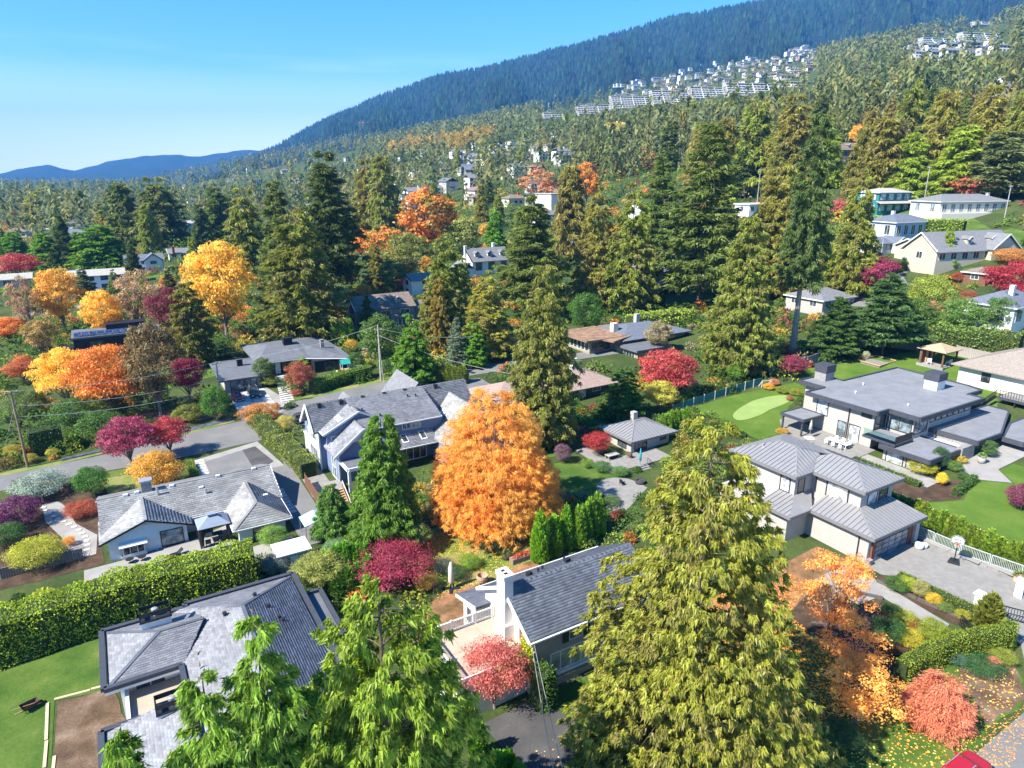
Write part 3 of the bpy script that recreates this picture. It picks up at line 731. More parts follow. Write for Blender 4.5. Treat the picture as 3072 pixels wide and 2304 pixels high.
def woods():
    g = np.random.default_rng(21); rr = random.Random(5); parts = []
    def region(N, dmin, dmax, amin, amax, nk, kl, cond, dec):
        P = []; tries = 0
        while len(P) < N and tries < N * 12:
            tries += 1
            d = sqrt(rr.uniform(dmin ** 2, dmax ** 2)); a = radians(rr.uniform(amin, amax))
            x, y = d * sin(a), d * cos(a); px, py, _ = pix(x, y, terr(x, y))
            if not cond(x, y, px, py): continue
            P.append((x, y, terr(x, y)))
        P = np.array(P); n = len(P)
        u = g.random(n)
        kind = (u < dec).astype(int)
        H = np.where(kind == 0, 16 + 15 * g.random(n), 8 + 7 * g.random(n)); R = np.where(kind == 0, H * (.15 + .07 * g.random(n)), H * (.4 + .12 * g.random(n)))
        V, F = far_tree_cloud(P, H, R, kind, g, nk, kl)
        pal = np.array([(.11, .12, .042), (.085, .10, .036), (.145, .14, .05), (.05, .07, .03), (.10, .115, .055)])
        pd = np.array([(.30, .22, .04), (.36, .17, .03), (.20, .19, .05), (.10, .13, .03), (.14, .15, .04), (.24, .06, .04)])
        t = np.where(kind[:, None] == 0, pal[g.integers(0, len(pal), n)], pd[g.integers(0, len(pd), n)]) * (.75 + .5 * g.random((n, 1)))
        parts.append((V, F, g.random(len(F)), np.repeat(t, nk, 0)))
    def hill(x, y, px, py):
        if y < 300 or px < 300: return False
        p2 = pix(x, y, terr(x, y) + 20)
        for q in TOWN:
            if inpoly(px, py, q) or inpoly(p2[0], p2[1], q): return rr.random() < .06
        if px < 1250 and 318 < py < 480: return rr.random() < .16
        return True
    def shore(x, y, px, py): return px < 1000 and not (px > 640 and py < 300)
    region(1500, 430, 750, -8, 44, 60, .125, hill, .22)
    region(5000, 750, 1900, -12, 44, 24, .18, hill, .10)
    region(620, 430, 900, -44, -6, 54, .125, shore, .34)
    region(2000, 900, 3200, -46, -2, 18, .2, shore, .2)
    V, F, var, tint = cat(parts)
    me = np_mesh('distant_woods', V, F, var, tint); me.materials.append(STUFFLEAF)
    tag(link('distant_woods', me), 'mixed woods of small far trees covering the slope and the shore', 'woods', kind='stuff')
woods()
def golden_row():
    g = np.random.default_rng(33); parts = []
    P = []
    for k in range(110):
        px = g.uniform(840, 1075); py = 334 - (px - 840) * .12 + g.uniform(-8, 8); P.append(at(px, py))
    P = np.array(P); n = len(P); H = 18 + 9 * g.random(n)
    V, F = far_tree_cloud(P, H, H * .24, np.ones(n, int), g, 60, .12)
    t = np.array([(.30, .20, .045)]) * (.7 + .6 * g.random((n, 1))) * np.array([[1, .95, .9]])
    me = np_mesh('golden_grove', V, F, g.random(len(F)), np.repeat(t, 60, 0)); me.materials.append(STUFFLEAF)
    tag(link('golden_grove', me), 'grove of pale golden autumn trees below the cranes', 'woods', kind='stuff')
golden_row()

# the air between here and the mountain
def haze():
    m = bpy.data.materials.new('air'); m.use_nodes = True; nt = m.node_tree; nt.nodes.clear()
    o = nt.nodes.new('ShaderNodeOutputMaterial'); v = nt.nodes.new('ShaderNodeVolumePrincipled')
    v.inputs['Color'].default_value = (.09, .34, .86, 1); v.inputs['Density'].default_value = 1.0e-4; v.inputs['Anisotropy'].default_value = 0.0
    nt.links.new(v.outputs[0], o.inputs['Volume'])
    b = MB().box(-14000, 14000, -900, 11300, -60, 1010)
    h = b.build('haze', m); tag(h, kind='stuff')
    h.display_type = 'WIRE'
haze()
# ---------------------------------------------------------------- houses
def var_mat(name, col, rough=.85, lo=.7, hi=1.3, spec=.25, scale=.5, mott=.2):
    """a surface of separate pieces: each piece its own shade, plus weathering"""
    if name in MATS: return MATS[name]
    m = bpy.data.materials.new(name); m.use_nodes = True; MATS[name] = m
    nt = m.node_tree; N = nt.nodes; Lk = nt.links.new; b = N['Principled BSDF']
    b.inputs['Roughness'].default_value = rough; b.inputs['Specular IOR Level'].default_value = spec
    a = N.new('ShaderNodeAttribute'); a.attribute_name = 'var'
    mr = N.new('ShaderNodeMapRange'); mr.inputs['To Min'].default_value = lo; mr.inputs['To Max'].default_value = hi; Lk(a.outputs['Fac'], mr.inputs['Value'])
    tc = N.new('ShaderNodeTexCoord'); nz = N.new('ShaderNodeTexNoise'); nz.inputs['Scale'].default_value = scale; nz.inputs['Detail'].default_value = 6; Lk(tc.outputs['Object'], nz.inputs[0])
    m2 = N.new('ShaderNodeMapRange'); m2.inputs['From Min'].default_value = .3; m2.inputs['From Max'].default_value = .7; m2.inputs['To Min'].default_value = 1 - mott; m2.inputs['To Max'].default_value = 1 + mott; Lk(nz.outputs[0], m2.inputs['Value'])
    mu = N.new('ShaderNodeMath'); mu.operation = 'MULTIPLY'; Lk(mr.outputs[0], mu.inputs[0]); Lk(m2.outputs[0], mu.inputs[1])
    v = N.new('ShaderNodeVectorMath'); v.operation = 'SCALE'; v.inputs[0].default_value = col; Lk(mu.outputs[0], v.inputs['Scale']); Lk(v.outputs[0], b.inputs['Base Color'])
    return m
WHITE = M('white_paint', (.66, .66, .65), .6, .04, 1.2); CREAM = M('cream_stucco', (.60, .56, .48), .85, .05, 1.5, .1); STUCCO = M('grey_stucco', (.37, .35, .33), .9, .05, 1.2, .12)
CHAR = M('charcoal_metal', (.055, .06, .075), .5, .12, 2); CHARROOF = M('membrane_roof', (.19, .198, .22), .85, .12, .6, .1); DARKTRIM = M('dark_trim', (.02, .022, .026), .5, .1, 2)
BLUEGREY = M('blue_grey_shingle_wall', (.16, .21, .32), .85, .12, 5, .3, stretch=(1, 1, 6)); PALEBLUE = M('pale_wall', (.60, .63, .68), .85, .05, 1.5, .08)
TAN = M('tan_siding', (.33, .28, .22), .85, .06, 2); BROWNW = M('brown_wall', (.22, .21, .20), .9, .1, 2, .2); TEAL = M('teal_siding', (.03, .17, .19), .75, .08, 2); OLDWALL = M('weathered_wall', (.30, .26, .19), .9, .15, 2, .2)
BLACKW = M('black_siding', (.012, .014, .022), .6, .15, 2); GREYW = M('grey_wall', (.36, .35, .33), .85, .08, 1.5, .1); BLUEW = M('light_blue_siding', (.36, .44, .55), .8, .06, 2)
BRICK = M('red_brick', (.30, .06, .045), .85, .2, 6, .3); STONE = M('stone_wall', (.27, .26, .25), .9, .25, 3, .5, stretch=(1, 1, 4)); CEDARWOOD = M('cedar_wood', (.20, .07, .03), .6, .25, 3, .2, stretch=(4, 4, .6))
WOODGREY = M('weathered_board', (.20, .17, .145), .9, .25, 2, .3, stretch=(5, 5, .5)); WOODBROWN = M('brown_board', (.16, .085, .05), .85, .25, 2, .3, stretch=(5, 5, .5)); WOODNEW = M('new_timber', (.48, .30, .17), .8, .15, 3, .2)
GLASSD = glass_mat('dark_window', (.045, .055, .065)); GLASSB = glass_mat('blind_window', (.42, .46, .47), .15); GLASSS = glass_mat('sky_window', (.16, .20, .22)); GLASSC = clear_glass('clear_glass')
DECKM = M('deck_membrane', (.40, .32, .25), .85, .1, .8, .05)
RGREY = M('grey_shingle_roof', (.17, .175, .19), .9, .15, 1.5, .3); RBROWN = M('brown_shingle_roof', (.19, .15, .125), .9, .18, 1.5, .3); RBLUE = M('slate_roof', (.12, .14, .18), .9, .15, 1.5, .3); RPALE = M('pale_shake_roof', (.36, .34, .31), .9, .15, 2, .3); RBLACK = M('black_roof', (.12, .13, .15), .85, .15, .8, .15)
RSEAM = M('zinc_roof', (.31, .305, .31), .45, .06, .8, 0, .35); RMOSS = M('mossy_flat_roof', (.20, .15, .115), .95, .3, .8, .4, col2=(.27, .16, .10)); RTILE = M('tile_roof', (.26, .225, .195), .9, .18, 3, .4)
class House:
    def __init__(s, name, label, cat_, o, yaw=None, group=None, xy=False):
        s.o = o; s.yaw = YAW if yaw is None else yaw
        p = (o[0], o[1]) if xy else UV(o[0], o[1])
        s.root = empty(name, (p[0], p[1], o[2]), s.yaw, label, cat_, group); s.xy = xy
        if xy: s.o = (0, 0, 0)
    def L(s, p): return (p[0] - s.o[0], p[1] - s.o[1], p[2] - s.o[2])
    def box(s, name, mat, u0, u1, v0, v1, z0, z1, parent=None, bevel=0):
        a, b = s.L((u0, v0, z0)), s.L((u1, v1, z1))
        return MB().box(a[0], b[0], a[1], b[1], a[2], b[2]).build(name, mat, parent or s.root, bevel=bevel)
    def boxes(s, name, mat, L_, parent=None):
        m = MB()
        for (u0, u1, v0, v1, z0, z1) in L_:
            a, b = s.L((u0, v0, z0)), s.L((u1, v1, z1)); m.box(a[0], b[0], a[1], b[1], a[2], b[2])
        return m.build(name, mat, parent or s.root)
    def prism(s, name, mat, pts, z0, z1, parent=None):
        return MB().prism([s.L((p[0], p[1], 0))[:2] for p in pts], z0 - s.o[2], z1 - s.o[2]).build(name, mat, parent or s.root)
    def gablewall(s, name, mat, face, c, t, a0, a1, z0, ze, zp, ap=None, parent=None):
        """a wall with a gable top; face 'u' plane at u=c (thickness t inwards) or 'v'"""
        ap = (a0 + a1) / 2 if ap is None else ap
        prof = [(a0, z0), (a1, z0), (a1, ze), (ap, zp), (a0, ze)]
        m = MB(); n = len(prof); pts = []
        for off in (c, c + t):
            for (a, z) in prof: pts.append(s.L((off, a, z)) if face == 'u' else s.L((a, off, z)))
        m.v = pts; m.f = [tuple(range(n)), tuple(reversed(range(n, 2 * n)))] + [(i, i + n, (i + 1) % n + n, (i + 1) % n) for i in range(n)]
        o = m.build(name, mat, parent or s.root)
        bm = bmesh.new(); bm.from_mesh(o.data); bmesh.ops.recalc_face_normals(bm, faces=bm.faces[:]); bm.to_mesh(o.data); bm.free()
        return o
    def roof(s, mat, planes, t=.18, name='roof', parent=None, sh=None):
        m = MB()
        for pl in planes: m.slab([s.L(p) for p in pl], t)
        o = m.build(name, mat, parent or s.root)
        bm = bmesh.new(); bm.from_mesh(o.data); bmesh.ops.recalc_face_normals(bm, faces=bm.faces[:]); bm.to_mesh(o.data); bm.free()
        if sh:
            V, F, var = shingles([[s.L(p) for p in pl] for pl in planes], *sh[:2], seed=len(planes))
            me = np_mesh('shingles', V, F, var); me.materials.append(sh[2]); tag(link('shingles', me, o), kind='stuff')
        return o
    def line(s, name, mat, pts, w, h=None, parent=None):
        m = MB()
        for a, b in zip(pts[:-1], pts[1:]): m.bar(s.L(a), s.L(b), w, h)
        return m.build(name, mat, parent or s.root)
    def window(s, face, c, a0, a1, z0, z1, nx=1, ny=1, fm=None, gm=None, fw=.09, name='window', proud=.05, parent=None):
        """framed window on a wall: face f (looks -v), b (+v), l (-u), r (+u); c is the wall plane"""
        fm = fm or WHITE; gm = gm or GLASSD
        sg = -1 if face in 'fl' else 1
        def bx(m, p0, p1, q0, q1, d0, d1):
            lo, hi = sorted((c + sg * d0, c + sg * d1))
            a, b = (s.L((p0, lo, q0)), s.L((p1, hi, q1))) if face in 'fb' else (s.L((lo, p0, q0)), s.L((hi, p1, q1)))
            m.box(a[0], b[0], a[1], b[1], a[2], b[2])
        m = MB()
        bx(m, a0, a0 + fw, z0, z1, -.02, proud); bx(m, a1 - fw, a1, z0, z1, -.02, proud)
        bx(m, a0 + fw, a1 - fw, z0, z0 + fw, -.02, proud); bx(m, a0 + fw, a1 - fw, z1 - fw, z1, -.02, proud)
        for i in range(1, nx):
            x = a0 + (a1 - a0) * i / nx; bx(m, x - fw * .35, x + fw * .35, z0 + fw, z1 - fw, -.02, proud * .8)
        for i in range(1, ny):
            z = z0 + (z1 - z0) * i / ny; bx(m, a0 + fw, a1 - fw, z - fw * .3, z + fw * .3, -.02, proud * .75)
        w = m.build(name, fm, parent or s.root)
        g = MB(); bx(g, a0 + fw * .6, a1 - fw * .6, z0 + fw * .6, z1 - fw * .6, -.02, .018); g.build('pane', gm, w)
        return w
def shingles(planes, w, e, seed=0):
    """courses of overlapping shingles on flat roof planes"""
    g = np.random.default_rng(seed); VV = []; FF = []; var = []; o = 0
    for pl in planes:
        P = np.array(pl, float); n = np.cross(P[1] - P[0], P[2] - P[0]); n /= np.linalg.norm(n)
        if n[2] < 0: n = -n
        e1 = np.cross([0, 0, 1], n); e1 /= max(np.linalg.norm(e1), 1e-6); e2 = np.cross(n, e1)
        q = np.stack([(P - P[0]) @ e1, (P - P[0]) @ e2], 1); lo, hi = q.min(0), q.max(0)
        nr = int((hi[1] - lo[1]) / e) + 1
        poly = [tuple(x) for x in q]
        for r in range(nr):
            y0 = lo[1] + r * e; off = (r % 2) * w / 2 + g.uniform(-.04, .04) * w
            for cidx in range(int((hi[0] - lo[0]) / w) + 2):
                x0 = lo[0] + cidx * w - off; xc, yc = x0 + w / 2, y0 + e / 2
                if not inpoly(xc, yc, poly): continue
                x1 = x0 + w * .955; y1 = y0 + e
                # trim to the plane's edges
                ok = [inpoly(px, py, poly) for px, py in ((x0, y0), (x1, y0), (x1, y1), (x0, y1))]
                if sum(ok) < 3: x0, x1 = xc - w * .25, xc + w * .25
                if sum(ok) < 2: continue
                lf = .022 + g.random() * .016
                c4 = [(x0, y0, lf), (x1, y0, lf), (x1, y1, .006), (x0, y1, .006), (x0, y0, .001), (x1, y0, .001)]
                VV += [P[0] + e1 * a + e2 * b + n * c for a, b, c in c4]
                FF += [(o, o + 1, o + 2, o + 3), (o + 4, o + 5, o + 1, o)]; o += 6; vv = g.random(); var += [vv, vv * .3]
    return np.array(VV), np.array(FF), np.array(var)
def hip_planes(u0, u1, v0, v1, ze, zr, axis='u', inset=None):
    if axis == 'u':
        k = (v1 - v0) / 2 if inset is None else inset; vm = (v0 + v1) / 2; a, b = (u0 + k, vm, zr), (u1 - k, vm, zr)
        return [[(u0, v0, ze), (u1, v0, ze), b, a], [(u1, v0, ze), (u1, v1, ze), b], [(u1, v1, ze), (u0, v1, ze), a, b], [(u0, v1, ze), (u0, v0, ze), a]]
    k = (u1 - u0) / 2 if inset is None else inset; um = (u0 + u1) / 2; a, b = (um, v0 + k, zr), (um, v1 - k, zr)
    return [[(u0, v0, ze), (u1, v0, ze), a], [(u1, v0, ze), (u1, v1, ze), b, a], [(u1, v1, ze), (u0, v1, ze), b], [(u0, v1, ze), (u0, v0, ze), a, b]]
def gable_planes(u0, u1, v0, v1, ze, zr, axis='u', pos=None):
    if axis == 'u':
        vm = (v0 + v1) / 2 if pos is None else pos
        return [[(u0, v0, ze), (u1, v0, ze), (u1, vm, zr), (u0, vm, zr)], [(u1, v1, ze), (u0, v1, ze), (u0, vm, zr), (u1, vm, zr)]]
    um = (u0 + u1) / 2 if pos is None else pos
    return [[(u1, v0, ze), (u1, v1, ze), (um, v1, zr), (um, v0, zr)], [(u0, v1, ze), (u0, v0, ze), (um, v0, zr), (um, v1, zr)]]
def caps(h, mat, segs, w=.28, parent=None):
    m = MB()
    for a, b in segs: m.bar(h.L(a), h.L(b), w, .09)
    return m.build('ridge_cap', mat, parent or h.root)
def vent(h, mat, u, v, z, r=.14, hh=.3, name='roof_vent'):
    p = h.L((u, v, z)); return MB().lathe([(r, -.2), (r, hh * .6), (r * 1.5, hh * .6), (r * 1.3, hh)], 8, p).build(name, mat, h.root)

SHG = var_mat('grey_shingles', (.19, .195, .215), .9, .78, 1.2); SHD = var_mat('dark_shingles', (.115, .13, .16), .9, .75, 1.25); SHP = var_mat('old_grey_shakes', (.25, .25, .25), .92, .8, 1.18, scale=.35, mott=.3); SHB = var_mat('brown_shingles', (.17, .13, .11), .9, .7, 1.3)

# --- grey hipped house at the lower left
A = House('house', 'white house with wide grey hipped roof and black-capped chimneys behind the foreground cedars', 'house', (4, 54, -1.5))
ze, WA = 2.6, WHITE
A.box('wall', WA, -3.6, 1.4, 53.4, 59.6, -2, 2.42); A.box('wall', WA, 1.25, 10.8, 41.0, 60.0, -2, 2.4); A.box('wall', WA, -3.2, 1.3, 41.2, 48.0, -2, 1.9)
pl = [[(-4.3, 52.6, ze), (1.0, 52.6, ze), (3.1, 56.3, 3.75), (-.3, 56.3, 3.75)], [(-4.3, 60.2, ze), (-4.3, 52.6, ze), (-.3, 56.3, 3.75)], [(2.2, 60.2, ze), (-4.3, 60.2, ze), (-.3, 56.3, 3.75), (3.1, 56.3, 3.75)],
      [(1.0, 60.8, ze), (1.0, 40.5, ze), (6.2, 40.5, 4.3), (6.2, 55.6, 4.3)], [(11.4, 40.5, ze), (11.4, 60.8, ze), (6.2, 55.6, 4.3), (6.2, 40.5, 4.3)], [(11.4, 60.8, ze), (1.0, 60.8, ze), (6.2, 55.6, 4.3)],
      [(-4.7, 48.3, 2.05), (-4.7, 40.5, 2.05), (1.0, 40.5, 3.2), (1.0, 48.3, 3.2)]]
A.roof(RGREY, pl, .14, sh=(.42, .22, SHG))
caps(A, SHD, [((-4.3, 52.6, ze), (-.3, 56.3, 3.75)), ((-4.3, 60.2, ze), (-.3, 56.3, 3.75)), ((-.3, 56.3, 3.76), (3.1, 56.3, 3.76)), ((6.2, 40.6, 4.31), (6.2, 55.6, 4.31)), ((6.2, 55.6, 4.3), (11.4, 60.8, ze)), ((6.2, 55.6, 4.3), (1.6, 60.2, ze))], .3)
G_ = [((-4.55, 52.4, ze + .05), (-4.55, 60.45, ze + .05)), ((-4.55, 60.45, ze + .05), (2.0, 60.45, ze + .05)), ((2.0, 60.45, ze + .05), (2.0, 61.05, ze + .05)), ((2.0, 61.05, ze + .05), (11.7, 61.05, ze + .05)), ((11.7, 61.05, ze + .05), (11.7, 40.5, ze + .05)), ((-4.55, 52.4, ze + .05), (.9, 52.4, ze + .05)), ((.8, 52.3, ze + .05), (.8, 48.4, ze + .05)), ((-4.9, 48.5, 2.1), (.8, 48.5, 2.1)), ((-4.9, 48.5, 2.1), (-4.9, 40.5, 2.1))]
m = MB()
for a, b in G_: m.bar(A.L(a), A.L(b), .42, .34)
m.build('gutter', CHAR, A.root)
m = MB()
for a, b in G_[5:8]: m.bar(A.L((a[0], a[1], a[2] - .3)), A.L((b[0], b[1], b[2] - .3)), .3, .3)
m.build('fascia', WHITE, A.root)
for (u, v, zb, zt, w) in ((-1.55, 58.1, 2.4, 5.0, 2.3), (-1.3, 47.4, 1.5, 4.0, 2.1)):
    A.box('chimney', WHITE, u, u + w, v - .55, v + .55, zb, zt - .9)
    c = A.boxes('chimney_cap', DARKTRIM, [(u - .08, u + w + .08, v - .66, v + .66, zt - .90, zt - .76)] + [(x, x + .1, y, y + .1, zt - .76, zt) for x in (u - .05, u + w - .05) for y in (v - .62, v + .52)] + [(u - .05, u + w + .05, v - .62, v - .56, zt - .38, zt), (u - .05, u + w + .05, v + .56, v + .62, zt - .38, zt), (u - .05, u + .01, v - .56, v + .56, zt - .38, zt), (u + w - .01, u + w + .05, v - .56, v + .56, zt - .38, zt)])
    MB().lathe([(.16, 0), (.16, .5), (.26, .5), (.26, .7), (.1, .75)], 10, A.L((u + w * .5, v, zt - .8))).build('flue', M('galvanised', (.5, .5, .5), .4, .1, 3, 0, .6), A.root)
for (u, v, z) in ((7.5, 57.3, 3.75), (8.2, 55.2, 3.6), (8.7, 53.4, 3.4), (8.9, 52.9, 3.35), (4.7, 55.6, 3.85)): vent(A, DARKTRIM, u, v, z, .13, .34)
A.prism('terrace', DECKM, [(-3.0, 48.6), (.7, 48.6), (.7, 53.3), (-3.0, 53.3)], 0.9, 1.12)
A.window('f', 53.4, -2.6, -.4, -.6, 1.7, 2, 1, WHITE, GLASSD)
A.window('l', -3.6, 54.6, 58, -.8, 1.5, 3, 1, WHITE, GLASSS)
A.boxes('parapet', WHITE, [(-3.1, .9, 48.35, 48.6, .9, 2.0), (-3.3, -3.05, 48.35, 53.3, -1.6, 1.6)])
# right annexe of the roof
A.roof(RBLACK, [[(9.6, 50.2, 2.2), (13.2, 50.2, 2.0), (13.2, 57.6, 2.0), (9.6, 57.6, 2.2)]], .2, name='annexe_roof')
A.box('wall', WHITE, 10.9, 12.8, 50.6, 57.2, -2, 1.78)
m = MB(); [m.bar(A.L(a), A.L(b), .34, .3) for a, b in (((11.8, 57.8, 2.15), (13.4, 57.8, 2.15)), ((13.4, 57.8, 2.15), (13.4, 50.2, 2.15)))]; m.build('gutter', CHAR, A.root)

# --- white house with the deck
B = House('house', 'white house with slate-grey gable roof, tall white chimney and raised deck', 'house', (28, 42, -.8))
B.gablewall('gable_wall', M('bright_cream_wall', (.72, .69, .61), .8, .04, 1.5, .08), 'u', 25.0, .25, 38.75, 46.2, -1.5, 4.72, 7.1, 42.4)
B.box('wall', CREAM, 25.25, 37.6, 45.9, 46.2, -1.5, 4.9); B.box('core_wall', CREAM, 25.25, 37.6, 38.95, 45.9, -1.5, 4.6)
sid = B.root
for i in range(27):
    z = -1.0 + i * .21; a, b = B.L((25.02, 38.72 - .02, z)), B.L((37.6, 38.95, z + .205))
    m = MB().poly([(a[0], a[1] - .03, a[2]), (b[0], a[1] - .03, a[2]), (b[0], a[1] + .02, b[2]), (a[0], a[1] + .02, b[2])]).poly([(a[0], a[1] - .03, a[2]), (a[0], b[1], a[2]), (b[0], b[1], a[2]), (b[0], a[1] - .03, a[2])])
    m.build('siding_board', TAN, sid)
B.roof(RBLUE, gable_planes(24.55, 38.2, 38.15, 46.9, 4.75, 7.45, 'u', 42.4), .16, sh=(.5, .24, SHD))
B.line('rake_trim', WHITE, [(24.5, 38.1, 4.66), (24.5, 42.4, 7.36), (24.5, 46.95, 4.66)], .12, .28)
B.line('gutter', WHITE, [(24.5, 38.0, 4.66), (38.2, 38.0, 4.66)], .16, .14); B.line('gutter', WHITE, [(24.5, 47.0, 4.66), (38.2, 47.0, 4.66)], .16, .14)
ch = B.boxes('chimney', WHITE, [(24.05, 25.0, 41.2, 42.9, 2.6, 4.4), (24.2, 25.02, 41.45, 42.7, 4.4, 8.6), (24.1, 25.12, 41.35, 42.8, 8.6, 8.95)])
B.boxes('chimney_flue', DARKTRIM, [(24.4, 24.68, 41.7, 41.95, 8.9, 9.0), (24.4, 24.68, 42.2, 42.45, 8.9, 9.0)])
B.roof(RBLUE, [[(23.5, 45.2, 4.1), (23.5, 49.0, 3.2), (33, 49.0, 3.2), (33, 45.2, 4.1)]], .15, name='lower_roof', sh=(.5, .24, SHD))
B.line('rake_trim', WHITE, [(23.45, 49.05, 3.1), (23.45, 45.2, 4.0)], .1, .26)
B.box('wall', CREAM, 24.0, 33, 46.2, 48.6, -1.5, 3.05)
B.window('l', 24.0, 46.9, 47.9, .9, 2.6, 1, 1, WHITE, GLASSD)
B.window('l', 25.0, 39.6, 40.5, 3.05, 5.0, 1, 1, WHITE, glass_mat('door_glass', (.18, .10, .07)), .12, 'glass_door')
w = B.window('f', 38.7, 26.9, 33.2, .35, 2.35, 6, 1, WHITE, glass_mat('curtain_window', (.20, .22, .27), .2), .13)
w = B.window('f', 38.7, 28.75, 30.2, 2.95, 4.5, 2, 2, WHITE, GLASSD)
B.box('shutter', M('dark_green_shutter', (.012, .03, .022), .6), 28.1, 28.7, 38.58, 38.66, 2.95, 4.5); B.box('shutter', MATS['dark_green_shutter'], 30.25, 30.85, 38.58, 38.66, 2.95, 4.5)
B.box('sill_band', WHITE, 25.9, 37, 38.5, 38.66, .1, .3)
B.box('basement_band', TAN, 25.05, 37.6, 38.45, 38.8, -1.5, -.15)
MB().tube([B.L((25.12, 38.5, 4.6)), B.L((25.12, 38.55, 2.0)), B.L((25.12, 38.55, -1.0))], .06, 6).build('downpipe', WHITE, B.root)
for (u, v) in ((28.8, 43.5), (29.7, 44.2), (32.5, 44.8), (27.6, 43.0)): vent(B, DARKTRIM, u, v, 7.45 - (v - 42.4) * .6, .08, .4, 'vent_pipe')
for (u, v) in ((27.4, 43.0), (31.5, 43.1)): B.box('roof_vent', DARKTRIM, u, u + .5, v, v + .35, 7.0, 7.34)
MB().tube([B.L((26.0, 43.9, 6.3)), B.L((26.1, 43.9, 7.5))], .03, 5).build('antenna', DARKTRIM, B.root)
# deck over the garage
D_ = House('roof_deck', 'raised tan deck with white railing beside the white house', 'deck', (21, 42, -.9))
D_.box('wall', CREAM, 18.7, 24.9, 39.2, 44.5, -1.6, 2.78); D_.prism('deck_floor', DECKM, [(18.5, 39.0), (24.98, 39.0), (24.98, 44.7), (18.5, 44.7)], 2.78, 3.0)
D_.line('deck_seam', M('deck_seam', (.36, .29, .22), .9), [(20.6, 39.05, 3.01), (20.6, 44.6, 3.01)], .05, .03); D_.line('deck_seam', MATS['deck_seam'], [(22.9, 39.05, 3.01), (22.9, 44.6, 3.01)], .05, .03); D_.line('deck_seam', MATS['deck_seam'], [(18.6, 42, 3.01), (24.9, 42, 3.01)], .04, .03)
D_.line('edge_trim', WHITE, [(18.45, 44.75, 2.95), (24.9, 44.75, 2.95)], .12, .3); D_.line('edge_trim', WHITE, [(18.45, 44.7, 2.95), (18.45, 39, 2.95), (24.9, 38.95, 2.95)], .12, .3)
for (a, b) in (((18.55, 44.6), (24.75, 44.6)), ((18.55, 39.1), (18.55, 44.6))):
    D_.line('hand_rail', WHITE, [(a[0], a[1], 4.02), (b[0], b[1], 4.02)], .14, .09); D_.line('bottom_rail', WHITE, [(a[0], a[1], 3.14), (b[0], b[1], 3.14)], .09, .07)
    n = int(hypot(b[0] - a[0], b[1] - a[1]) / .16)
    for i in range(1, n):
        t = i / n; u, v = a[0] + (b[0] - a[0]) * t, a[1] + (b[1] - a[1]) * t
        if i % 14 == 0 : D_.box('rail_post', WHITE, u - .08, u + .08, v - .08, v + .08, 3.0, 4.16)
        else: D_.box('baluster', WHITE, u - .028, u + .028, v - .028, v + .028, 3.17, 3.98)
D_.box('rail_post', WHITE, 24.66, 24.86, 44.5, 44.7, 3.0, 4.16); D_.box('rail_post', WHITE, 18.47, 18.67, 44.5, 44.7, 3.0, 4.16)

# --- the rancher
C_ = House('house', 'long low rancher with weathered grey shake roof and white gabled end', 'house', (5, 84, -1))
C_.box('wall', PALEBLUE, -3.8, 14.6, 81.7, 92.4, -1.6, 1.3); C_.box('wall', PALEBLUE, 9.1, 14.3, 75.9, 81.8, -1.6, 1.3)
C_.gablewall('gable_wall', PALEBLUE, 'v', 79.75, .25, -3.8, 4.1, -1.7, 1.32, 2.95, .15); C_.box('wall', PALEBLUE, -3.8, 4.1, 80.0, 81.8, -1.7, 1.3)
sh = (.62, .34, SHP)
zr = 3.55; zs = (zr - 1.45) / 5.9
C_.roof(RGREY, [[(-4.4, 81.1, 1.45), (15.2, 81.1, 1.45), (15.2, 87.0, zr), (-4.4, 87.0, zr)], [(15.2, 93.0, 1.45), (-4.4, 93.0, 1.45), (-4.4, 87.0, zr), (15.2, 87.0, zr)]], .16, sh=sh)
C_.roof(RGREY, [[(-4.6, 85.6, 1.42), (-4.6, 79.35, 1.42), (.15, 79.35, 3.2), (.15, 86.1, 3.2)], [(4.85, 79.35, 1.42), (4.85, 81.2, 1.42), (.15, 86.1, 3.2), (.15, 79.35, 3.2)]], .16, name='wing_roof', sh=sh)
C_.roof(RGREY, [[(8.5, 75.2, 1.42), (14.95, 75.2, 1.42), (11.7, 78.2, 2.9)], [(14.95, 75.2, 1.42), (14.95, 81.2, 1.42), (11.7, 85.3, 2.9), (11.7, 78.2, 2.9)], [(8.5, 81.2, 1.42), (8.5, 75.2, 1.42), (11.7, 78.2, 2.9), (11.7, 85.3, 2.9)]], .16, name='wing_roof', sh=sh)
caps(C_, SHP, [((8.5, 75.2, 1.42), (11.7, 78.2, 2.9)), ((14.95, 75.2, 1.42), (11.7, 78.2, 2.9)), ((11.7, 78.2, 2.91), (11.7, 84.8, 2.91)), ((.15, 79.4, 3.21), (.15, 86, 3.21)), ((-4.4, 87, 3.56), (15.2, 87, 3.56))], .3)
C_.line('rake_trim', DARKTRIM, [(-4.65, 79.28, 1.35), (.15, 79.28, 3.13), (4.9, 79.28, 1.35)], .08, .2); C_.line('gutter', WHITE, [(4.9, 81.0, 1.36), (8.5, 81.0, 1.36)], .12, .14); C_.line('gutter', WHITE, [(8.45, 75.1, 1.33), (15.0, 75.1, 1.33), (15.05, 81, 1.33)], .12, .14); C_.line('gutter', WHITE, [(8.42, 75.1, 1.33), (8.42, 81, 1.33)], .12, .14); C_.line('gutter', WHITE, [(15.25, 81.1, 1.36), (15.25, 86.9, 3.46)], .1, .16)
C_.window('f', 79.75, 1.3, 3.7, -.75, 1.25, 1, 1, DARKTRIM, GLASSS, .1)
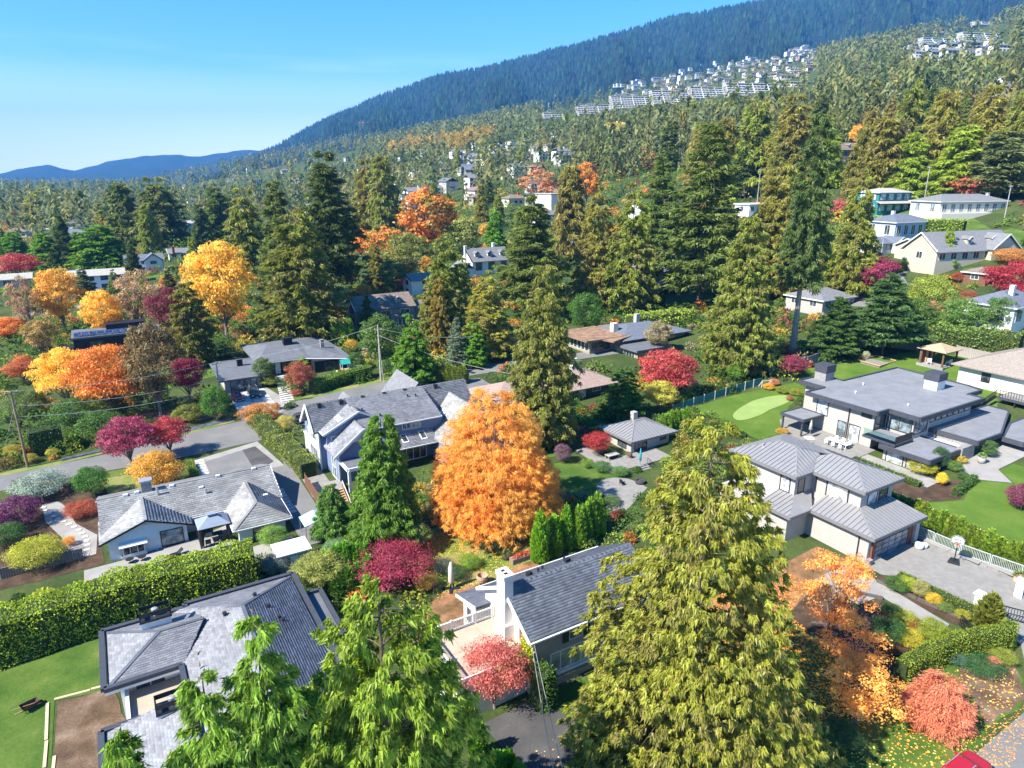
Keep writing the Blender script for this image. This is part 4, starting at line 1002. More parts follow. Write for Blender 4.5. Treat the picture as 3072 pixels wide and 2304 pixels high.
w = C_.window('f', 79.45, -2.55, -.35, -.55, .55, 3, 1, WHITE, GLASSD, .1); C_.box('bay_box', WHITE, -2.7, -.2, 79.35, 79.78, -1.25, -.56)
C_.roof(WHITE, [[(-2.85, 79.05, .62), (-.05, 79.05, .62), (-.05, 79.75, .95), (-2.85, 79.75, .95)]], .06, name='window_awning')
C_.window('f', 75.9, 10.6, 12.4, -.55, .85, 2, 1, DARKTRIM, GLASSD, .1); C_.window('f', 81.7, 5.0, 6.3, .1, 1.1, 2, 1, DARKTRIM, GLASSD, .08); C_.window('f', 81.7, 7.0, 8.4, .2, 1.15, 2, 1, DARKTRIM, GLASSD, .08)
C_.box('gable_vent', WHITE, -.1, .4, 79.66, 79.74, 2.2, 2.55); C_.box('wall_lamp', WHITE, .75, .95, 79.62, 79.74, -.9, -.7)
for (u, v) in ((-1.7, 86.5), (-.5, 86.6), (3.3, 86.5), (6.4, 85.2), (8.6, 86.6), (12.9, 86.6)): C_.box('roof_vent', WHITE, u, u + .5, v, v + .4, 1.45 + (v - 81.1) * zs - .1, 1.45 + (v - 81.1) * zs + .3)
C_.box('roof_vent', WHITE, -1.3, -.8, 81.6, 82.0, 2.3, 2.85); C_.box('roof_vent', WHITE, 13.0, 13.5, 80.6, 81.0, 2.0, 2.45)
C_.box('chimney', STONE, .3, 1.4, 86.6, 87.6, 2.8, 4.7); C_.box('chimney_cap', M('galvanised', (.5, .5, .5), .4), .15, 1.55, 86.5, 87.7, 4.7, 4.9)
MB().tube([C_.L((1.9, 85.8, 2.8)), C_.L((1.9, 85.8, 4.3))], .14, 8).build('flue', MATS['galvanised'], C_.root); MB().tube([C_.L((7.0, 84.4, 2.3)), C_.L((7.0, 84.4, 3.3))], .16, 8).build('flue', MATS['galvanised'], C_.root)
C_.box('door_step', CONCRETE, 1.2, 3.9, 79.0, 79.72, -1.5, -.82)

# --- blue shingled house
D = House('house', 'big blue-grey shingled house with steep grey roofs and white trim', 'house', (32, 90, .3))
sh = (.5, .26, SHG)
D.box('wall', BLUEGREY, 22.7, 44, 89.4, 97.6, -1, 6.4); D.box('wall', BLUEGREY, 27, 39.5, 85.4, 89.5, -1, 6.4); D.box('wall', BLUEGREY, 23.4, 31.4, 83.9, 89.5, -1, 4.5); D.box('wall', BLUEGREY, 37.6, 48, 79.6, 89.6, -1, 4.0)
D.gablewall('gable_wall', WHITE, 'u', 22.45, .3, 89.5, 95.0, 3.4, 6.4, 9.0, 92.0); D.box('wall', PALEBLUE, 22.5, 22.75, 89.5, 97.6, -1, 3.4)
D.roof(RGREY, [[(21.6, 88.8, 6.1), (28, 88.8, 6.1), (28, 91.9, 9.3), (21.6, 91.9, 9.3)], [(39, 88.8, 6.1), (46.5, 88.8, 6.1), (46.5, 91.9, 9.3), (39, 91.9, 9.3)], [(46.5, 95.4, 5.9), (21.6, 95.4, 5.9), (21.6, 91.9, 9.3), (46.5, 91.9, 9.3)]], .2, sh=sh)
D.roof(RGREY, [[(27.3, 84.7, 6.75), (39.1, 84.7, 6.75), (39.1, 91.7, 9.34), (27.3, 91.7, 9.34)]], .2, name='shed_roof', sh=sh)
D.roof(RGREY, [[(22.6, 91.2, 6.25), (22.6, 87.0, 6.25), (27.6, 87.0, 8.75), (27.6, 91.2, 8.75)], [(32.6, 87.0, 6.25), (32.6, 91, 6.25), (27.6, 91.2, 8.75), (27.6, 87.0, 8.75)]], .18, name='cross_gable_roof', sh=sh)
D.gablewall('gable_wall', BLUEGREY, 'v', 87.3, .2, 23.0, 32.0, 3.5, 6.2, 8.5, 27.6)
D.roof(RGREY, [[(22.7, 88, 4.3), (22.7, 83.0, 4.3), (26.9, 83.0, 7.6), (26.9, 88, 7.6)], [(31.1, 83.0, 4.3), (31.1, 88, 4.3), (26.9, 88, 7.6), (26.9, 83.0, 7.6)]], .18, name='front_gable_roof', sh=sh)
D.gablewall('gable_wall', BLUEGREY, 'v', 83.7, .2, 23.3, 30.5, -1, 4.5, 7.25, 26.9)
D.line('rake_trim', WHITE, [(22.6, 82.9, 4.2), (26.9, 82.9, 7.55), (31.2, 82.9, 4.2)], .14, .34); D.line('rake_trim', WHITE, [(22.5, 86.92, 6.16), (27.6, 86.92, 8.66), (32.6, 86.92, 6.16)], .12, .26); D.line('rake_trim', WHITE, [(21.55, 88.7, 6.0), (21.55, 91.9, 9.22), (21.55, 95.4, 5.8)], .14, .36); D.line('gutter', WHITE, [(27.3, 84.6, 6.66), (39.1, 84.6, 6.66)], .14, .16); D.line('gutter', WHITE, [(22.5, 87, 6.16), (22.5, 91, 6.16)], .14, .14)
D.gablewall('gable_panel', WHITE, 'v', 83.6, .1, 25.0, 28.8, 5.75, 5.76, 7.15, 26.9)
m = MB(); c = D.L((26.9, 83.52, 5.95)); seg = 20
for k in range(seg):
    a, b = 2 * pi * k / seg, 2 * pi * (k + 1) / seg
    m.bar((c[0] + .42 * cos(a), c[1], c[2] + .6 * sin(a)), (c[0] + .42 * cos(b), c[1], c[2] + .6 * sin(b)), .14, .14)
m.bar((c[0], c[1], c[2] - .6), (c[0], c[1], c[2] + .6), .05); m.bar((c[0] - .42, c[1], c[2]), (c[0] + .42, c[1], c[2]), .05)
ow = m.build('oval_window', WHITE, D.root)
m = MB(); m.poly([(c[0] + .42 * cos(2 * pi * k / seg), c[1] + .03, c[2] + .6 * sin(2 * pi * k / seg)) for k in range(seg)]); m.build('pane', GLASSD, ow)
D.window('f', 87.3, 23.6, 24.6, 4.7, 5.7, 2, 2, WHITE, GLASSS); D.window('f', 85.4, 33.2, 36.0, 5.35, 6.45, 4, 1, WHITE, GLASSS)
D.roof(RGREY, [[(31.0, 82.9, 3.7), (37.6, 82.9, 3.7), (37.6, 85.6, 5.1), (31.0, 85.6, 5.1)]], .16, name='porch_roof', sh=sh)
D.line('gutter', WHITE, [(31.0, 82.8, 3.62), (37.6, 82.8, 3.62)], .14, .14)
D.roof(RPALE and RGREY, [[(37.2, 89.5, 4.0), (37.2, 79.2, 4.0), (43.2, 79.2, 8.0), (43.2, 91, 8.0)], [(49.0, 79.2, 4.0), (49.0, 91, 4.0), (43.2, 91, 8.0), (43.2, 79.2, 8.0)]], .18, name='wing_roof', sh=(.5, .26, SHP))
for (u, v, z) in ((40.5, 87.2, 6.25), (41.6, 86.0, 6.95)):
    D.roof(WHITE, [[(u - .35, v - .75, z - .12), (u + .45, v - .75, z + .38), (u + .45, v + .75, z + .38), (u - .35, v + .75, z - .12)]], .12, name='skylight')
D.roof(WHITE, [[(24.9, 87.6, 7.55), (25.5, 87.6, 7.85), (25.5, 89.6, 7.85), (24.9, 89.6, 7.55)]], .12, name='skylight')
for u in (32.6, 35.4):
    w = D.roof(WHITE, [[(u, 83.6, 4.2), (u + .9, 83.6, 4.2), (u + .9, 85.0, 4.92), (u, 85.0, 4.92)]], .14, name='skylight'); D.roof(GLASSD, [[(u + .12, 83.75, 4.32), (u + .78, 83.75, 4.32), (u + .78, 84.85, 4.88), (u + .12, 84.85, 4.88)]], .05, name='pane', parent=w)
for (u, z) in ((23.2, 9.0), (26.3, 9.0), (29.5, 9.05), (32.8, 9.05), (36.0, 9.05), (41, 9.0)): D.box('roof_vent', DARKTRIM, u, u + .5, 91.2, 91.7, z - .3, z + .32)
for (u, v) in ((28.6, 88.5), (30.6, 86.8), (36, 89.8), (37.2, 89.6)): vent(D, DARKTRIM, u, v, 6.75 + (v - 84.7) * .37, .09, .4, 'vent_pipe')
D.window('l', 22.45, 90.6, 93.4, 3.9, 6.2, 3, 1, WHITE, GLASSS, .14); D.window('l', 22.45, 90.4, 94.2, .3, 2.9, 3, 1, WHITE, GLASSS, .16)
D.box('trim_band', WHITE, 22.38, 22.5, 89.45, 97.6, 3.2, 3.45); D.box('corner_board', WHITE, 22.4, 22.6, 89.3, 89.5, -.5, 6.3); D.box('corner_board', WHITE, 23.3, 23.5, 83.6, 83.9, -.5, 4.4); D.window('l', 23.4, 85.0, 87.0, .2, 3.6, 2, 2, WHITE, GLASSS, .16)
D.window('f', 85.4, 31.6, 36.8, .6, 3.2, 5, 1, WHITE, GLASSD, .12)
D.prism('porch_slab', RBLACK, [(23.7, 80.6), (29.5, 80.6), (29.5, 83.65), (23.7, 83.65)], 3.35, 3.6); D.line('porch_beam', WHITE, [(23.7, 80.5, 3.3), (29.5, 80.5, 3.3)], .25, .45); D.line('porch_beam', WHITE, [(23.6, 80.5, 3.3), (23.6, 83.6, 3.3)], .25, .45)
for u in (23.75, 26.6, 29.3): D.box('porch_column', WHITE, u - .17, u + .17, 80.4, 80.72, -.6, 3.1)
# the roofs behind the ridge
D.roof(RGREY, [[(27.2, 98.5, 6.0), (27.2, 93.5, 6.0), (29, 93.5, 8.3), (29, 98.5, 8.3)], [(30.8, 93.5, 6.0), (30.8, 98.5, 6.0), (29, 98.5, 8.3), (29, 93.5, 8.3)]], .18, name='rear_gable_roof'); D.roof(RGREY, [[(36.5, 103, 5.5), (36.5, 94, 5.5), (39.6, 94, 9.2), (39.6, 103, 9.2)], [(42.8, 94, 5.5), (42.8, 103, 5.5), (39.6, 103, 9.2), (39.6, 94, 9.2)]], .18, name='rear_gable_roof')

# --- garage house with the ribbed metal roof
E_ = House('house', 'pale grey stucco garage house with ribbed zinc hip roofs', 'house', (68, 42, .7))
E_.box('wall', STUCCO, 64.5, 73.0, 35.0, 52.4, -.6, 4.0); E_.box('wall', STUCCO, 61.0, 64.6, 42.4, 52, -.6, 4.0); E_.box('upper_wall', STUCCO, 67.0, 72.9, 38.0, 44.2, 3.9, 7.3); E_.box('upper_wall', STUCCO, 63.9, 72.9, 44.0, 52.2, 3.9, 7.3)
lo = [[(63.9, 34.2, 4.15), (73.6, 34.2, 4.15), (72.4, 38.0, 5.25), (67.0, 38.0, 5.25)], [(63.9, 42.0, 4.15), (63.9, 34.2, 4.15), (67.0, 38.0, 5.25), (67.0, 42.0, 5.25)], [(73.6, 34.2, 4.15), (73.6, 42, 4.15), (72.9, 42, 4.4), (72.4, 38.0, 5.25)],
      [(60.4, 46, 4.15), (60.4, 41.7, 4.15), (63.9, 44, 5.0), (63.9, 46, 5.0)], [(60.4, 41.7, 4.15), (64.2, 41.7, 4.15), (67.0, 44, 5.0), (63.9, 44, 5.0)]]
E_.roof(RSEAM, lo, .1, name='lower_roof')
up1 = hip_planes(66.3, 73.5, 37.3, 47.5, 7.55, 8.85, 'v')
up2 = [[(63.3, 53.2, 7.55), (63.3, 43.6, 7.55), (67.9, 47.2, 8.95), (67.9, 49.6, 8.95)], [(63.3, 43.6, 7.55), (68.2, 43.6, 7.55), (69.4, 45.2, 8.6), (67.9, 47.2, 8.95)], [(73.5, 43.6, 7.55), (73.5, 53.2, 7.55), (67.9, 49.6, 8.95), (67.9, 47.2, 8.95)], [(73.5, 53.2, 7.55), (63.3, 53.2, 7.55), (67.9, 49.6, 8.95)]]
E_.roof(RSEAM, up1[:2] + up1[3:], .1, name='upper_roof'); E_.roof(RSEAM, up2, .1, name='upper_roof')
def seams(h, plane, step, mat, along):
    """standing seams on a metal plane; along = direction of the ribs in (u,v)"""
    P = [Vector(p) for p in plane]; nrm = (P[1] - P[0]).cross(P[2] - P[0]); nrm.normalize()
    dv = Vector((along[0], along[1], 0)); dv.z = -(nrm.x * dv.x + nrm.y * dv.y) / nrm.z
    cr = Vector((-along[1], along[0], 0)); cr.z = -(nrm.x * cr.x + nrm.y * cr.y) / nrm.z
    lo_ = min((p - P[0]).dot(Vector((-along[1], along[0], 0))) for p in P); hi_ = max((p - P[0]).dot(Vector((-along[1], along[0], 0))) for p in P)
    q2 = [((p - P[0]).dot(Vector((-along[1], along[0], 0))), (p - P[0]).dot(Vector((along[0], along[1], 0)))) for p in P]
    x = lo_ + step * .6; n = 0
    while x < hi_:
        ys = []
        for i in range(len(q2)):
            (xa, ya), (xb, yb) = q2[i], q2[(i + 1) % len(q2)]
            if (xa - x) * (xb - x) < 0: ys.append(ya + (yb - ya) * (x - xa) / (xb - xa))
        if len(ys) == 2 and abs(ys[0] - ys[1]) > .25:
            a = P[0] + cr * x + dv * ys[0]; b = P[0] + cr * x + dv * ys[1]
            MB().bar(h.L(a + Vector((0, 0, .03))), h.L(b + Vector((0, 0, .03))), .05, .07).build('seam', mat, h.root); n += 1
        x += step
SEAMM = M('zinc_seam', (.17, .17, .18), .5, .05, 1, 0, .3)
for pl in lo[:2] : seams(E_, pl, .55, SEAMM, (0, 1) if pl is lo[0] else (1, 0))
seams(E_, lo[3], .55, SEAMM, (1, 0)); seams(E_, up1[3], .55, SEAMM, (1, 0)); seams(E_, up1[0], .55, SEAMM, (0, 1)); seams(E_, up2[0], .55, SEAMM, (1, 0)); seams(E_, up2[1], .55, SEAMM, (0, 1)); seams(E_, up1[1], .8, SEAMM, (1, 0))
caps(E_, RSEAM, [((66.3, 37.3, 7.56), (69.9, 40.9, 8.86)), ((73.5, 37.3, 7.56), (69.9, 40.9, 8.86)), ((69.9, 40.9, 8.87), (69.9, 45, 8.87)), ((63.9, 34.2, 4.16), (67, 38, 5.26)), ((73.6, 34.2, 4.16), (72.4, 38, 5.26)), ((63.3, 43.6, 7.56), (67.9, 47.2, 8.96)), ((67.9, 47.2, 8.97), (67.9, 49.6, 8.97))], .2)
FASC = M('zinc_fascia', (.20, .195, .20), .5, .05, 1, 0, .2)
for pts in ([(63.85, 42, 4.05), (63.85, 34.15, 4.05), (73.65, 34.15, 4.05), (73.65, 42, 4.05)], [(66.25, 43.6, 7.4), (66.25, 37.25, 7.4), (73.55, 37.25, 7.4), (73.55, 53.2, 7.4)], [(63.25, 53.2, 7.4), (63.25, 43.55, 7.4), (66.3, 43.55, 7.4)], [(60.35, 46, 4.05), (60.35, 41.65, 4.05), (64, 41.65, 4.05)]): E_.line('fascia', FASC, pts, .14, .34)
E_.window('l', 67.0, 39.4, 42.2, 4.95, 6.9, 1, 1, DARKTRIM, GLASSB, .16); E_.window('l', 63.9, 44.6, 46.0, 4.95, 6.9, 1, 1, DARKTRIM, GLASSB, .14); E_.window('f', 38.0, 68.2, 70.0, 5.0, 6.9, 1, 1, DARKTRIM, GLASSB, .12); E_.window('f', 38.0, 70.3, 72.0, 5.0, 6.9, 1, 1, DARKTRIM, GLASSD, .12); E_.window('f', 44.0, 64.4, 65.6, 5.0, 6.9, 1, 1, DARKTRIM, GLASSD, .1)
gd = E_.box('garage_door', CHAR, 65.6, 71.6, 34.9, 34.98, .6, 3.0)
GP = glass_mat('frosted_panel', (.10, .15, .20), .3)
for i in range(5):
    for j in range(4): E_.box('door_panel', GP, 65.68 + i * 1.19, 65.68 + i * 1.19 + 1.08, 34.84, 34.9, .68 + j * .58, .68 + j * .58 + .5, gd)
E_.box('wood_jamb', CEDARWOOD, 65.0, 65.55, 34.8, 34.98, .4, 3.1); E_.box('wood_jamb', CEDARWOOD, 71.65, 72.4, 34.8, 34.98, .4, 3.1)
E_.boxes('downpipe', DARKTRIM, [(64.38, 64.5, 36.0, 36.12, .5, 4.0)]); E_.boxes('downpipe', DARKTRIM, [(66.86, 66.98, 43.4, 43.52, 5.0, 7.3)]); E_.boxes('pier', STONE, [(64.3, 65.0, 34.5, 35.1, -.4, 1.3)]); E_.boxes('pier', STUCCO, [(72.4, 73.1, 34.5, 35.0, 0, 3.9)])
vent(E_, MATS['galvanised'], 66.0, 50.5, 8.3, .08, .4); 

# --- modern flat-roofed house
F_ = House('house', 'modern pale house with large flat charcoal roofs and glass balcony', 'house', (100, 54, 2.2))
main = [(90.0, 62.2), (90.3, 50.9), (93.0, 50.9), (93.0, 46.5), (110, 46.5), (110, 48.8), (114, 48.8), (114.8, 51), (115.4, 63), (105.7, 63), (100.3, 63), (100.3, 66.8), (94.5, 66.8), (94.5, 62.2)]
F_.prism('wall', STUCCO, [(91.0, 61.6), (91.0, 51.6), (93.9, 51.6), (93.9, 47.6), (109, 47.6), (113.6, 52), (114, 62.2), (100, 62.2), (99.6, 66), (95.2, 66), (95.2, 61.6)], 1.2, 7.6)
F_.prism('roof', CHARROOF, [(90.25, 62.0), (90.5, 51.1), (93.2, 51.1), (93.2, 46.7), (109.8, 46.7), (109.8, 49), (113.8, 49), (114.6, 51.2), (115.2, 62.8), (100.1, 62.8), (100.1, 66.6), (94.7, 66.6), (94.7, 62.0)], 7.62, 8.02)
m = MB()
for i in range(len(main)):
    a, b = main[i], main[(i + 1) % len(main)]; m.bar(F_.L((a[0], a[1], 7.86)), F_.L((b[0], b[1], 7.86)), .3, .62)
m.build('fascia', CHAR, F_.root)
def slab_roof(pts, zb, zt, name):
    o = F_.prism(name, CHARROOF, [((p[0] - sum(q[0] for q in pts) / len(pts)) * .97 + sum(q[0] for q in pts) / len(pts), (p[1] - sum(q[1] for q in pts) / len(pts)) * .97 + sum(q[1] for q in pts) / len(pts)) for p in pts], zb, zt - .1)
    m = MB()
    for i in range(len(pts)):
        a, b = pts[i], pts[(i + 1) % len(pts)]; m.bar(F_.L((a[0], a[1], (zb + zt) / 2)), F_.L((b[0], b[1], (zb + zt) / 2)), .26, zt - zb)
    m.build('fascia', CHAR, F_.root)
slab_roof([(88.3, 42.0), (96.2, 42.0), (96.2, 48.8), (88.3, 48.8)], 3.95, 4.55, 'lower_roof'); slab_roof([(98.3, 41.2), (104.5, 41.2), (116, 45.4), (116, 48.4), (98.0, 48.4)], 4.8, 5.45, 'wing_roof'); slab_roof([(104.8, 38.4), (128, 38.4), (128, 43.5), (112, 43.3), (104.8, 41)], 4.2, 4.85, 'wing_roof'); slab_roof([(86.2, 59.4), (90.85, 59.4), (90.85, 63.4), (86.2, 63.4)], 4.7, 5.1, 'porch_roof')
F_.box('wall', STUCCO, 89.2, 95.6, 42.8, 48.6, 1.0, 4.0); F_.box('wall', WHITE, 95.2, 98.4, 42.6, 48.0, 1.2, 4.2)
F_.boxes('stone_wall', STONE, [(95.7, 99.0, 41.7, 42.5, 1.0, 4.75)]); F_.boxes('stone_wall', STONE, [(101.5, 111, 42.6, 43.2, 1.5, 4.3)]); F_.boxes('stone_wall', STONE, [(98.2, 99.3, 42.5, 47.8, 1, 4.8)])
for u, v in ((86.4, 59.6), (86.4, 63.0), (103.4, 41.6)): F_.box('post', CHAR, u, u + .22, v, v + .22, 1, 4.8)
bal = F_.prism('balcony', CHAR, [(88.6, 46.9), (93.0, 46.9), (93.0, 51.6), (88.6, 51.6)], 4.62, 4.95); F_.prism('balcony_floor', CHARROOF, [(88.8, 47.1), (92.9, 47.1), (92.9, 51.5), (88.8, 51.5)], 4.95, 5.0)
for a, b in (((88.7, 47.0), (92.9, 47.0)), ((88.7, 47.0), (88.7, 51.5))): F_.boxes('glass_guard', GLASSC, [(min(a[0], b[0]) - .01, max(a[0], b[0]) + .01, min(a[1], b[1]) - .01, max(a[1], b[1]) + .01, 5.0, 6.0)])
F_.window('f', 51.6, 91.2, 93.8, 5.0, 7.4, 2, 1, DARKTRIM, GLASSD, .1, 'glass_door'); F_.window('l', 93.9, 47.8, 51.4, 5.05, 7.5, 2, 1, DARKTRIM, GLASSS, .12, 'glass_wall'); F_.window('f', 47.6, 94.1, 97.4, 5.05, 7.5, 3, 1, DARKTRIM, GLASSS, .12, 'glass_wall')
for i in range(7): F_.window('f', 47.6, 97.8 + i * 1.55, 99.2 + i * 1.55, 6.2, 7.3, 1, 1, DARKTRIM, GLASSS, .09)
F_.window('l', 91.0, 58.8, 60.8, 4.9, 7.4, 1, 2, DARKTRIM, GLASSB, .12); F_.window('l', 91.0, 52.0, 53.6, 6.6, 7.2, 1, 1, DARKTRIM, GLASSD, .08); F_.window('l', 91.0, 53.4, 55.2, 1.9, 5.0, 1, 1, DARKTRIM, GLASSB, .12, 'glass_door'); F_.window('l', 91.0, 55.6, 57.0, 2.2, 5.0, 1, 2, DARKTRIM, GLASSS, .1)
F_.box('downpipe', DARKTRIM, 90.86, 90.98, 55.3, 55.46, 1.5, 7.6)
F_.window('l', 89.2, 43.2, 45.4, 1.9, 3.9, 1, 1, DARKTRIM, GLASSB, .14, 'glass_wall'); F_.window('l', 89.2, 45.7, 48.2, 1.9, 3.9, 1, 1, DARKTRIM, GLASSB, .14, 'glass_wall'); F_.window('f', 42.8, 89.6, 91.0, 1.9, 3.9, 1, 1, DARKTRIM, GLASSB, .1, 'glass_wall'); F_.window('f', 42.8, 92.2, 93.0, 1.8, 3.9, 1, 1, DARKTRIM, GLASSD, .1)
F_.box('wall_panel', WHITE, 93.1, 95.5, 42.66, 42.79, 1.5, 3.9)
ch = F_.boxes('chimney', WHITE, [(107.6, 109.8, 52.2, 54.2, 7.8, 9.5)]); F_.boxes('chimney_cap', CHAR, [(107.45, 109.95, 52.05, 54.35, 9.5, 10.7)], ch)
ch = F_.boxes('chimney', STONE, [(97.4, 99.6, 64.2, 66.2, 7.8, 9.4)]); F_.boxes('chimney_cap', CHAR, [(97.3, 99.7, 64.1, 66.3, 9.4, 10.6)], ch)
for u, v in ((96, 58), (97, 50.5), (101, 60)): vent(F_, WHITE, u, v, 8.02, .1, .35)

# --- neighbour at the right edge
N_ = House('house', 'cream house with brown tiled roof and upper terrace at the right edge', 'house', (128, 50, 5))
N_.box('wall', CREAM, 123.6, 140, 44, 57, 2.5, 9.0); N_.roof(RTILE, hip_planes(122.6, 141, 43, 58, 9.0, 12.2), .2)
N_.prism('terrace', CHAR, [(119, 40), (134, 40), (134, 48.6), (119, 48.6)], 5.9, 6.3); N_.prism('terrace_floor', CONCRETE, [(119.2, 40.2), (134, 40.2), (134, 48.4), (119.2, 48.4)], 6.3, 6.34)
for i in range(22): N_.box('baluster', DARKTRIM, 119.1, 119.16, 40.3 + i * .38, 40.36 + i * .38, 6.34, 7.3)
N_.line('hand_rail', DARKTRIM, [(119.13, 40.3, 7.32), (119.13, 48.6, 7.32)], .07); N_.box('post', DARKTRIM, 119.2, 119.4, 40.4, 40.6, 3, 5.9); N_.box('post', DARKTRIM, 119.2, 119.4, 46, 46.2, 3, 5.9)
N_.box('wall', CREAM, 122.4, 134, 41.5, 47.6, 3.0, 5.9)
for i in range(12): N_.box('baluster', DARKTRIM, 115.0 + i * .34, 115.06 + i * .34, 48.7, 48.76, 5.3 + i * .09, 6.4 + i * .09)
N_.line('hand_rail', DARKTRIM, [(114.9, 48.73, 6.4), (119.1, 48.73, 7.4)], .07); N_.line('bridge', DARKTRIM, [(114.9, 48.9, 5.2), (119.1, 48.9, 6.2)], .5, .15)
N_.window('l', 123.6, 52, 53.4, 6.8, 8.4, 1, 1, DARKTRIM, GLASSD)

# --- the cottage
I_ = House('cottage', 'small cottage with ribbed grey hip roof and black-framed doors', 'house', (64, 71, 1.3))
I_.box('wall', STUCCO, 61.9, 69.2, 69.6, 75.6, .4, 3.3); ip = hip_planes(61.2, 70.2, 68.9, 76.4, 3.4, 4.7, 'u')
I_.roof(RSEAM, ip, .1); seams(I_, ip[0], .6, SEAMM, (0, 1)); seams(I_, ip[3], .6, SEAMM, (1, 0)); I_.line('fascia', FASC, [(61.15, 76.4, 3.28), (61.15, 68.85, 3.28), (70.2, 68.85, 3.28)], .12, .3)
caps(I_, RSEAM, [((61.2, 68.9, 3.41), (64.95, 72.65, 4.71)), ((70.2, 68.9, 3.41), (66.45, 72.65, 4.71)), ((64.95, 72.65, 4.72), (66.45, 72.65, 4.72))], .18)
I_.window('l', 61.9, 70.6, 72.6, 1.6, 2.9, 1, 1, DARKTRIM, GLASSD, .1); I_.window('f', 69.6, 62.5, 64.9, 1.35, 3.1, 3, 1, DARKTRIM, GLASSD, .1, 'glass_door'); I_.window('f', 69.6, 67.4, 68.6, 2.2, 3.0, 1, 1, DARKTRIM, GLASSD, .08); I_.box('chimney', GREYW, 66.5, 67.3, 74.6, 75.4, 3.4, 5.2)

# --- black bungalow with the cars
J_ = House('house', 'low black-roofed bungalow with garage and driveway cars', 'house', (28, 138, 1.2))
J_.box('wall', GREYW, 16.8, 23.2, 131.2, 141, .2, 3.6); J_.roof(RBLACK, [[(15.7, 129.9, 3.75), (23.9, 129.9, 3.75), (23.9, 142, 4.3), (15.7, 142, 4.3)]], .3)
J_.box('wall', BLACKW, 24.6, 39.5, 137.6, 152, .3, 4.2)
vr = 145
J_.roof(RBLACK, [[(23.6, 136.4, 4.4), (33.0, 136.4, 4.4), (33.4, vr, 6.0), (27.5, vr, 6.0)], [(33.0, 136.4, 4.4), (41.2, 131.6, 4.4), (41.5, 142, 4.4), (33.4, vr, 6.0)], [(23.6, 154.5, 4.4), (23.6, 136.4, 4.4), (27.5, vr, 6.0)], [(41.5, 142, 4.4), (41, 154.5, 4.4), (33.4, vr, 6.0)], [(41, 154.5, 4.4), (23.6, 154.5, 4.4), (27.5, vr, 6.0), (33.4, vr, 6.0)]], .2)
J_.box('wall', BLACKW, 34, 40.4, 133.4, 138, .8, 4.1); J_.box('chimney', BLACKW, 30.6, 32.4, 143.4, 144.8, 5, 7.2); J_.box('chimney', BLACKW, 20.2, 21.2, 137.5, 138.4, 3.9, 5.6); J_.box('chimney', STONE, 37.6, 38.3, 141, 141.7, 4.6, 6.6)
J_.window('f', 131.2, 17.6, 22.4, .95, 3.3, 4, 3, DARKTRIM, GLASSS, .1, 'garage_door'); J_.window('f', 137.6, 28.6, 32.0, 1.2, 3.9, 4, 1, DARKTRIM, glass_mat('warm_window', (.22, .06, .04)), .1, 'glass_door'); J_.box('wall_panel', WHITE, 27.2, 28.2, 137.35, 137.55, 1.0, 4.1); J_.line('fascia', WHITE, [(24, 136.3, 4.25), (33, 136.3, 4.25), (41, 131.5, 4.25)], .1, .16)
J_.window('f', 133.4, 36, 39.5, 1.8, 3.6, 3, 1, DARKTRIM, GLASSD, .1)
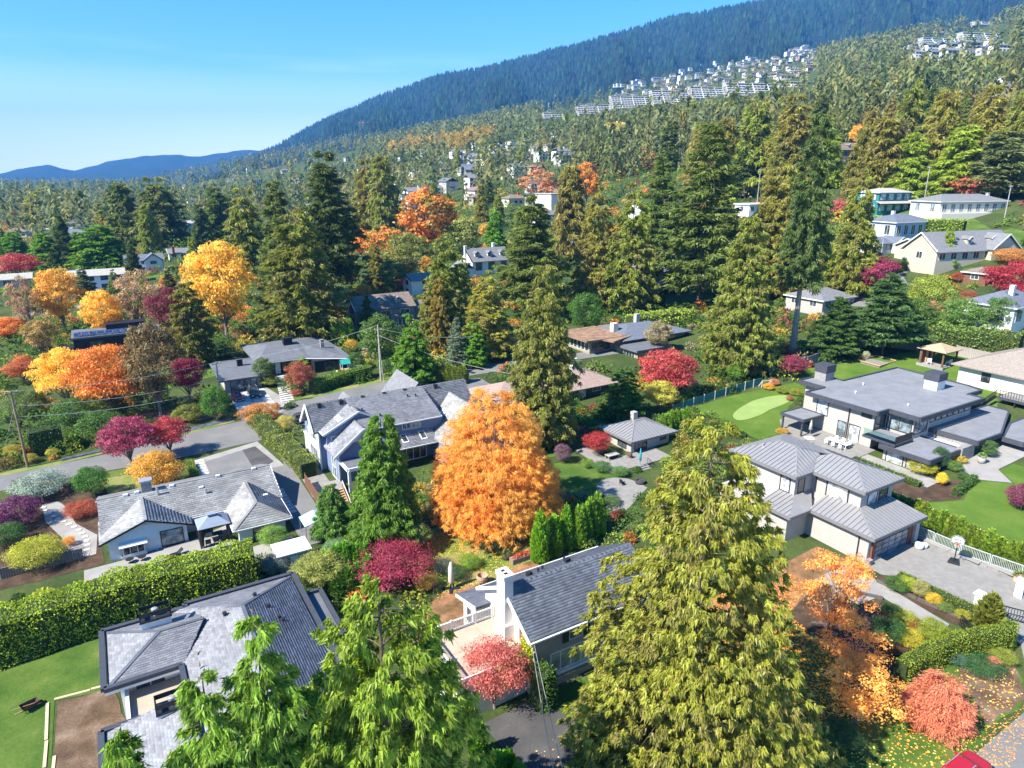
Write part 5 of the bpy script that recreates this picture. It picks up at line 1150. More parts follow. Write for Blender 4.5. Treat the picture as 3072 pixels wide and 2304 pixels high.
# ---------------------------------------------------------------- houses of the middle distance
SPOTS = []           # where houses stand, so that bushes keep out: (x, y, radius)
def uvrect(u0, u1, v0, v1): EXCL.append([UV(u0, v0), UV(u1, v0), UV(u1, v1), UV(u0, v1)])
for r_ in ((-5, 12.5, 40, 61.5), (18, 38.5, 38, 49.3), (-5, 15.5, 74.8, 93.4), (21.5, 49.5, 79, 99), (60, 74, 34, 53.5), (88, 117, 38, 67), (118, 142, 39, 59), (60.5, 70.5, 68.5, 77), (15.5, 42, 129, 155)): uvrect(*r_)
def home(name, label, px, py, w, d, h, rise, style='gable', yaw=31, wall=None, roof=None, win=(3, 1), st=1, gm=None, fm=None, chim=None, dorm=0, over=.5, group=None, lift=0.0, cat_='house', side=1, porch=False, front_gable=0):
    """a house whose front wall's middle stands at the picture point (px, py)"""
    wall = wall or WHITE; roof = roof or RGREY
    b = at(px, py); b = (b[0], b[1], b[2] + lift)
    y = radians(yaw); SPOTS.append((b[0] - sin(y) * d / 2, b[1] + cos(y) * d / 2, max(w, d) * .62))
    H_ = House(name, label, cat_, b, y, group, xy=True)
    a0, a1 = -w / 2, w / 2
    axis = 'u' if style in ('gable', 'hip', 'flat') else 'v'
    if style == 'gable':
        H_.box('wall', wall, a0 + .2, a1 - .2, 0, d, -2.5, h - .05)
        for c, t in ((a0, .2), (a1, -.2)): H_.gablewall('gable_wall', wall, 'u', c, t, 0, d, -2.5, h, h + rise - .15)
        rf = H_.roof(roof, gable_planes(a0 - over, a1 + over, -over, d + over, h - .05 - rise * over / d * 2 + .1, h + rise, 'u'), .16)
        H_.line('rake_trim', fm or WHITE, [(a0 - over - .03, -over, h - .12), (a0 - over - .03, d / 2, h + rise - .1), (a0 - over - .03, d + over, h - .12)], .12, .28)
    elif style == 'gablev':
        H_.box('wall', wall, a0, a1, .2, d, -2.5, h - .05); H_.gablewall('gable_wall', wall, 'v', 0, .2, a0, a1, -2.5, h, h + rise - .15)
        rf = H_.roof(roof, gable_planes(a0 - over, a1 + over, -over, d + over, h - .05, h + rise, 'v'), .16)
        H_.line('rake_trim', fm or WHITE, [(a0 - over, -over - .03, h - .12), (0, -over - .03, h + rise - .1), (a1 + over, -over - .03, h - .12)], .12, .28)
    elif style == 'hip':
        H_.box('wall', wall, a0, a1, 0, d, -2.5, h); rf = H_.roof(roof, hip_planes(a0 - over, a1 + over, -over, d + over, h + .02, h + rise, 'u'), .16)
        H_.line('fascia', fm or WHITE, [(a0 - over - .03, d + over, h - .1), (a0 - over - .03, -over - .03, h - .1), (a1 + over, -over - .03, h - .1)], .12, .24)
    else:
        H_.box('wall', wall, a0, a1, 0, d, -2.5, h); rf = H_.prism('roof', roof, [(a0 - over, -over), (a1 + over, -over), (a1 + over, d + over), (a0 - over, d + over)], h + .02, h + .4)
    nx, sx = win
    for k in range(st):
        z0 = k * (h / st) + h / st * .32; z1 = k * (h / st) + h / st * .85
        for i in range(nx):
            c = a0 + w * (i + .5) / nx; ww = min(w / nx * .55, 2.6); H_.window('f', 0, c - ww / 2, c + ww / 2, z0, z1, 2, 1, fm or WHITE, gm or GLASSD, .1)
        for i in range(sx):
            c = d * (i + .5) / sx; ww = min(d / sx * .45, 1.8); H_.window('l' if side > 0 else 'r', a0 if side > 0 else a1, c - ww / 2, c + ww / 2, z0, z1, 2, 1, fm or WHITE, gm or GLASSD, .1)
    if style == 'gable' and dorm:
        for i in range(dorm):
            c = a0 + w * (i + .5) / dorm if dorm > 2 else a0 + w * (.45 + .3 * i)
            dm = H_.box('dormer', wall, c - .8, c + .8, d * .14, d * .42, h - .1, h + rise * .62)
            H_.roof(roof, gable_planes(c - 1.05, c + 1.05, d * .09, d * .46, h + rise * .6, h + rise * .6 + .7, 'v'), .1, name='dormer_roof')
            H_.line('rake_trim', fm or WHITE, [(c - 1.08, d * .085, h + rise * .55), (c, d * .085, h + rise * .6 + .62), (c + 1.08, d * .085, h + rise * .55)], .1, .2)
            H_.window('f', d * .14, c - .5, c + .5, h + rise * .1, h + rise * .55, 2, 2, fm or WHITE, GLASSS, .1)
    if front_gable:
        fg = front_gable; c = a1 - fg / 2 - .6
        H_.gablewall('gable_wall', wall, 'v', -1.5, .2, c - fg / 2, c + fg / 2, -2.5, h, h + fg * .36); H_.box('wall', wall, c - fg / 2 + .02, c + fg / 2 - .02, -1.3, .1, -2.5, h - .1)
        H_.roof(roof, gable_planes(c - fg / 2 - .4, c + fg / 2 + .4, -2.0, d * .5, h - .05, h + fg * .42, 'v'), .14, name='gable_roof')
        H_.line('rake_trim', fm or WHITE, [(c - fg / 2 - .45, -2.03, h - .1), (c, -2.03, h + fg * .42 - .1), (c + fg / 2 + .45, -2.03, h - .1)], .12, .26)
        H_.window('f', -1.5, c - 1.1, c + 1.1, h * .68, h * .68 + 1.2, 3, 1, fm or WHITE, gm or GLASSD, .1)
    if chim:
        (cx_, cy_, cm, ch_) = chim; H_.box('chimney', cm, cx_ - .45, cx_ + .45, cy_ - .4, cy_ + .4, -1.5 if cx_ < a0 else h - .5, h + rise + ch_)
    return H_
H_ = home('house', 'white two-storey house with pale shake roof in the yellow trees at left', 215, 628, 16, 8, 5.2, 1.5, 'gable', 31, PALEBLUE, RPALE, (4, 1), 2, fm=DARKTRIM, chim=(-5, 1.2, PALEBLUE, .6))
home('house', 'white house with grey front gable right of the pale shake roof', 316, 588, 13, 9, 4.6, 1.9, 'gable', 31, PALEBLUE, RBLUE, (3, 1), 2, front_gable=6, fm=DARKTRIM)
home('house', 'low cream house with a red brick chimney above the village lawn', 408, 560, 15, 8, 3.0, 1.6, 'gable', 31, CREAM, RGREY, (4, 1), 1, chim=(-5.6, -.3, BRICK, 1.2))
home('house', 'pale two-storey house with grey hip roof above the low cream house', 424, 502, 16, 9, 5.6, 1.8, 'hip', 31, CREAM, RPALE, (5, 2), 2)
home('house', 'grey-roofed low house at the left edge below the crimson maple', 18, 622, 14, 8, 3, 1.4, 'gable', 31, GREYW, RPALE, (3, 1), 1)
K_ = home('house', 'black flat house with a row of dark roof panels behind the orange maple', 262, 768, 17, 9, 4.6, .3, 'flat', 31, BLACKW, RBLACK, (2, 1), 1, fm=DARKTRIM, over=.3)
for i in range(11):
    x0 = -8.2 + i * 1.48; m = MB(); m.slab([(x0, .2, 5.1), (x0 + 1.36, .2, 5.1), (x0 + 1.36, 2.0, 5.75), (x0, 2.0, 5.75)], .06); m.build('roof_panel', glass_mat('roof_panel_glass', (.03, .04, .08), .1), K_.root)
K_.box('roof_box', BLACKW, -2, 6, 5, 8.4, 4.9, 6.3); K_.box('annexe', BLACKW, -11, -8.6, 0.5, 5, -1, 2.6)
L_H = home('house', 'brown-grey house with tall red brick chimney and two white dormers', 836, 708, 15, 9, 5.2, 2.7, 'gable', 31, BROWNW, RBROWN, (3, 2), 1, dorm=2, chim=(-7.85, 3.2, BRICK, 1.2))
for i in range(4): L_H.box('porch_column', WHITE, 1.4 + i * 1.1, 1.6 + i * 1.1, -1.2, -1.0, -1.5, 2.6)
L_H.roof(RBROWN, [[(.6, -1.9, 2.6), (6.6, -1.9, 2.6), (6.6, .1, 3.5), (.6, .1, 3.5)]], .14, name='porch_roof'); L_H.box('wall', BROWNW, 7.4, 13, 1, 8, -2, 3.6); L_H.roof(RBROWN, gable_planes(7.0, 13.6, .4, 8.6, 3.6, 5.4, 'u'), .14, name='wing_roof')
M_H = home('house', 'white steep-gabled house with grey roof, dormers and white chimneys', 1062, 592, 15, 9, 5.0, 3.8, 'gable', 31, WHITE, RGREY, (3, 2), 1, dorm=3, fm=DARKTRIM, chim=(-7.8, 4.5, WHITE, 1.0))
M_H.box('wall', WHITE, -13, -7.6, -1, 5, -3, 2.6); M_H.roof(RGREY, gable_planes(-13.5, -7.3, -1.5, 5.5, 2.6, 4.8, 'v'), .14, name='wing_roof'); M_H.box('chimney', WHITE, 3.4, 4.3, 5, 6, 7, 10.2)
home('garage', 'white two-level garage with grey roof left of the white steep-gabled house', 922, 640, 9.5, 7, 5.2, 1.5, 'gable', 31, WHITE, RGREY, (1, 1), 2, fm=DARKTRIM)
# the old flat-roofed bungalow
N_H = House('house', 'old low bungalow with mossy flat roofs above the rose-red maple', 'house', (95, 108, 3.4))
def nb(p, z): x = atz(p[0], p[1], z); return toUV(x[0], x[1])
N_H.prism('roof', RMOSS, [nb((1245, 722), 6.6), nb((1326, 738), 6.6), nb((1372, 722), 6.6), nb((1345, 702), 6.6), nb((1300, 700), 6.6)], 6.3, 6.6)
q0, q1 = nb((1250, 738), 5.4), nb((1322, 748), 5.4)
N_H.box('wall', OLDWALL, 86.5, 96, 112, 121, 2, 6.25); N_H.box('wall', OLDWALL, 93, 112, 110, 122, 2, 6.0); N_H.box('wall', OLDWALL, 92.5, 101, 103.5, 110.5, 1.5, 5.0)
N_H.roof(RBLUE, hip_planes(92.8, 113, 108.6, 123, 6.1, 7.8), .2); N_H.prism('roof', RMOSS, [(84.6, 110.6), (95.5, 110.6), (95.5, 122), (84.6, 122)], 6.32, 6.7); N_H.prism('roof', RBLACK, [(91.6, 102.8), (101.8, 102.8), (101.8, 109), (91.6, 109)], 5.0, 5.4)
for i in range(6): N_H.window('l', 86.5, 112.4 + i * 1.35, 113.6 + i * 1.35, 3.9, 6.0, 1, 1, WHITE, GLASSD, .08)
N_H.window('f', 112, 87, 92, 3.9, 6.0, 4, 1, WOODBROWN, GLASSD, .1); N_H.window('l', 92.5, 104.5, 108, 3.4, 4.7, 4, 1, WHITE, GLASSD, .08)
N_H.box('chimney', CREAM, 94.8, 96.2, 114.5, 115.7, 6.3, 8.6); N_H.box('chimney', GREYW, 103.5, 104.5, 117, 118, 7, 9.4)
for i in range(5): N_H.box('garden_step', WOODGREY, 83.5 - i * .3, 88 - i * .2, 107.5 - i * 1.1, 107.9 - i * 1.1, 2.4 - i * .25, 2.75 - i * .25)
uvrect(83, 114, 102, 124)
O_H = House('house', 'low house with pinkish brown hip roof behind the fiery orange tree', 'house', (62, 96, 1.4))
O_H.box('wall', M('dark_green_wall', (.05, .09, .08), .8), 52, 76, 92, 100, .5, 4.2); O_H.roof(M('pink_brown_roof', (.30, .22, .19), .9, .15, 2, .3), hip_planes(51, 77.4, 90.8, 101.4, 4.2, 6.2), .16); O_H.box('chimney', WHITE, 70.5, 71.5, 96, 97, 5.2, 8.2)
O_H.window('f', 92, 69, 70.5, 1.8, 4.0, 1, 1, WHITE, GLASSB, .1, 'door'); O_H.window('f', 92, 72, 73.8, 2.9, 4.0, 2, 1, WHITE, GLASSD, .08); uvrect(50, 78, 90, 102)
P_H = home('house', 'pale grey two-storey house above the yellow hedge by the pool', 1412, 636, 15, 10, 6.2, 2.0, 'hip', 31, GREYW, RGREY, (3, 2), 2, fm=DARKTRIM)
P_H.box('wall', WHITE, -12, -7, -1, 7, -3, 3.4); P_H.roof(RGREY, hip_planes(-12.8, -6.4, -1.8, 7.6, 3.4, 4.8, 'v'), .14, name='wing_roof'); P_H.roof(RGREY, [[(-1, -2.6, 3.1), (8, -2.6, 3.1), (8, .1, 3.9), (-1, .1, 3.9)]], .14, name='porch_roof')
for x in (-.6, 3.4, 7.6): P_H.box('porch_column', WHITE, x, x + .35, -2.4, -2.05, -3, 3.1)
home('house', 'reddish brown house with white trim hidden behind the loose cedar', 1660, 640, 12, 9, 4.5, 2.2, 'gablev', 31, M('rust_wall', (.22, .07, .05), .85), RPALE, (2, 1), 2)
home('house', 'grey hip-roofed house right behind the forked trees by the board fence', 1810, 668, 12, 10, 2.6, 2.0, 'hip', 31, GREYW, RGREY, (3, 2), 1)
T_H = home('house', 'teal two-storey house with white trim on the right slope', 1928, 462, 14, 9, 7.0, 1.3, 'hip', 20, TEAL, RPALE, (4, 2), 2, gm=GLASSB)
T_H.roof(RPALE, [[(-8, -2.0, 3.5), (8, -2.0, 3.5), (8, .1, 4.2), (-8, .1, 4.2)]], .14, name='porch_roof')
W_H = home('house', 'long white bungalow with grey hip roof and many windows at upper right', 2100, 468, 26, 11, 4.6, 2.0, 'hip', 16, CREAM, RGREY, (8, 2), 1, gm=GLASSS, chim=(11.5, 6, CREAM, .4)); W_H.box('terrace', CREAM, -13.6, 13.6, -1.6, -.06, -2.5, 1.2)
home('house', 'light blue two-storey house with grey hip roof and white chimney', 1968, 520, 15, 10, 5.4, 2.0, 'hip', 24, BLUEW, RBLUE, (5, 2), 1, chim=(-1.5, 6, WHITE, .8))
home('garage', 'white garage wing with grey gable below the light blue house', 1918, 548, 11, 8, 3.0, 1.4, 'gable', 24, WHITE, RBLUE, (1, 1), 1, front_gable=4)
R_H = home('house', 'long beige house with grey roof, big front gables and white trim at right', 2105, 568, 26, 10, 3.4, 4.2, 'gable', 18, M('beige_wall', (.46, .42, .33), .85, .06), RGREY, (7, 1), 1, dorm=2, front_gable=9)
home('house', 'low grey garage wing left of the long beige house', 2020, 556, 11, 8, 2.8, 2.0, 'gable', 18, MATS['beige_wall'], RGREY, (2, 1), 1)
home('house', 'white house with dark blue roof cut by the right edge', 2218, 706, 13, 9, 4.4, 2.4, 'hip', 31, WHITE, RBLUE, (3, 2), 1, gm=GLASSS, chim=(-2, 3, WHITE, 1.2))
home('garden_house', 'small garden house with brown roof left of the dark blue roof', 2140, 612, 5, 5, 2.4, 1.2, 'hip', 31, WOODBROWN, RBROWN, (2, 1), 1)
home('house', 'brown gabled house alone under the high wood on the right', 1838, 346, 19, 9, 5.0, 3.2, 'gable', 22, M('mauve_wall', (.26, .20, .20), .85), RBROWN, (5, 2), 1, front_gable=7, dorm=2, chim=(-8, 4, BRICK, .8))
home('house', 'white flat-roofed house in the trees left of the very tall fir', 1412, 470, 13, 9, 5.6, .3, 'flat', 31, WHITE, RPALE, (3, 1), 2, gm=GLASSS)
home('house', 'white low flat-roofed house behind the lime cedar', 1650, 462, 15, 8, 3.4, .3, 'flat', 24, WHITE, WHITE, (5, 1), 1)
home('house', 'white house with low roof among trees under the white terraces', 1215, 545, 12, 8, 3.4, 1.4, 'gable', 31, WHITE, RGREY, (3, 1), 1)
home('house', 'low white house at the right edge above the lime hedge', 2200, 358, 16, 8, 3.2, 1.2, 'hip', 18, CREAM, RBROWN, (4, 1), 1)
home('house', 'low brown-roofed house at the right edge beneath another', 2205, 398, 15, 8, 3.0, 1.0, 'hip', 18, CREAM, RBROWN, (4, 1), 1)

# ---------------------------------------------------------------- the village and the town on the slope
def far_house_proto(kind):
    objs = []
    w, d = 12, 8
    def add(n, m, mt): me = m.mesh('far_' + n); me.materials.append(mt); objs.append((n, me))
    wm = {0: WHITE, 1: CREAM, 2: GREYW, 3: WHITE, 4: TAN}[kind]; rm = {0: RGREY, 1: RBROWN, 2: RBLUE, 3: RPALE, 4: RBROWN}[kind]
    h = {0: 5.4, 1: 3.4, 2: 5.2, 3: 6.0, 4: 3.6}[kind]
    add('wall', MB().box(-w / 2, w / 2, 0, d, -4, h), wm)
    m = MB()
    if kind in (0, 2): [m.slab(p, .2) for p in gable_planes(-w / 2 - .6, w / 2 + .6, -.6, d + .6, h, h + 2.2, 'u')]
    elif kind in (1, 4): [m.slab(p, .2) for p in hip_planes(-w / 2 - .6, w / 2 + .6, -.6, d + .6, h, h + 1.8, 'u')]
    else: m.box(-w / 2 - .4, w / 2 + .4, -.6, d + .4, h, h + .35); m.box(-w / 2, w / 4, -1.5, 0, h / 2 - .15, h / 2 + .1)
    add('roof', m, rm)
    for k in range(2 if h > 5 else 1):
        for i in range(4):
            c = -w / 2 + w * (i + .5) / 4; z = .9 + k * 2.6; add('window', MB().box(c - .85, c + .85, -.07, .03, z, z + 1.35), GLASSD)
    add('window', MB().box(-w / 2 - .07, -w / 2 + .03, d * .3, d * .6, 1.0, 2.3), GLASSD)
    if kind in (0, 1): add('chimney', MB().box(2, 3, d * .45, d * .6, h, h + 3), BRICK if kind else WHITE)
    return objs
FHP = [far_house_proto(k) for k in range(5)]
AUTO = []
def far_house(px, py, kind, s=1.0, yaw=None, group='houses of the village', what=None, sxy=1.0):
    b = at(px, py); o = empty('house', b, radians(31 if yaw is None else yaw), None, 'house', group); o.scale = (s * sxy, s, s)
    for n, me in FHP[kind]: link(n, me, o)
    SPOTS.append((b[0], b[1] + 3, 8 * s))
    AUTO.append((o, what or ['white gabled house', 'low cream house', 'grey gabled house', 'white flat-roofed house', 'low tan house'][kind], px, py)); return o
r = random.Random(44)
for (px, py) in [(600, 402), (640, 398), (690, 394), (745, 388), (790, 374), (835, 388), (872, 398), (905, 382), (882, 436), (762, 446), (722, 424), (655, 434), (684, 460), (562, 398), (592, 436), (985, 338), (1010, 333), (1040, 323), (1075, 328), (1110, 318), (1140, 312), (870, 350), (822, 354), (792, 348), (920, 338), (952, 333), (1180, 348), (1225, 352), (962, 374), (1012, 378), (1062, 362), (1102, 388), (60, 476), (30, 512), (162, 496), (204, 474), (244, 460), (122, 444), (304, 454), (384, 446), (422, 436), (470, 414), (346, 424), (252, 424), (182, 432), (92, 414), (130, 520), (170, 535), (20, 540), (510, 420), (540, 372), (500, 392), (620, 372), (445, 455), (520, 450), (1160, 372), (1290, 318), (1340, 300), (1130, 350), (905, 455), (860, 470), (800, 410), (1040, 400), (980, 410), (1195, 322), (1250, 305), (1195, 490), (1210, 300), (1420, 285), (1480, 290), (1560, 300), (30, 440), (5, 470), (220, 405), (150, 410), (320, 400), (400, 405)]:
    far_house(px + r.uniform(-4, 4), py + r.uniform(-3, 3), r.choice([0, 1, 2, 3, 0, 3, 4, 1]), r.uniform(.85, 1.3), 31 + r.choice([0, 0, 0, 90, -20]))
for _ in range(44): far_house(r.uniform(480, 1230), r.uniform(322, 470), r.choice([0, 1, 2, 3, 0, 3, 4, 1]), r.uniform(.85, 1.3), 31 + r.choice([0, 0, 90, -20]))
# houses crowded on the open slope
n = 0; tries = 0
while n < 175 and tries < 7000:
    tries += 1; px, py = r.uniform(1330, 1765), r.uniform(96, 235)
    if not inpoly(px, py, TOWN[0]) or py > 232 - (px - 1330) * .16: continue
    b = at(px, py)
    if any((b[0] - q[0]) ** 2 + (b[1] - q[1]) ** 2 < 230 for q in SPOTS[-n - 1:]): continue
    far_house(px, py, r.choice([0, 3, 4, 1, 2, 3, 1]), r.uniform(.9, 1.5), r.choice([8, 12, 16, 31]), 'houses crowded on the open slope', None, r.uniform(1, 1.5)); n += 1
for (px, py) in [(1960, 118), (1990, 124), (2030, 128), (2065, 126), (2100, 122), (2135, 116), (2165, 112), (1985, 108), (2020, 112), (2060, 110), (2100, 106), (2150, 100), (2085, 205), (2110, 203), (2190, 190), (2205, 215), (1760, 232), (1720, 240), (1660, 236), (1600, 243)]:
    far_house(px, py, r.choice([3, 0, 3, 2]), r.uniform(1.1, 1.6), 12, 'houses high on the right slope', None, 1.3)
def terrace(label, px, py, w, n, yaw, wall=WHITE, name='apartment_terrace', step=2.6, d=12, group='terraced apartment blocks'):
    """apartments stepping up the slope: each storey set back, with a white parapet and a band of windows"""
    b = at(px, py); o = empty(name, (b[0], b[1], b[2] - 2), radians(yaw), label, 'building', group)
    for k in range(n):
        y0 = k * step; z0 = 1 + k * 3.0
        s_ = MB().box(-w / 2, w / 2, y0 + 1.6, y0 + d, z0 - 4, z0 + 3.0).build('storey', GREYW, o)
        MB().box(-w / 2 - .3, w / 2 + .3, y0 - .2, y0 + .15, z0 - .4, z0 + .75).build('balcony', wall, o)
        MB().box(-w / 2 - .3, w / 2 + .3, y0 - .2, y0 + d, z0 - .45, z0 - .15).build('slab', wall, o)
        for i in range(int(w / 5)):
            x0 = -w / 2 + i * 5 + .5; MB().box(x0, x0 + 3.6, y0 + 1.5, y0 + 1.62, z0 + .3, z0 + 2.5).build('window', GLASSD, s_)
            if i % 4 == 3: MB().box(x0 - .75, x0 - .45, y0 - .1, y0 + 1.7, z0 - .4, z0 + 2.9).build('party_wall', wall, s_)
    MB().box(-w / 2 - .3, w / 2 + .3, (n - 1) * step + .6, n * step + d, 1 + n * 3.0 - .02, 1 + n * 3.0 + .35).build('roof', wall, o)
    SPOTS.append((b[0], b[1], w * .6)); return o
terrace('white terraced apartments, leftmost block, half hidden by firs', 1205, 254, 50, 3, 12); terrace('white terraced apartments, second block from the left', 1290, 244, 62, 5, 12)
terrace('white terraced apartments, wide middle block above the dark firs', 1372, 232, 70, 6, 11); terrace('white terraced apartments, block right of the middle one', 1462, 222, 66, 6, 10); terrace('white terraced apartments, block beside the small dark trees', 1540, 210, 56, 5, 10); terrace('white terraced apartments, rightmost block of the long row', 1625, 204, 60, 5, 9)
terrace('low white terrace with red corner at the end of the open slope', 1728, 186, 52, 2, 9); terrace('small left block of the blue-white apartments high at right', 1968, 104, 34, 3, 14, group='high apartment blocks'); terrace('middle block of the blue-white apartments high at right', 2040, 98, 62, 4, 13, M('aqua_white', (.62, .72, .74), .6), group='high apartment blocks'); terrace('right block of the blue-white apartments high at right', 2130, 88, 62, 4, 13, MATS['aqua_white'], group='high apartment blocks')
terrace('long white terrace above the blue-white apartments', 2030, 70, 60, 2, 14, group='high apartment blocks'); terrace('topmost white terrace near the upper right corner', 2130, 52, 50, 2, 14, group='high apartment blocks')
# cranes on the wooded mountain foot
for (px, py, hh, ln, rz, lab) in ((790, 290, 52, 62, .3, 'taller red tower crane standing before the blue mountain'), (824, 290, 40, 52, .5, 'shorter red tower crane right of the taller one')):
    y_ = 3050; x_ = (px * K - CX) / FP * (y_ * csP); zt = topz(x_, y_, 264 if hh == 52 else 269); o = empty('tower_crane', (x_, y_, zt - hh), rz, lab, 'crane', 'tower cranes')
    CRN = M('crane_red', (.50, .10, .05), .5)
    MB().bar((0, 0, 0), (0, 0, hh + 6), 2.4).build('mast', CRN, o); MB().bar((-16, 0, hh), (ln, 0, hh), 1.9).build('jib', CRN, o); MB().bar((-16, 0, hh - 2), (-11, 0, hh - 2), 3.2).build('counterweight', GREYW, o); MB().bar((0, 0, hh + 6), (ln * .6, 0, hh + .8), .4).build('tie', CRN, o); MB().box(.6, 2.8, -2.6, -.8, hh - 3.2, hh - .6).build('cab', WHITE, o)
y_ = 3080; x_ = (806 * K - CX) / FP * (y_ * csP); zb = topz(x_, y_, 288)
o = empty('building_site', (x_, y_, zb - 8), .2, 'pale unfinished buildings under the red cranes', 'building')
for k, (a, w_, h_) in enumerate(((-22, 22, 16), (2, 16, 24), (20, 24, 14))):
    MB().box(a, a + w_, 0, 14, -22, h_).build('block', CREAM, o)
    for j in range(int(h_ / 4)): MB().box(a + 1, a + w_ - 1, -.1, .1, h_ - 3 - j * 4, h_ - 1 - j * 4).build('window_band', GLASSS, o)
# ---------------------------------------------------------------- the great trees of the foreground
def hero(name, base, h, crown, mat, col, label, trunk_r, bark=BARK, cat_='tree', group=None, alt_trunk=None):
    o = empty(name, base, 0, label, cat_, group)
    tm = trunk_mesh('trunk', h * .9, trunk_r, .03, 10, .05, 3); tm.materials.append(bark); link('trunk', tm, o)
    V, F, var = crown
    me = np_mesh('crown', V, F, var); me.materials.append(mat)
    c = link('crown', me, o); c.color = tuple(col) + (1,)
    TREES.append(o); return o
def limbs_part(o, h, R, n, seed, r=.05, droop=.35, t0=.08, t1=.9, reach=.8, mat=BARKGREY):
    """bare grey limbs that show between the sprays"""
    g = random.Random(seed); b = MB()
    for i in range(n):
        t = g.uniform(t0, t1); a = i * 2.4 + g.uniform(-.4, .4); L_ = R * (1 - t) ** .8 * reach * g.uniform(.7, 1.1)
        p = []
        for k in range(5):
            s = k / 4; p.append((cos(a) * L_ * s, sin(a) * L_ * s, h * t + L_ * (.25 * s - droop * s * s)))
        b.tube(p, [r * (1 - .8 * k / 4) for k in range(5)], 5, cap=False)
    tr = [c for c in o.children if c.name.startswith('trunk')][0]; bm = bmesh.new(); bm.from_mesh(tr.data); tmp = b.mesh('limbs'); bm.from_mesh(tmp); bm.to_mesh(tr.data); bm.free()
    bpy.data.meshes.remove(tmp)
bx = atd(1500, 38.5)
h = topz(bx[0], bx[1], 848) - bx[2]
o = hero('cedar_tree', bx, h, conifer(51, h, 9.3, 600, 8, 40, .36, .125, rnd=.42, droop=.55, up=.1, base=.02, power=.60, ragged=.32, hang=1.0, lat=.5, inner=.55), CEDARLEAF, (.15, .155, .022),
         'huge yellow-green cedar with rusty cones, tallest tree in the right foreground', .55)
limbs_part(o, h, 8.4, 90, 4)
bx = atd(842, 28.5)
h = topz(bx[0], bx[1], 1205) - bx[2]
o = hero('cedar_tree', bx, h, conifer(52, h, 8.5, 500, 8, 40, .38, .12, rnd=.40, droop=.55, up=.1, base=.02, power=.60, ragged=.35, hang=1.25, lat=.5, inner=.55), CEDARGREEN, (.13, .18, .02),
         'broad bright green cedar with hanging sprays beside the deck, bottom of the picture', .5)
limbs_part(o, h, 8.5, 70, 5)
for (px, d, yt, R, nb, label) in ((605, 25.5, 1285, 5.4, 350, 'slender bright green cedar top in front of the grey hipped roof'), (492, 24.5, 1372, 4.4, 280, 'narrow green cedar top rising left of two others over the grey roof'), (312, 23.0, 1530, 3.8, 220, 'small green cedar tip at the bottom left beside the dug bed')):
    bx = atd(px, d); h = topz(bx[0], bx[1], yt) - bx[2]
    o = hero('cedar_tree', bx, h, conifer(int(px), h, R, nb, 6, 36, .38, .11, rnd=.4, droop=.6, up=.1, base=.2, power=.8, ragged=.45, hang=1.1, lat=.5, inner=.7), CEDARGREEN, (.105, .17, .02), label, .28)
    limbs_part(o, h, R, 50, int(px), .035, t0=.35, t1=.97)
# the fiery tree
bx = at(1072, 1128); h = topz(bx[0], bx[1], 836) - bx[2]
o = hero('fiery_tree', bx, h, feather(61, h, 8.3, 820, 8, 28, .34, .062), FIRE, (.45, .225, .05), 'broad cone-shaped tree in blazing orange autumn leaf, middle of the picture', .3, BARKGREY)
limbs_part(o, h, 7.6, 160, 8, .045, .25, .06, .95, .9)
# the dark green cedar before the blue house, and its small neighbour
bx = at(838, 1172); h = topz(bx[0], bx[1], 872) - bx[2]
o = hero('cedar_tree', bx, h, conifer(71, h, 4.9, 420, 7, 28, .42, .15, droop=.5, up=.15, base=.03, power=.72, ragged=.3, hang=.7, lat=.5), CEDARGREEN, (.075, .135, .016), 'full dark green cedar in front of the blue shingled house', .3)
bx = at(722, 1160); h = topz(bx[0], bx[1], 1035) - bx[2]
o = hero('cedar_tree', bx, h, conifer(72, h, 2.5, 200, 6, 22, .34, .12, droop=.5, up=.15, base=.03, power=.7, ragged=.3, hang=.7), CEDARGREEN, (.075, .14, .025), 'small green cedar beside the wooden stairs of the blue house', .15)
# the brownish cedar behind the fiery tree
bx = at(1170, 960); h = topz(bx[0], bx[1], 540) - bx[2]
o = hero('cedar_tree', bx, h, conifer(73, h, 6.0, 430, 7, 26, .5, .19, droop=.55, up=.1, base=.03, power=.55, ragged=.4, hang=1.0, lat=.55), CEDARLEAF, (.12, .13, .025), 'tall brownish green cedar straight behind the fiery orange tree', .45)
limbs_part(o, h, 6.0, 80, 9, .05)
# the ragged fir with a long bare pale trunk
bx = at(1711, 768); h = topz(bx[0], bx[1], 210) - bx[2]
o = hero('fir_tree', bx, h, (lambda q: (q[0] + np.array([0, 0, h * .30]), q[1], q[2]))(conifer(74, h * .70, 5.4, 230, 8, 20, .75, .24, droop=.75, up=.2, base=.0, power=.38, ragged=.65, hang=.75, lat=.5, inner=.8)), FIRLEAF, (.058, .085, .022),
         'very tall ragged fir with a long bare pale trunk beside the board fence', .62, BARKPALE)
# the big leaning cedar left of it
bx = at(1590, 800); h = topz(bx[0], bx[1], 440) - bx[2]
hero('cedar_tree', bx, h, conifer(75, h, 8.2, 420, 7, 24, .62, .23, droop=.5, up=.15, base=.03, power=.62, ragged=.45, hang=.8, lat=.6), CEDARLEAF, (.125, .145, .024), 'wide loose yellow-green cedar just left of the ragged fir', .5)

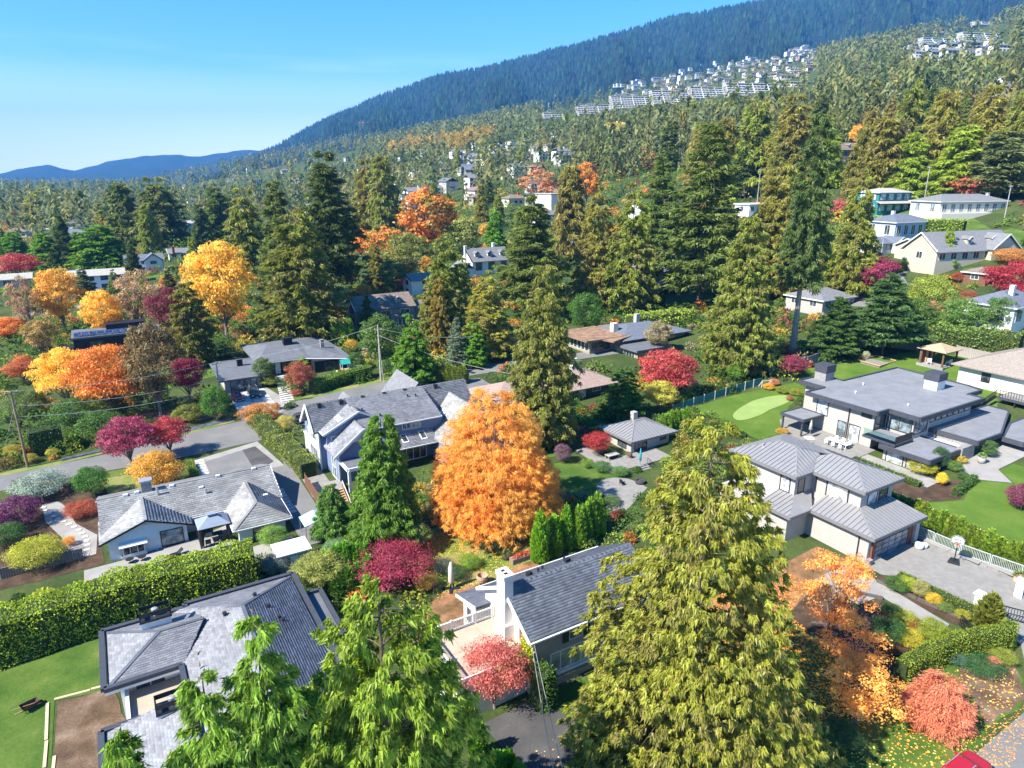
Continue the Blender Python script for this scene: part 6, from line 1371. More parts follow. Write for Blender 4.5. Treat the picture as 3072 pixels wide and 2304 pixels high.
# ---------------------------------------------------------------- trees one can pick out, from the near gardens to the hillside
G_MID = 'tall conifers of the middle distance'
for a in [
    ('cedar', 656, 735, 452, 158, CG, 'broad green cedar with a bare foot behind the black-roofed bungalow'),
    ('fir', 722, 660, 322, 120, FD, 'tall dark fir left of the brown house with the red chimney'),
    ('fir', 611, 655, 388, 86, FG, 'grey-green fir between the broad cedar and the yellow maple'),
    ('cedar', 545, 600, 402, 84, CG, 'green cedar standing behind the top of the yellow maple'),
    ('fir', 478, 530, 404, 56, FG, 'small dense fir left of the yellow maple, by the pale houses'),
    ('cedar', 797, 520, 340, 62, CO, 'olive cedar, left one of a close pair above the orange maples'),
    ('cedar', 836, 524, 330, 68, CG, 'dark green cedar, right one of a close pair above the orange maples'),
    ('cedar', 968, 752, 512, 96, CG, 'green cedar right of the brown house with white dormers'),
    ('fir', 1152, 690, 416, 128, FG, 'big layered green fir right of the white gabled house'),
    ('cedar', 1052, 770, 584, 104, CY_, 'glowing yellow-green cedar below the white gabled house'),
    ('greencedar', 1024, 790, 694, 58, BG, 'bright green cedar at the foot of the glowing yellow-green one'),
    ('fir', 988, 796, 684, 36, (.09, .13, .12), 'slim blue spruce at the bend of the lane'),
    ('cedar', 926, 760, 624, 44, CO, 'thin olive cedar left of the green cedar by the lane'),
    ('cedar', 949, 764, 596, 44, (.14, .11, .03), 'thin brownish cedar touching the green cedar by the lane'),
    ('fir', 796, 722, 638, 32, FD, 'small dark fir in front of the brown house'),
    ('greencedar', 894, 830, 676, 78, BG, 'green garden cedar behind the slim column tree'),
    ('greencedar', 1070, 560, 452, 46, BG, 'small pointed green cedar above the white gabled house'),
    ('cedar', 1282, 668, 398, 96, CO, 'olive cedar with a dark bare foot beside the swimming pool'),
    ('cedar', 1352, 668, 392, 110, CG, 'heavy cedar with a pale bare foot right of the swimming pool'),
    ('fir', 1508, 660, 262, 150, FG, 'very tall dark fir left of the ragged one, above the red maple'),
    ('fir', 1420, 560, 330, 84, FG, 'tall fir above the terrace house with the yellow hedge'),
    ('cedar', 1230, 560, 352, 78, (.13, .12, .045), 'brown-green cedar above the white gabled house'),
    ('cedar', 1660, 640, 350, 120, CO, 'yellow-olive cedar left behind the ragged fir'),
    ('cedar', 1830, 640, 362, 96, CG, 'dense green cedar right behind the ragged fir'),
    ('greencedar', 1640, 600, 440, 70, (.13, .18, .025), 'bright lime cedar left of the ragged fir'),
    ('fir', 1905, 768, 588, 118, (.045, .085, .04), 'spreading blue-green fir with two bare curved stems by the fence'),
    ('fir', 1800, 772, 640, 84, (.042, .078, .03), 'dark fir with a forked grey stem before the board fence'),
    ('greencedar', 2040, 580, 478, 32, (.12, .17, .03), 'weeping light green conifer on the upper lane'),
    ('cedar', 424, 788, 606, 84, (.085, .09, .022), 'dark olive cedar above the purple maple, left of the black bungalow'),
    ('cedar', 92, 482, 404, 64, CG, 'green cedar at the far left above the red maple'),
    ('cedar', 122, 488, 420, 52, CD, 'dark cedar beside another at the far left above the red maple'),
    ('cedar', 281, 530, 392, 66, CD, 'dark green cedar, left one of the two big ones at far left'),
    ('cedar', 352, 530, 380, 92, CD, 'dark broad cedar, right one of the two big ones at far left'),
    ('cedar', 229, 495, 438, 40, CG, 'small cedar left of the two big dark ones at far left'),
    ('fir', 148, 578, 462, 38, FD, 'thin dark fir behind the orange maple at far left'),
    ('greencedar', 104, 580, 502, 64, BG, 'bushy green cedar right of the crimson maple'),
    ('greencedar', 36, 556, 500, 46, BG, 'bushy green cedar above the crimson maple at the left edge'),
    ('greencedar', 222, 576, 484, 104, BG, 'wide bright green cedar behind the white flat house'),
    ('greencedar', 180, 570, 500, 50, BG, 'green cedar left of the wide bright green one'),
    ('fir', 188, 648, 580, 42, FB, 'small blue-green fir against the white house'),
    ('cedar', 330, 560, 440, 40, CG, 'slim cedar between the far-left big cedars and the grey roof'),
    ('fir', 440, 545, 440, 34, FD, 'thin fir in front of the pale far-left houses'),
    ('cedar', 1700, 420, 200, 96, CO, 'olive cedar behind the top of the ragged fir'),
    ('cedar', 1620, 420, 215, 90, CG, 'green cedar left of the olive one behind the ragged fir'),
    ('cedar', 1560, 430, 250, 70, CO, 'light cedar at the edge of the high wood'),
    ('cedar', 1895, 440, 250, 90, CO, 'olive cedar right of the brown gabled house on the slope'),
    ('fir', 1925, 432, 262, 48, (.12, .10, .075), 'half-dead greyish fir right of the brown gabled house'),
    ('greencedar', 1955, 436, 285, 90, (.12, .155, .03), 'lime green cedar above the teal house'),
    ('greencedar', 2060, 430, 268, 118, (.12, .16, .03), 'wide lime cedar above the white bungalow'),
    ('fir', 2150, 430, 282, 120, (.085, .115, .06), 'pale blue-green fir above the red bush on the right'),
    ('cedar', 2100, 420, 180, 90, CO, 'olive cedar high on the right slope, left of the golden tree'),
    ('cedar', 2010, 420, 190, 84, CO, 'olive cedar high on the right slope above the lime green cedar'),
    ('cedar', 1945, 400, 185, 80, CG, 'dark cedar high on the right slope'),
    ('cedar', 2180, 420, 200, 80, CG, 'green cedar at the right edge of the high wood'),
]:
    T(*a, group=G_MID)
for a in [
    ('turning', 926, 560, 398, 130, OR, 'large orange maple with green lower leaves above the white garage'),
    ('turning', 836, 580, 486, 96, OR, 'orange maple left of the large one, under the cedar pair'),
    ('turning', 782, 560, 492, 60, OR, 'small orange maple under the cedar pair'),
    ('tree', 880, 620, 500, 110, (.13, .15, .035), 'olive green bushy tree in front of the orange maples'),
    ('tree', 492, 735, 516, 138, YE, 'tall yellow maple with a bare stem left of the broad cedar'),
    ('tree', 142, 715, 576, 98, GO, 'golden tree left in front of the white flat house'),
    ('tree', 234, 745, 624, 80, YE, 'yellow tree in front of the white house, between golden and tan ones'),
    ('sparse', 302, 720, 582, 92, TN, 'thin tan tree right of the white house'),
    ('maple', 366, 735, 616, 78, (.14, .035, .04), 'dark purple-brown maple left of the olive cedar'),
    ('maple', 47, 604, 544, 82, CR, 'crimson dome of a maple at the left edge'),
    ('maple', 208, 578, 535, 60, (.5, .10, .03), 'small orange-red maple behind the white flat house'),
    ('maple', 150, 885, 752, 125, YE, 'yellow maple, left half of the bright pair over the dark shrubs'),
    ('maple', 250, 905, 742, 160, OR, 'orange maple, right half of the bright pair over the dark shrubs'),
    ('tree', 350, 905, 690, 120, (.10, .075, .03), 'brownish dark tree right of the orange maple'),
    ('maple', 412, 868, 772, 76, (.16, .02, .05), 'dark wine-red maple above the rounded hedge'),
    ('maple', 285, 1008, 900, 108, (.30, .05, .10), 'pink-purple maple by the road, left of its red twin'),
    ('maple', 370, 985, 900, 80, (.34, .05, .06), 'red maple by the road, right of its pink-purple twin'),
    ('round', 343, 1058, 974, 104, (.46, .26, .03), 'golden yellow dome shrub behind the rancher roof'),
    ('maple', 650, 850, 778, 62, (.26, .08, .04), 'rust-red maple beside the stepping slab path'),
    ('tree', 648, 800, 768, 48, (.22, .28, .03), 'yellow-green small tree behind the rust-red maple'),
    ('tree', 573, 835, 772, 46, (.07, .10, .03), 'small dark green tree between garage and entry of the black bungalow'),
    ('maple', 1440, 862, 754, 124, CR, 'big rose-red maple beside the old brown bungalow'),
    ('tree', 1425, 890, 822, 70, (.34, .30, .04), 'yellow-green tree at the foot of the rose-red maple'),
    ('greencedar', 1345, 905, 800, 90, (.045, .09, .02), 'dark green conical tree left of the rose-red maple'),
    ('maple', 1290, 985, 932, 62, RD, 'small crimson maple by the cottage with the ribbed roof'),
    ('maple', 1710, 815, 766, 60, (.22, .04, .07), 'wine-coloured small maple by the putting green fence'),
    ('maple', 1068, 1530, 1382, 150, PK, 'salmon pink tree hiding the edge of the deck'),
    ('maple', 850, 1262, 1185, 180, (.20, .03, .05), 'magenta maple behind the bright green foreground cedar'),
    ('tree', 700, 1275, 1190, 110, (.16, .17, .045), 'pale olive round tree left of the magenta maple'),
    ('tree', 908, 1190, 1128, 58, (.14, .16, .06), 'pale grey-green small tree at the foot of the fiery tree'),
    ('maple', 2100, 436, 374, 110, (.42, .10, .06), 'red bush tree above the white bungalow'),
    ('maple', 1806, 470, 428, 44, PK, 'pink tree left of the teal house'),
    ('maple', 1882, 640, 548, 96, (.24, .03, .07), 'wine-red maple below the grey hipped house'),
    ('maple', 2182, 660, 562, 120, (.28, .025, .035), 'dark red maple at the right edge below the long gabled house'),
    ('round', 2182, 570, 535, 74, (.36, .17, .04), 'orange clipped bush at the right edge by the long gabled house'),
    ('round', 2000, 690, 590, 90, (.20, .23, .03), 'big yellow-green bush on the upper lane'),
    ('tree', 1965, 735, 640, 90, (.07, .11, .025), 'green tree behind the fence left of the pavilion'),
    ('tree', 2060, 730, 640, 100, (.08, .13, .03), 'green tree behind the pavilion'),
    ('tree', 2150, 720, 640, 70, (.07, .12, .03), 'green bush left of the dark-roofed house at the right edge'),
    ('sparse', 2010, 720, 650, 60, (.28, .14, .07), 'thin rusty tree behind the pavilion'),
    ('tree', 1325, 345, 262, 70, (.30, .24, .06), 'round golden tree under the white terraces'),
    ('turning', 1265, 450, 348, 60, OR, 'orange maple right of the brown-green cedar'),
    ('sparse', 1162, 450, 360, 92, (.36, .16, .07), 'pale orange thin tree above the white gabled house'),
    ('turning', 1000, 560, 470, 80, (.16, .17, .04), 'green and gold tree above the white garage'),
    ('tree', 1880, 300, 245, 40, (.55, .32, .03), 'small golden tree above the brown gabled house'),
    ('tree', 1850, 320, 268, 36, (.55, .30, .03), 'smaller golden tree above the brown gabled house'),
    ('tree', 2150, 300, 262, 26, (.6, .38, .03), 'bright yellow small tree on the right slope'),
    ('tree', 20, 740, 684, 66, OR, 'orange tree at the left edge below the golden tree'),
    ('sparse', 70, 730, 590, 70, (.26, .16, .08), 'nearly bare brown tree by the left utility pole'),
    ('turning', 95, 770, 690, 70, (.28, .17, .05), 'brown-orange tree left of the black house'),
    ('maple', 55, 830, 770, 70, (.42, .12, .04), 'orange-red bush tree left of the yellow maple'),
    ('tree', 1060, 660, 640, 40, (.18, .2, .03), 'small green tree under the white gabled house'),
    ('tree', 826, 805, 672, 92, (.06, .10, .022), 'full green tree left of the wooden pole'),
    ('round', 1265, 720, 628, 76, (.055, .12, .02), 'dense green tree left of the flat-roofed old bungalow'),
    ('tree', 1360, 672, 640, 44, (.10, .17, .03), 'green tree between pool and yellow hedge'),
    ('tree', 1420, 760, 690, 60, (.24, .20, .10), 'tan thin tree behind the old brown bungalow'),
    ('tree', 850, 640, 560, 60, (.06, .10, .022), 'green tree behind the brown house'),
    ('round', 870, 630, 600, 34, (.13, .02, .06), 'dark purple small tree behind the brown house'),
    ('tree', 2190, 310, 268, 30, (.3, .22, .03), 'golden tree at the right edge of the slope'),
]:
    T(*a, group='garden and street trees')
# the leaf-shedding tree behind the big cedar and the small salmon tree on the lawn
b = at(1790, 1395)
o = plant('sparse', b, topz(b[0], b[1], 1190) - b[2], 5.6, (.62, .28, .05), 'thin multi-stemmed tree shedding orange leaves right of the huge cedar', lod=0)
b = at(1850, 1560); plant('sparse', b, 6.0, 6.0, (.62, .30, .05), 'low spreading tree dropping golden-orange leaves on the front lawn', lod=0)
b = at(1830, 1470); plant('sparse', b, 6.4, 5.6, (.62, .30, .05), 'golden-orange tree between the huge cedar and the curved hedge', lod=0)
b = at(2020, 1560); o = empty('small_tree', b, 0, 'feathery salmon-red small tree alone on the front lawn', 'tree')
tm = trunk_mesh('trunk', 3.6, .07); tm.materials.append(BARK); link('trunk', tm, o)
r_ = feather(88, 4.4, 2.6, 150, 7, 20, .26, .06); me = np_mesh('crown', *r_); me.materials.append(LEAF); c = link('crown', me, o); c.color = (.36, .14, .08, 1)

# more conifers and small trees of the slope and the village
r = random.Random(99); SLOPE = []
KINDS = [('cedar', CO, 'olive cedar'), ('cedar', CG, 'green cedar'), ('fir', FG, 'dark fir'), ('greencedar', (.12, .155, .03), 'lime cedar'), ('fir', FD, 'blackish fir'), ('cedar', (.14, .13, .045), 'brownish cedar'), ('turning', OR, 'orange tree'), ('tree', GO, 'golden tree')]
def scatter(n, x0, x1, y0, y1, h0, h1, wts, gap, keep):
    k = 0
    for _ in range(n * 30):
        if k >= n: break
        px, py = r.uniform(x0, x1), r.uniform(y0, y1)
        if not keep(px, py): continue
        b = at(px, py)
        if any((b[0] - q[0]) ** 2 + (b[1] - q[1]) ** 2 < (q[2] + 1.5) ** 2 for q in SPOTS) or any((b[0] - q[0]) ** 2 + (b[1] - q[1]) ** 2 < gap * gap for q in SLOPE): continue
        SLOPE.append(b); k += 1
        kind, col, what = r.choices(KINDS, wts)[0]; h = r.uniform(h0, h1) * (.6 if kind in ('turning', 'tree') else 1)
        o = plant(kind, b, h, h * r.uniform(.3, .42) * (2.2 if kind in ('turning', 'tree') else 1), col, None, 'trees scattered over slope and village'); AUTO.append((o, what, px, py))
scatter(62, 1440, 2215, 268, 430, 18, 30, [6, 5, 3, 5, 1, 3, .6, .6], 9, lambda x, y: not (1780 < x < 1900 and 320 < y < 380) and not (1850 < x and y > 395))
scatter(44, 1120, 1700, 246, 300, 18, 28, [2, 4, 5, 1, 3, 1, .3, .5], 12, lambda x, y: y > 300 - (x - 1120) * .09)
scatter(30, 520, 1560, 470, 660, 7, 16, [1, 2, 2, 2, .5, 1, 3, 3], 7, lambda x, y: True)
scatter(22, 0, 560, 500, 700, 7, 14, [1, 2, 2, 2, .5, 1, 4, 4], 7, lambda x, y: True)
scatter(48, 520, 1300, 330, 500, 10, 21, [3, 4, 3, 2, 1, 1, 4, 4], 12, lambda x, y: True)
scatter(26, 0, 560, 395, 500, 12, 21, [2, 5, 4, 1, 3, 1, 1.2, 1], 12, lambda x, y: True)
# ---------------------------------------------------------------- hedges, shrubs, undergrowth
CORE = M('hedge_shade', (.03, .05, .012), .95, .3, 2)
def hedge(name, label, path, width, height, col, leaf=.22, dens=26, space='uv', round_=.25, mat=None, group=None, lumps=0.0, cat_='hedge', seed=1, base=-.2):
    """a clipped hedge along a path: a dark core wrapped in leaves"""
    g = np.random.default_rng(seed)
    P = [UV(*p) if space == 'uv' else at(*p)[:2] for p in path]
    o = empty(name, (P[0][0], P[0][1], terr(*P[0])), 0, label, cat_, group)
    ox, oy, oz = o.location
    V = []; D = []; core = MB()
    for (a, b) in zip(P[:-1], P[1:]):
        d = np.array(b) - np.array(a); Ln = np.linalg.norm(d); d /= Ln; nrm = np.array([-d[1], d[0]])
        ns = max(2, int(Ln / 1.5))
        for k in range(ns):
            s0, s1 = Ln * k / ns, Ln * (k + 1) / ns; q = []
            for s_, sd in ((s0, -1), (s1, -1), (s1, 1), (s0, 1)):
                x, y = np.array(a) + d * s_ + nrm * sd * width * .40; q.append((x - ox, y - oy, terr(x, y) - oz))
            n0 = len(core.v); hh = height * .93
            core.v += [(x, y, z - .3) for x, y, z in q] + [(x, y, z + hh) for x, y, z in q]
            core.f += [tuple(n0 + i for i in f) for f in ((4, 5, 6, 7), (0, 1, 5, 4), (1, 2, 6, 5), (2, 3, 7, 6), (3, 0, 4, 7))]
        per = 2 * height + width; n = int(Ln * per * dens)
        s_ = g.random(n) * Ln; t = g.random(n) * per
        side = np.where(t < height, -1, np.where(t > height + width, 1, 0))
        off = np.where(side == -1, -width / 2, np.where(side == 1, width / 2, t - height - width / 2)); z = np.where(side == -1, t, np.where(side == 1, t - height - width, height))
        # rounded shoulders
        k = np.clip((z - height * (1 - round_)) / (height * round_), 0, 1); off = np.where(side != 0, off * (1 - .25 * k * k), off); z = np.where(side == 0, height - height * round_ * .35 * (np.abs(off) / (width / 2)) ** 2.5, z)
        lump = 1 + lumps * (np.sin(s_ * 2.1 + seed) * .5 + np.sin(s_ * .9 + z * 1.3) * .5)
        z = z * lump; off = off * lump + g.normal(size=n) * .06
        X = a[0] + d[0] * s_ + nrm[0] * off; Y = a[1] + d[1] * s_ + nrm[1] * off
        V.append(np.stack([X - ox, Y - oy, terr_np(X, Y) - oz + z + base * 0], 1))
        N_ = np.stack([nrm[0] * side, nrm[1] * side, np.where(side == 0, 1.0, .25)], 1); D.append(N_)
    P_ = np.concatenate(V); N_ = np.concatenate(D)
    dr = N_ * .55 + g.normal(size=P_.shape) * .6; dr[:, 2] += .25
    sc = .7 + .6 * g.random(len(P_))
    v, f = kites(P_, dr, leaf * sc, leaf * .6 * sc, g, .1)
    cl = np.sin(P_[:, 0] * 1.7 + P_[:, 1] * .9) * .5 + .5
    me = np_mesh('foliage', v, f, np.clip(g.random(len(P_)) * .7 + cl * .3, 0, 1)); me.materials.append(mat or LEAFHEDGE)
    c = link('foliage', me, o); c.color = tuple(col) + (1,)
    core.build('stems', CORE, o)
    EXCL.append([(P[0][0] - 1, P[0][1] - 1), (P[0][0] + 1, P[0][1] - 1), (P[0][0] + 1, P[0][1] + 1), (P[0][0] - 1, P[0][1] + 1)])
    return o
hedge('hedge', 'tall thick yellow-green hedge between the rancher and the grey hipped house', [(-30, 67.6), (-12, 67.9), (-2, 68.4), (9.2, 67.2)], 3.7, 4.4, (.175, .225, .016), .22, 50, lumps=.07, seed=2)
hedge('hedge', 'loose mixed hedge along the side drive of the blue house', [(18.3, 114), (19.0, 104), (20.0, 95), (20.4, 88)], 2.4, 2.3, (.13, .15, .03), .2, 48, lumps=.16, seed=3, mat=TWOTONE)
hedge('hedge', 'clipped green hedge before the play tower of the black bungalow', [(30.2, 121.8), (37.6, 124.4), (42.6, 125.2)], 2.2, 2.3, (.085, .15, .015), .2, 50, seed=4)
hedge('hedge', 'low clipped hedge along the paved garage drive', [(64.7, 31.6), (65.3, 24.6)], .95, .95, (.075, .105, .018), .15, 90, seed=5, lumps=.05, mat=TWOTONE)
hedge('hedge', 'tall curved clipped hedge around the corner of the front garden', [(50.9, 23.3), (54.4, 23.3), (57.6, 22.8), (60.5, 21.9), (62.4, 21.0), (63.8, 21.1)], 1.0, 2.5, (.12, .155, .014), .13, 130, seed=6, round_=.12, lumps=.03)
hedge('hedge', 'clipped dark green hedge block by the corner of the white house', [(24.6, 37.1), (26.0, 37.4)], 1.7, 3.7, (.045, .085, .015), .18, 70, seed=7, round_=.35)
hedge('hedge', 'knee-high green hedge edging the lawn of the white house', [(27.3, 33.6), (30.6, 33.4)], 1.2, 1.0, (.05, .10, .015), .18, 70, seed=8); hedge('hedge', 'low green hedge along the dark drive at the bottom edge', [(27.6, 33.2), (28.0, 27), (28.0, 22)], 1.0, .8, (.06, .12, .015), .18, 60, seed=9)
hedge('hedge', 'square green hedge edging the flower bed before the modern house', [(86.6, 37.6), (92.4, 38.2)], .8, .9, (.045, .09, .018), .18, 70, seed=10)
hedge('hedge', 'tall flat lime hedge below the teal house', [(1880, 500), (1990, 508), (2080, 512)], 2.0, 4.6, (.18, .24, .02), .5, 9, 'px', seed=11)
hedge('hedge', 'rounded dark hedge beside the covered car on the upper lane', [(1930, 590), (1985, 572), (2000, 552)], 2.4, 2.4, (.07, .12, .015), .4, 12, 'px', seed=12)
hedge('hedge', 'yellow-green ivy bank behind the old flat bungalow', [(1360, 716), (1420, 706), (1500, 700)], 4.5, 3.6, (.17, .22, .025), .45, 12, 'px', seed=13, lumps=.15)
hedge('hedge', 'big ivy hedge hanging over the board fence behind the pavilion', [(1898, 738), (1990, 745), (2080, 752), (2200, 768)], 3.6, 4.0, (.11, .16, .03), .4, 13, 'px', seed=14, lumps=.15, mat=TWOTONE)
hedge('hedge', 'dark clipped hedge below the pale grey house by the pool', [(1390, 672), (1432, 656)], 1.6, 2.4, (.04, .08, .015), .35, 14, 'px', seed=15)
hedge('hedge', 'dark laurel hedge beside the left utility pole', [(70, 985), (140, 970)], 3.0, 4.2, (.025, .055, .012), .26, 26, 'px', seed=16, lumps=.12); hedge('hedge', 'small clipped hedge beside the drive panels of the rancher', [(7.0, 95.4), (6.7, 101.2)], .9, 1.0, (.12, .17, .02), .18, 60, seed=17)
hedge('hedge', 'low planted strip under the side wall of the modern house', [(85.4, 50.4), (85.4, 41.2)], .9, .7, (.07, .11, .02), .2, 50, seed=18)
# upright clipped cedars
def column_proto(k):
    g = np.random.default_rng(500 + k); n = 2600
    t = 1 - np.sqrt(g.random(n)); az = g.random(n) * 6.28; lob = 1 + .12 * np.sin(az * 3 + t * 6 + k)
    rr = .42 * np.minimum(1, (1 - t) * 1.9 + .05) ** .8 * lob * (.8 + .22 * g.random(n))
    P = np.stack([np.cos(az) * rr, np.sin(az) * rr, 3 * (.02 + .95 * t)], 1)
    D = np.stack([np.cos(az) * .35, np.sin(az) * .35, np.ones(n)], 1) + g.normal(size=(n, 3)) * .25
    sc = .7 + .6 * g.random(n); V, F = kites(P, D, .26 * sc, .10 * sc, g, 0)
    return V, F, np.clip(.5 * g.random(n) + .5 * (np.sin(az * 5 + t * 9) * .5 + .5), 0, 1)
COLP = [(lambda r_: (lambda me: (me.materials.append(LEAFHEDGE), me)[1])(np_mesh('column_crown', *r_)))(column_proto(k)) for k in range(3)]
COLT = trunk_mesh('column_trunk', 2.6, .05); COLT.materials.append(BARK)
def column(base, h, w, col, label=None, group=None, k=0):
    o = empty('columnar_cedar', base, RNG.uniform(0, 6), label, 'tree', group)
    t = link('trunk', COLT, o); t.scale = (h / 3, h / 3, h / 3)
    c = link('crown', COLP[k % 3], o); c.scale = (w / .84, w / .84, h / 3); c.color = hue(col, RNG, .12); return o
def colrow(a, b, n, h, w, col, what, group, space='uv', jit=.12):
    for i in range(n):
        t = i / max(1, n - 1); p = (a[0] + (b[0] - a[0]) * t, a[1] + (b[1] - a[1]) * t); p = UV(*p) if space == 'uv' else at(*p)[:2]
        p = (p[0] + RNG.uniform(-jit, jit), p[1] + RNG.uniform(-jit, jit)); o = column((p[0], p[1], terr(*p) - .05), h * RNG.uniform(.88, 1.12), w * RNG.uniform(.9, 1.1), col, None, group, i)
        ORD.append((o, what, i, n))
ORD = []
def ordinal(i, n):
    w = ['first', 'second', 'third', 'fourth', 'fifth', 'sixth', 'seventh', 'eighth', 'ninth', 'tenth', 'eleventh', 'twelfth', 'thirteenth', 'fourteenth', 'fifteenth', 'sixteenth', 'seventeenth', 'eighteenth', 'nineteenth', 'twentieth', 'twenty-first', 'twenty-second', 'twenty-third', 'twenty-fourth']
    return 'last' if i == n - 1 else w[i] if i < len(w) else str(i + 1) + 'th'
colrow((77.0, 24.2), (77.4, 47), 24, 2.7, 1.35, (.15, .22, .015), 'lime columnar cedar behind the stone wall, {} from the right edge', 'columnar cedars behind the stone wall')
colrow((36.2, 54.2), (39.8, 54.8), 3, 5.8, 1.5, (.10, .20, .015), 'tall green columnar cedar right of the fiery tree, {} from the left', 'columnar cedars right of the fiery tree'); colrow((41.2, 54.4), (44.6, 55.4), 4, 5.2, 1.6, (.13, .24, .015), 'light green columnar cedar beside the huge cedar, {} from the left', 'columnar cedars beside the huge cedar')
colrow((15.4, 62.6), (19.2, 62.2), 5, 4.2, 1.6, (.09, .19, .015), 'green columnar cedar right of the grey hipped roof, {} from the left', 'columnar cedars right of the grey hipped roof'); colrow((15.8, 60.2), (18.8, 60.0), 4, 3.6, 1.5, (.11, .21, .015), 'green columnar cedar in the front row by the grey hipped roof, {} from the left', 'columnar cedars right of the grey hipped roof')
colrow((918, 822), (1000, 828), 11, 3.6, 1.5, (.11, .14, .025), 'brownish columnar cedar along the lane behind the blue house, {} from the left', 'columnar cedars along the lane', 'px'); colrow((724, 744), (760, 740), 6, 5.6, 1.5, (.14, .24, .02), 'bright columnar cedar left of the red chimney, {} from the left', 'columnar cedars left of the red chimney', 'px'); colrow((1432, 932), (1480, 918), 6, 3.2, 1.1, (.12, .20, .02), 'small columnar cedar behind the cottage, {} from the left', 'columnar cedars behind the cottage', 'px')
colrow((31, 33.5), (29.4, 27), 1, .01, .01, BG, '', '') if False else None
for i, (px, py, hh) in enumerate(((1035, 1640, 3.4), (1075, 1700, 3.2), (1098, 1690, 3.0), (1120, 1720, 3.0))):
    p = at(px, py); ORD.append((column(p, hh, 1.2, (.10, .20, .015), None, 'columnar cedars at the bottom edge', i), 'small lime columnar cedar beside the dark drive, {} from the left', i, 4))
p = at(895, 822); column(p, 4.6, 1.9, (.12, .2, .02), 'slim pointed green tree standing alone before the lane cedars', None, 1)
p = UV(64.1, 23.0); column((p[0], p[1], terr(*p)), 3.9, 1.9, (.085, .10, .014), 'fat rounded column of a clipped cypress beside the black gate', None, 2)
for o, what, i, n in ORD: o['label'] = what.format(ordinal(i, n)) if what else None

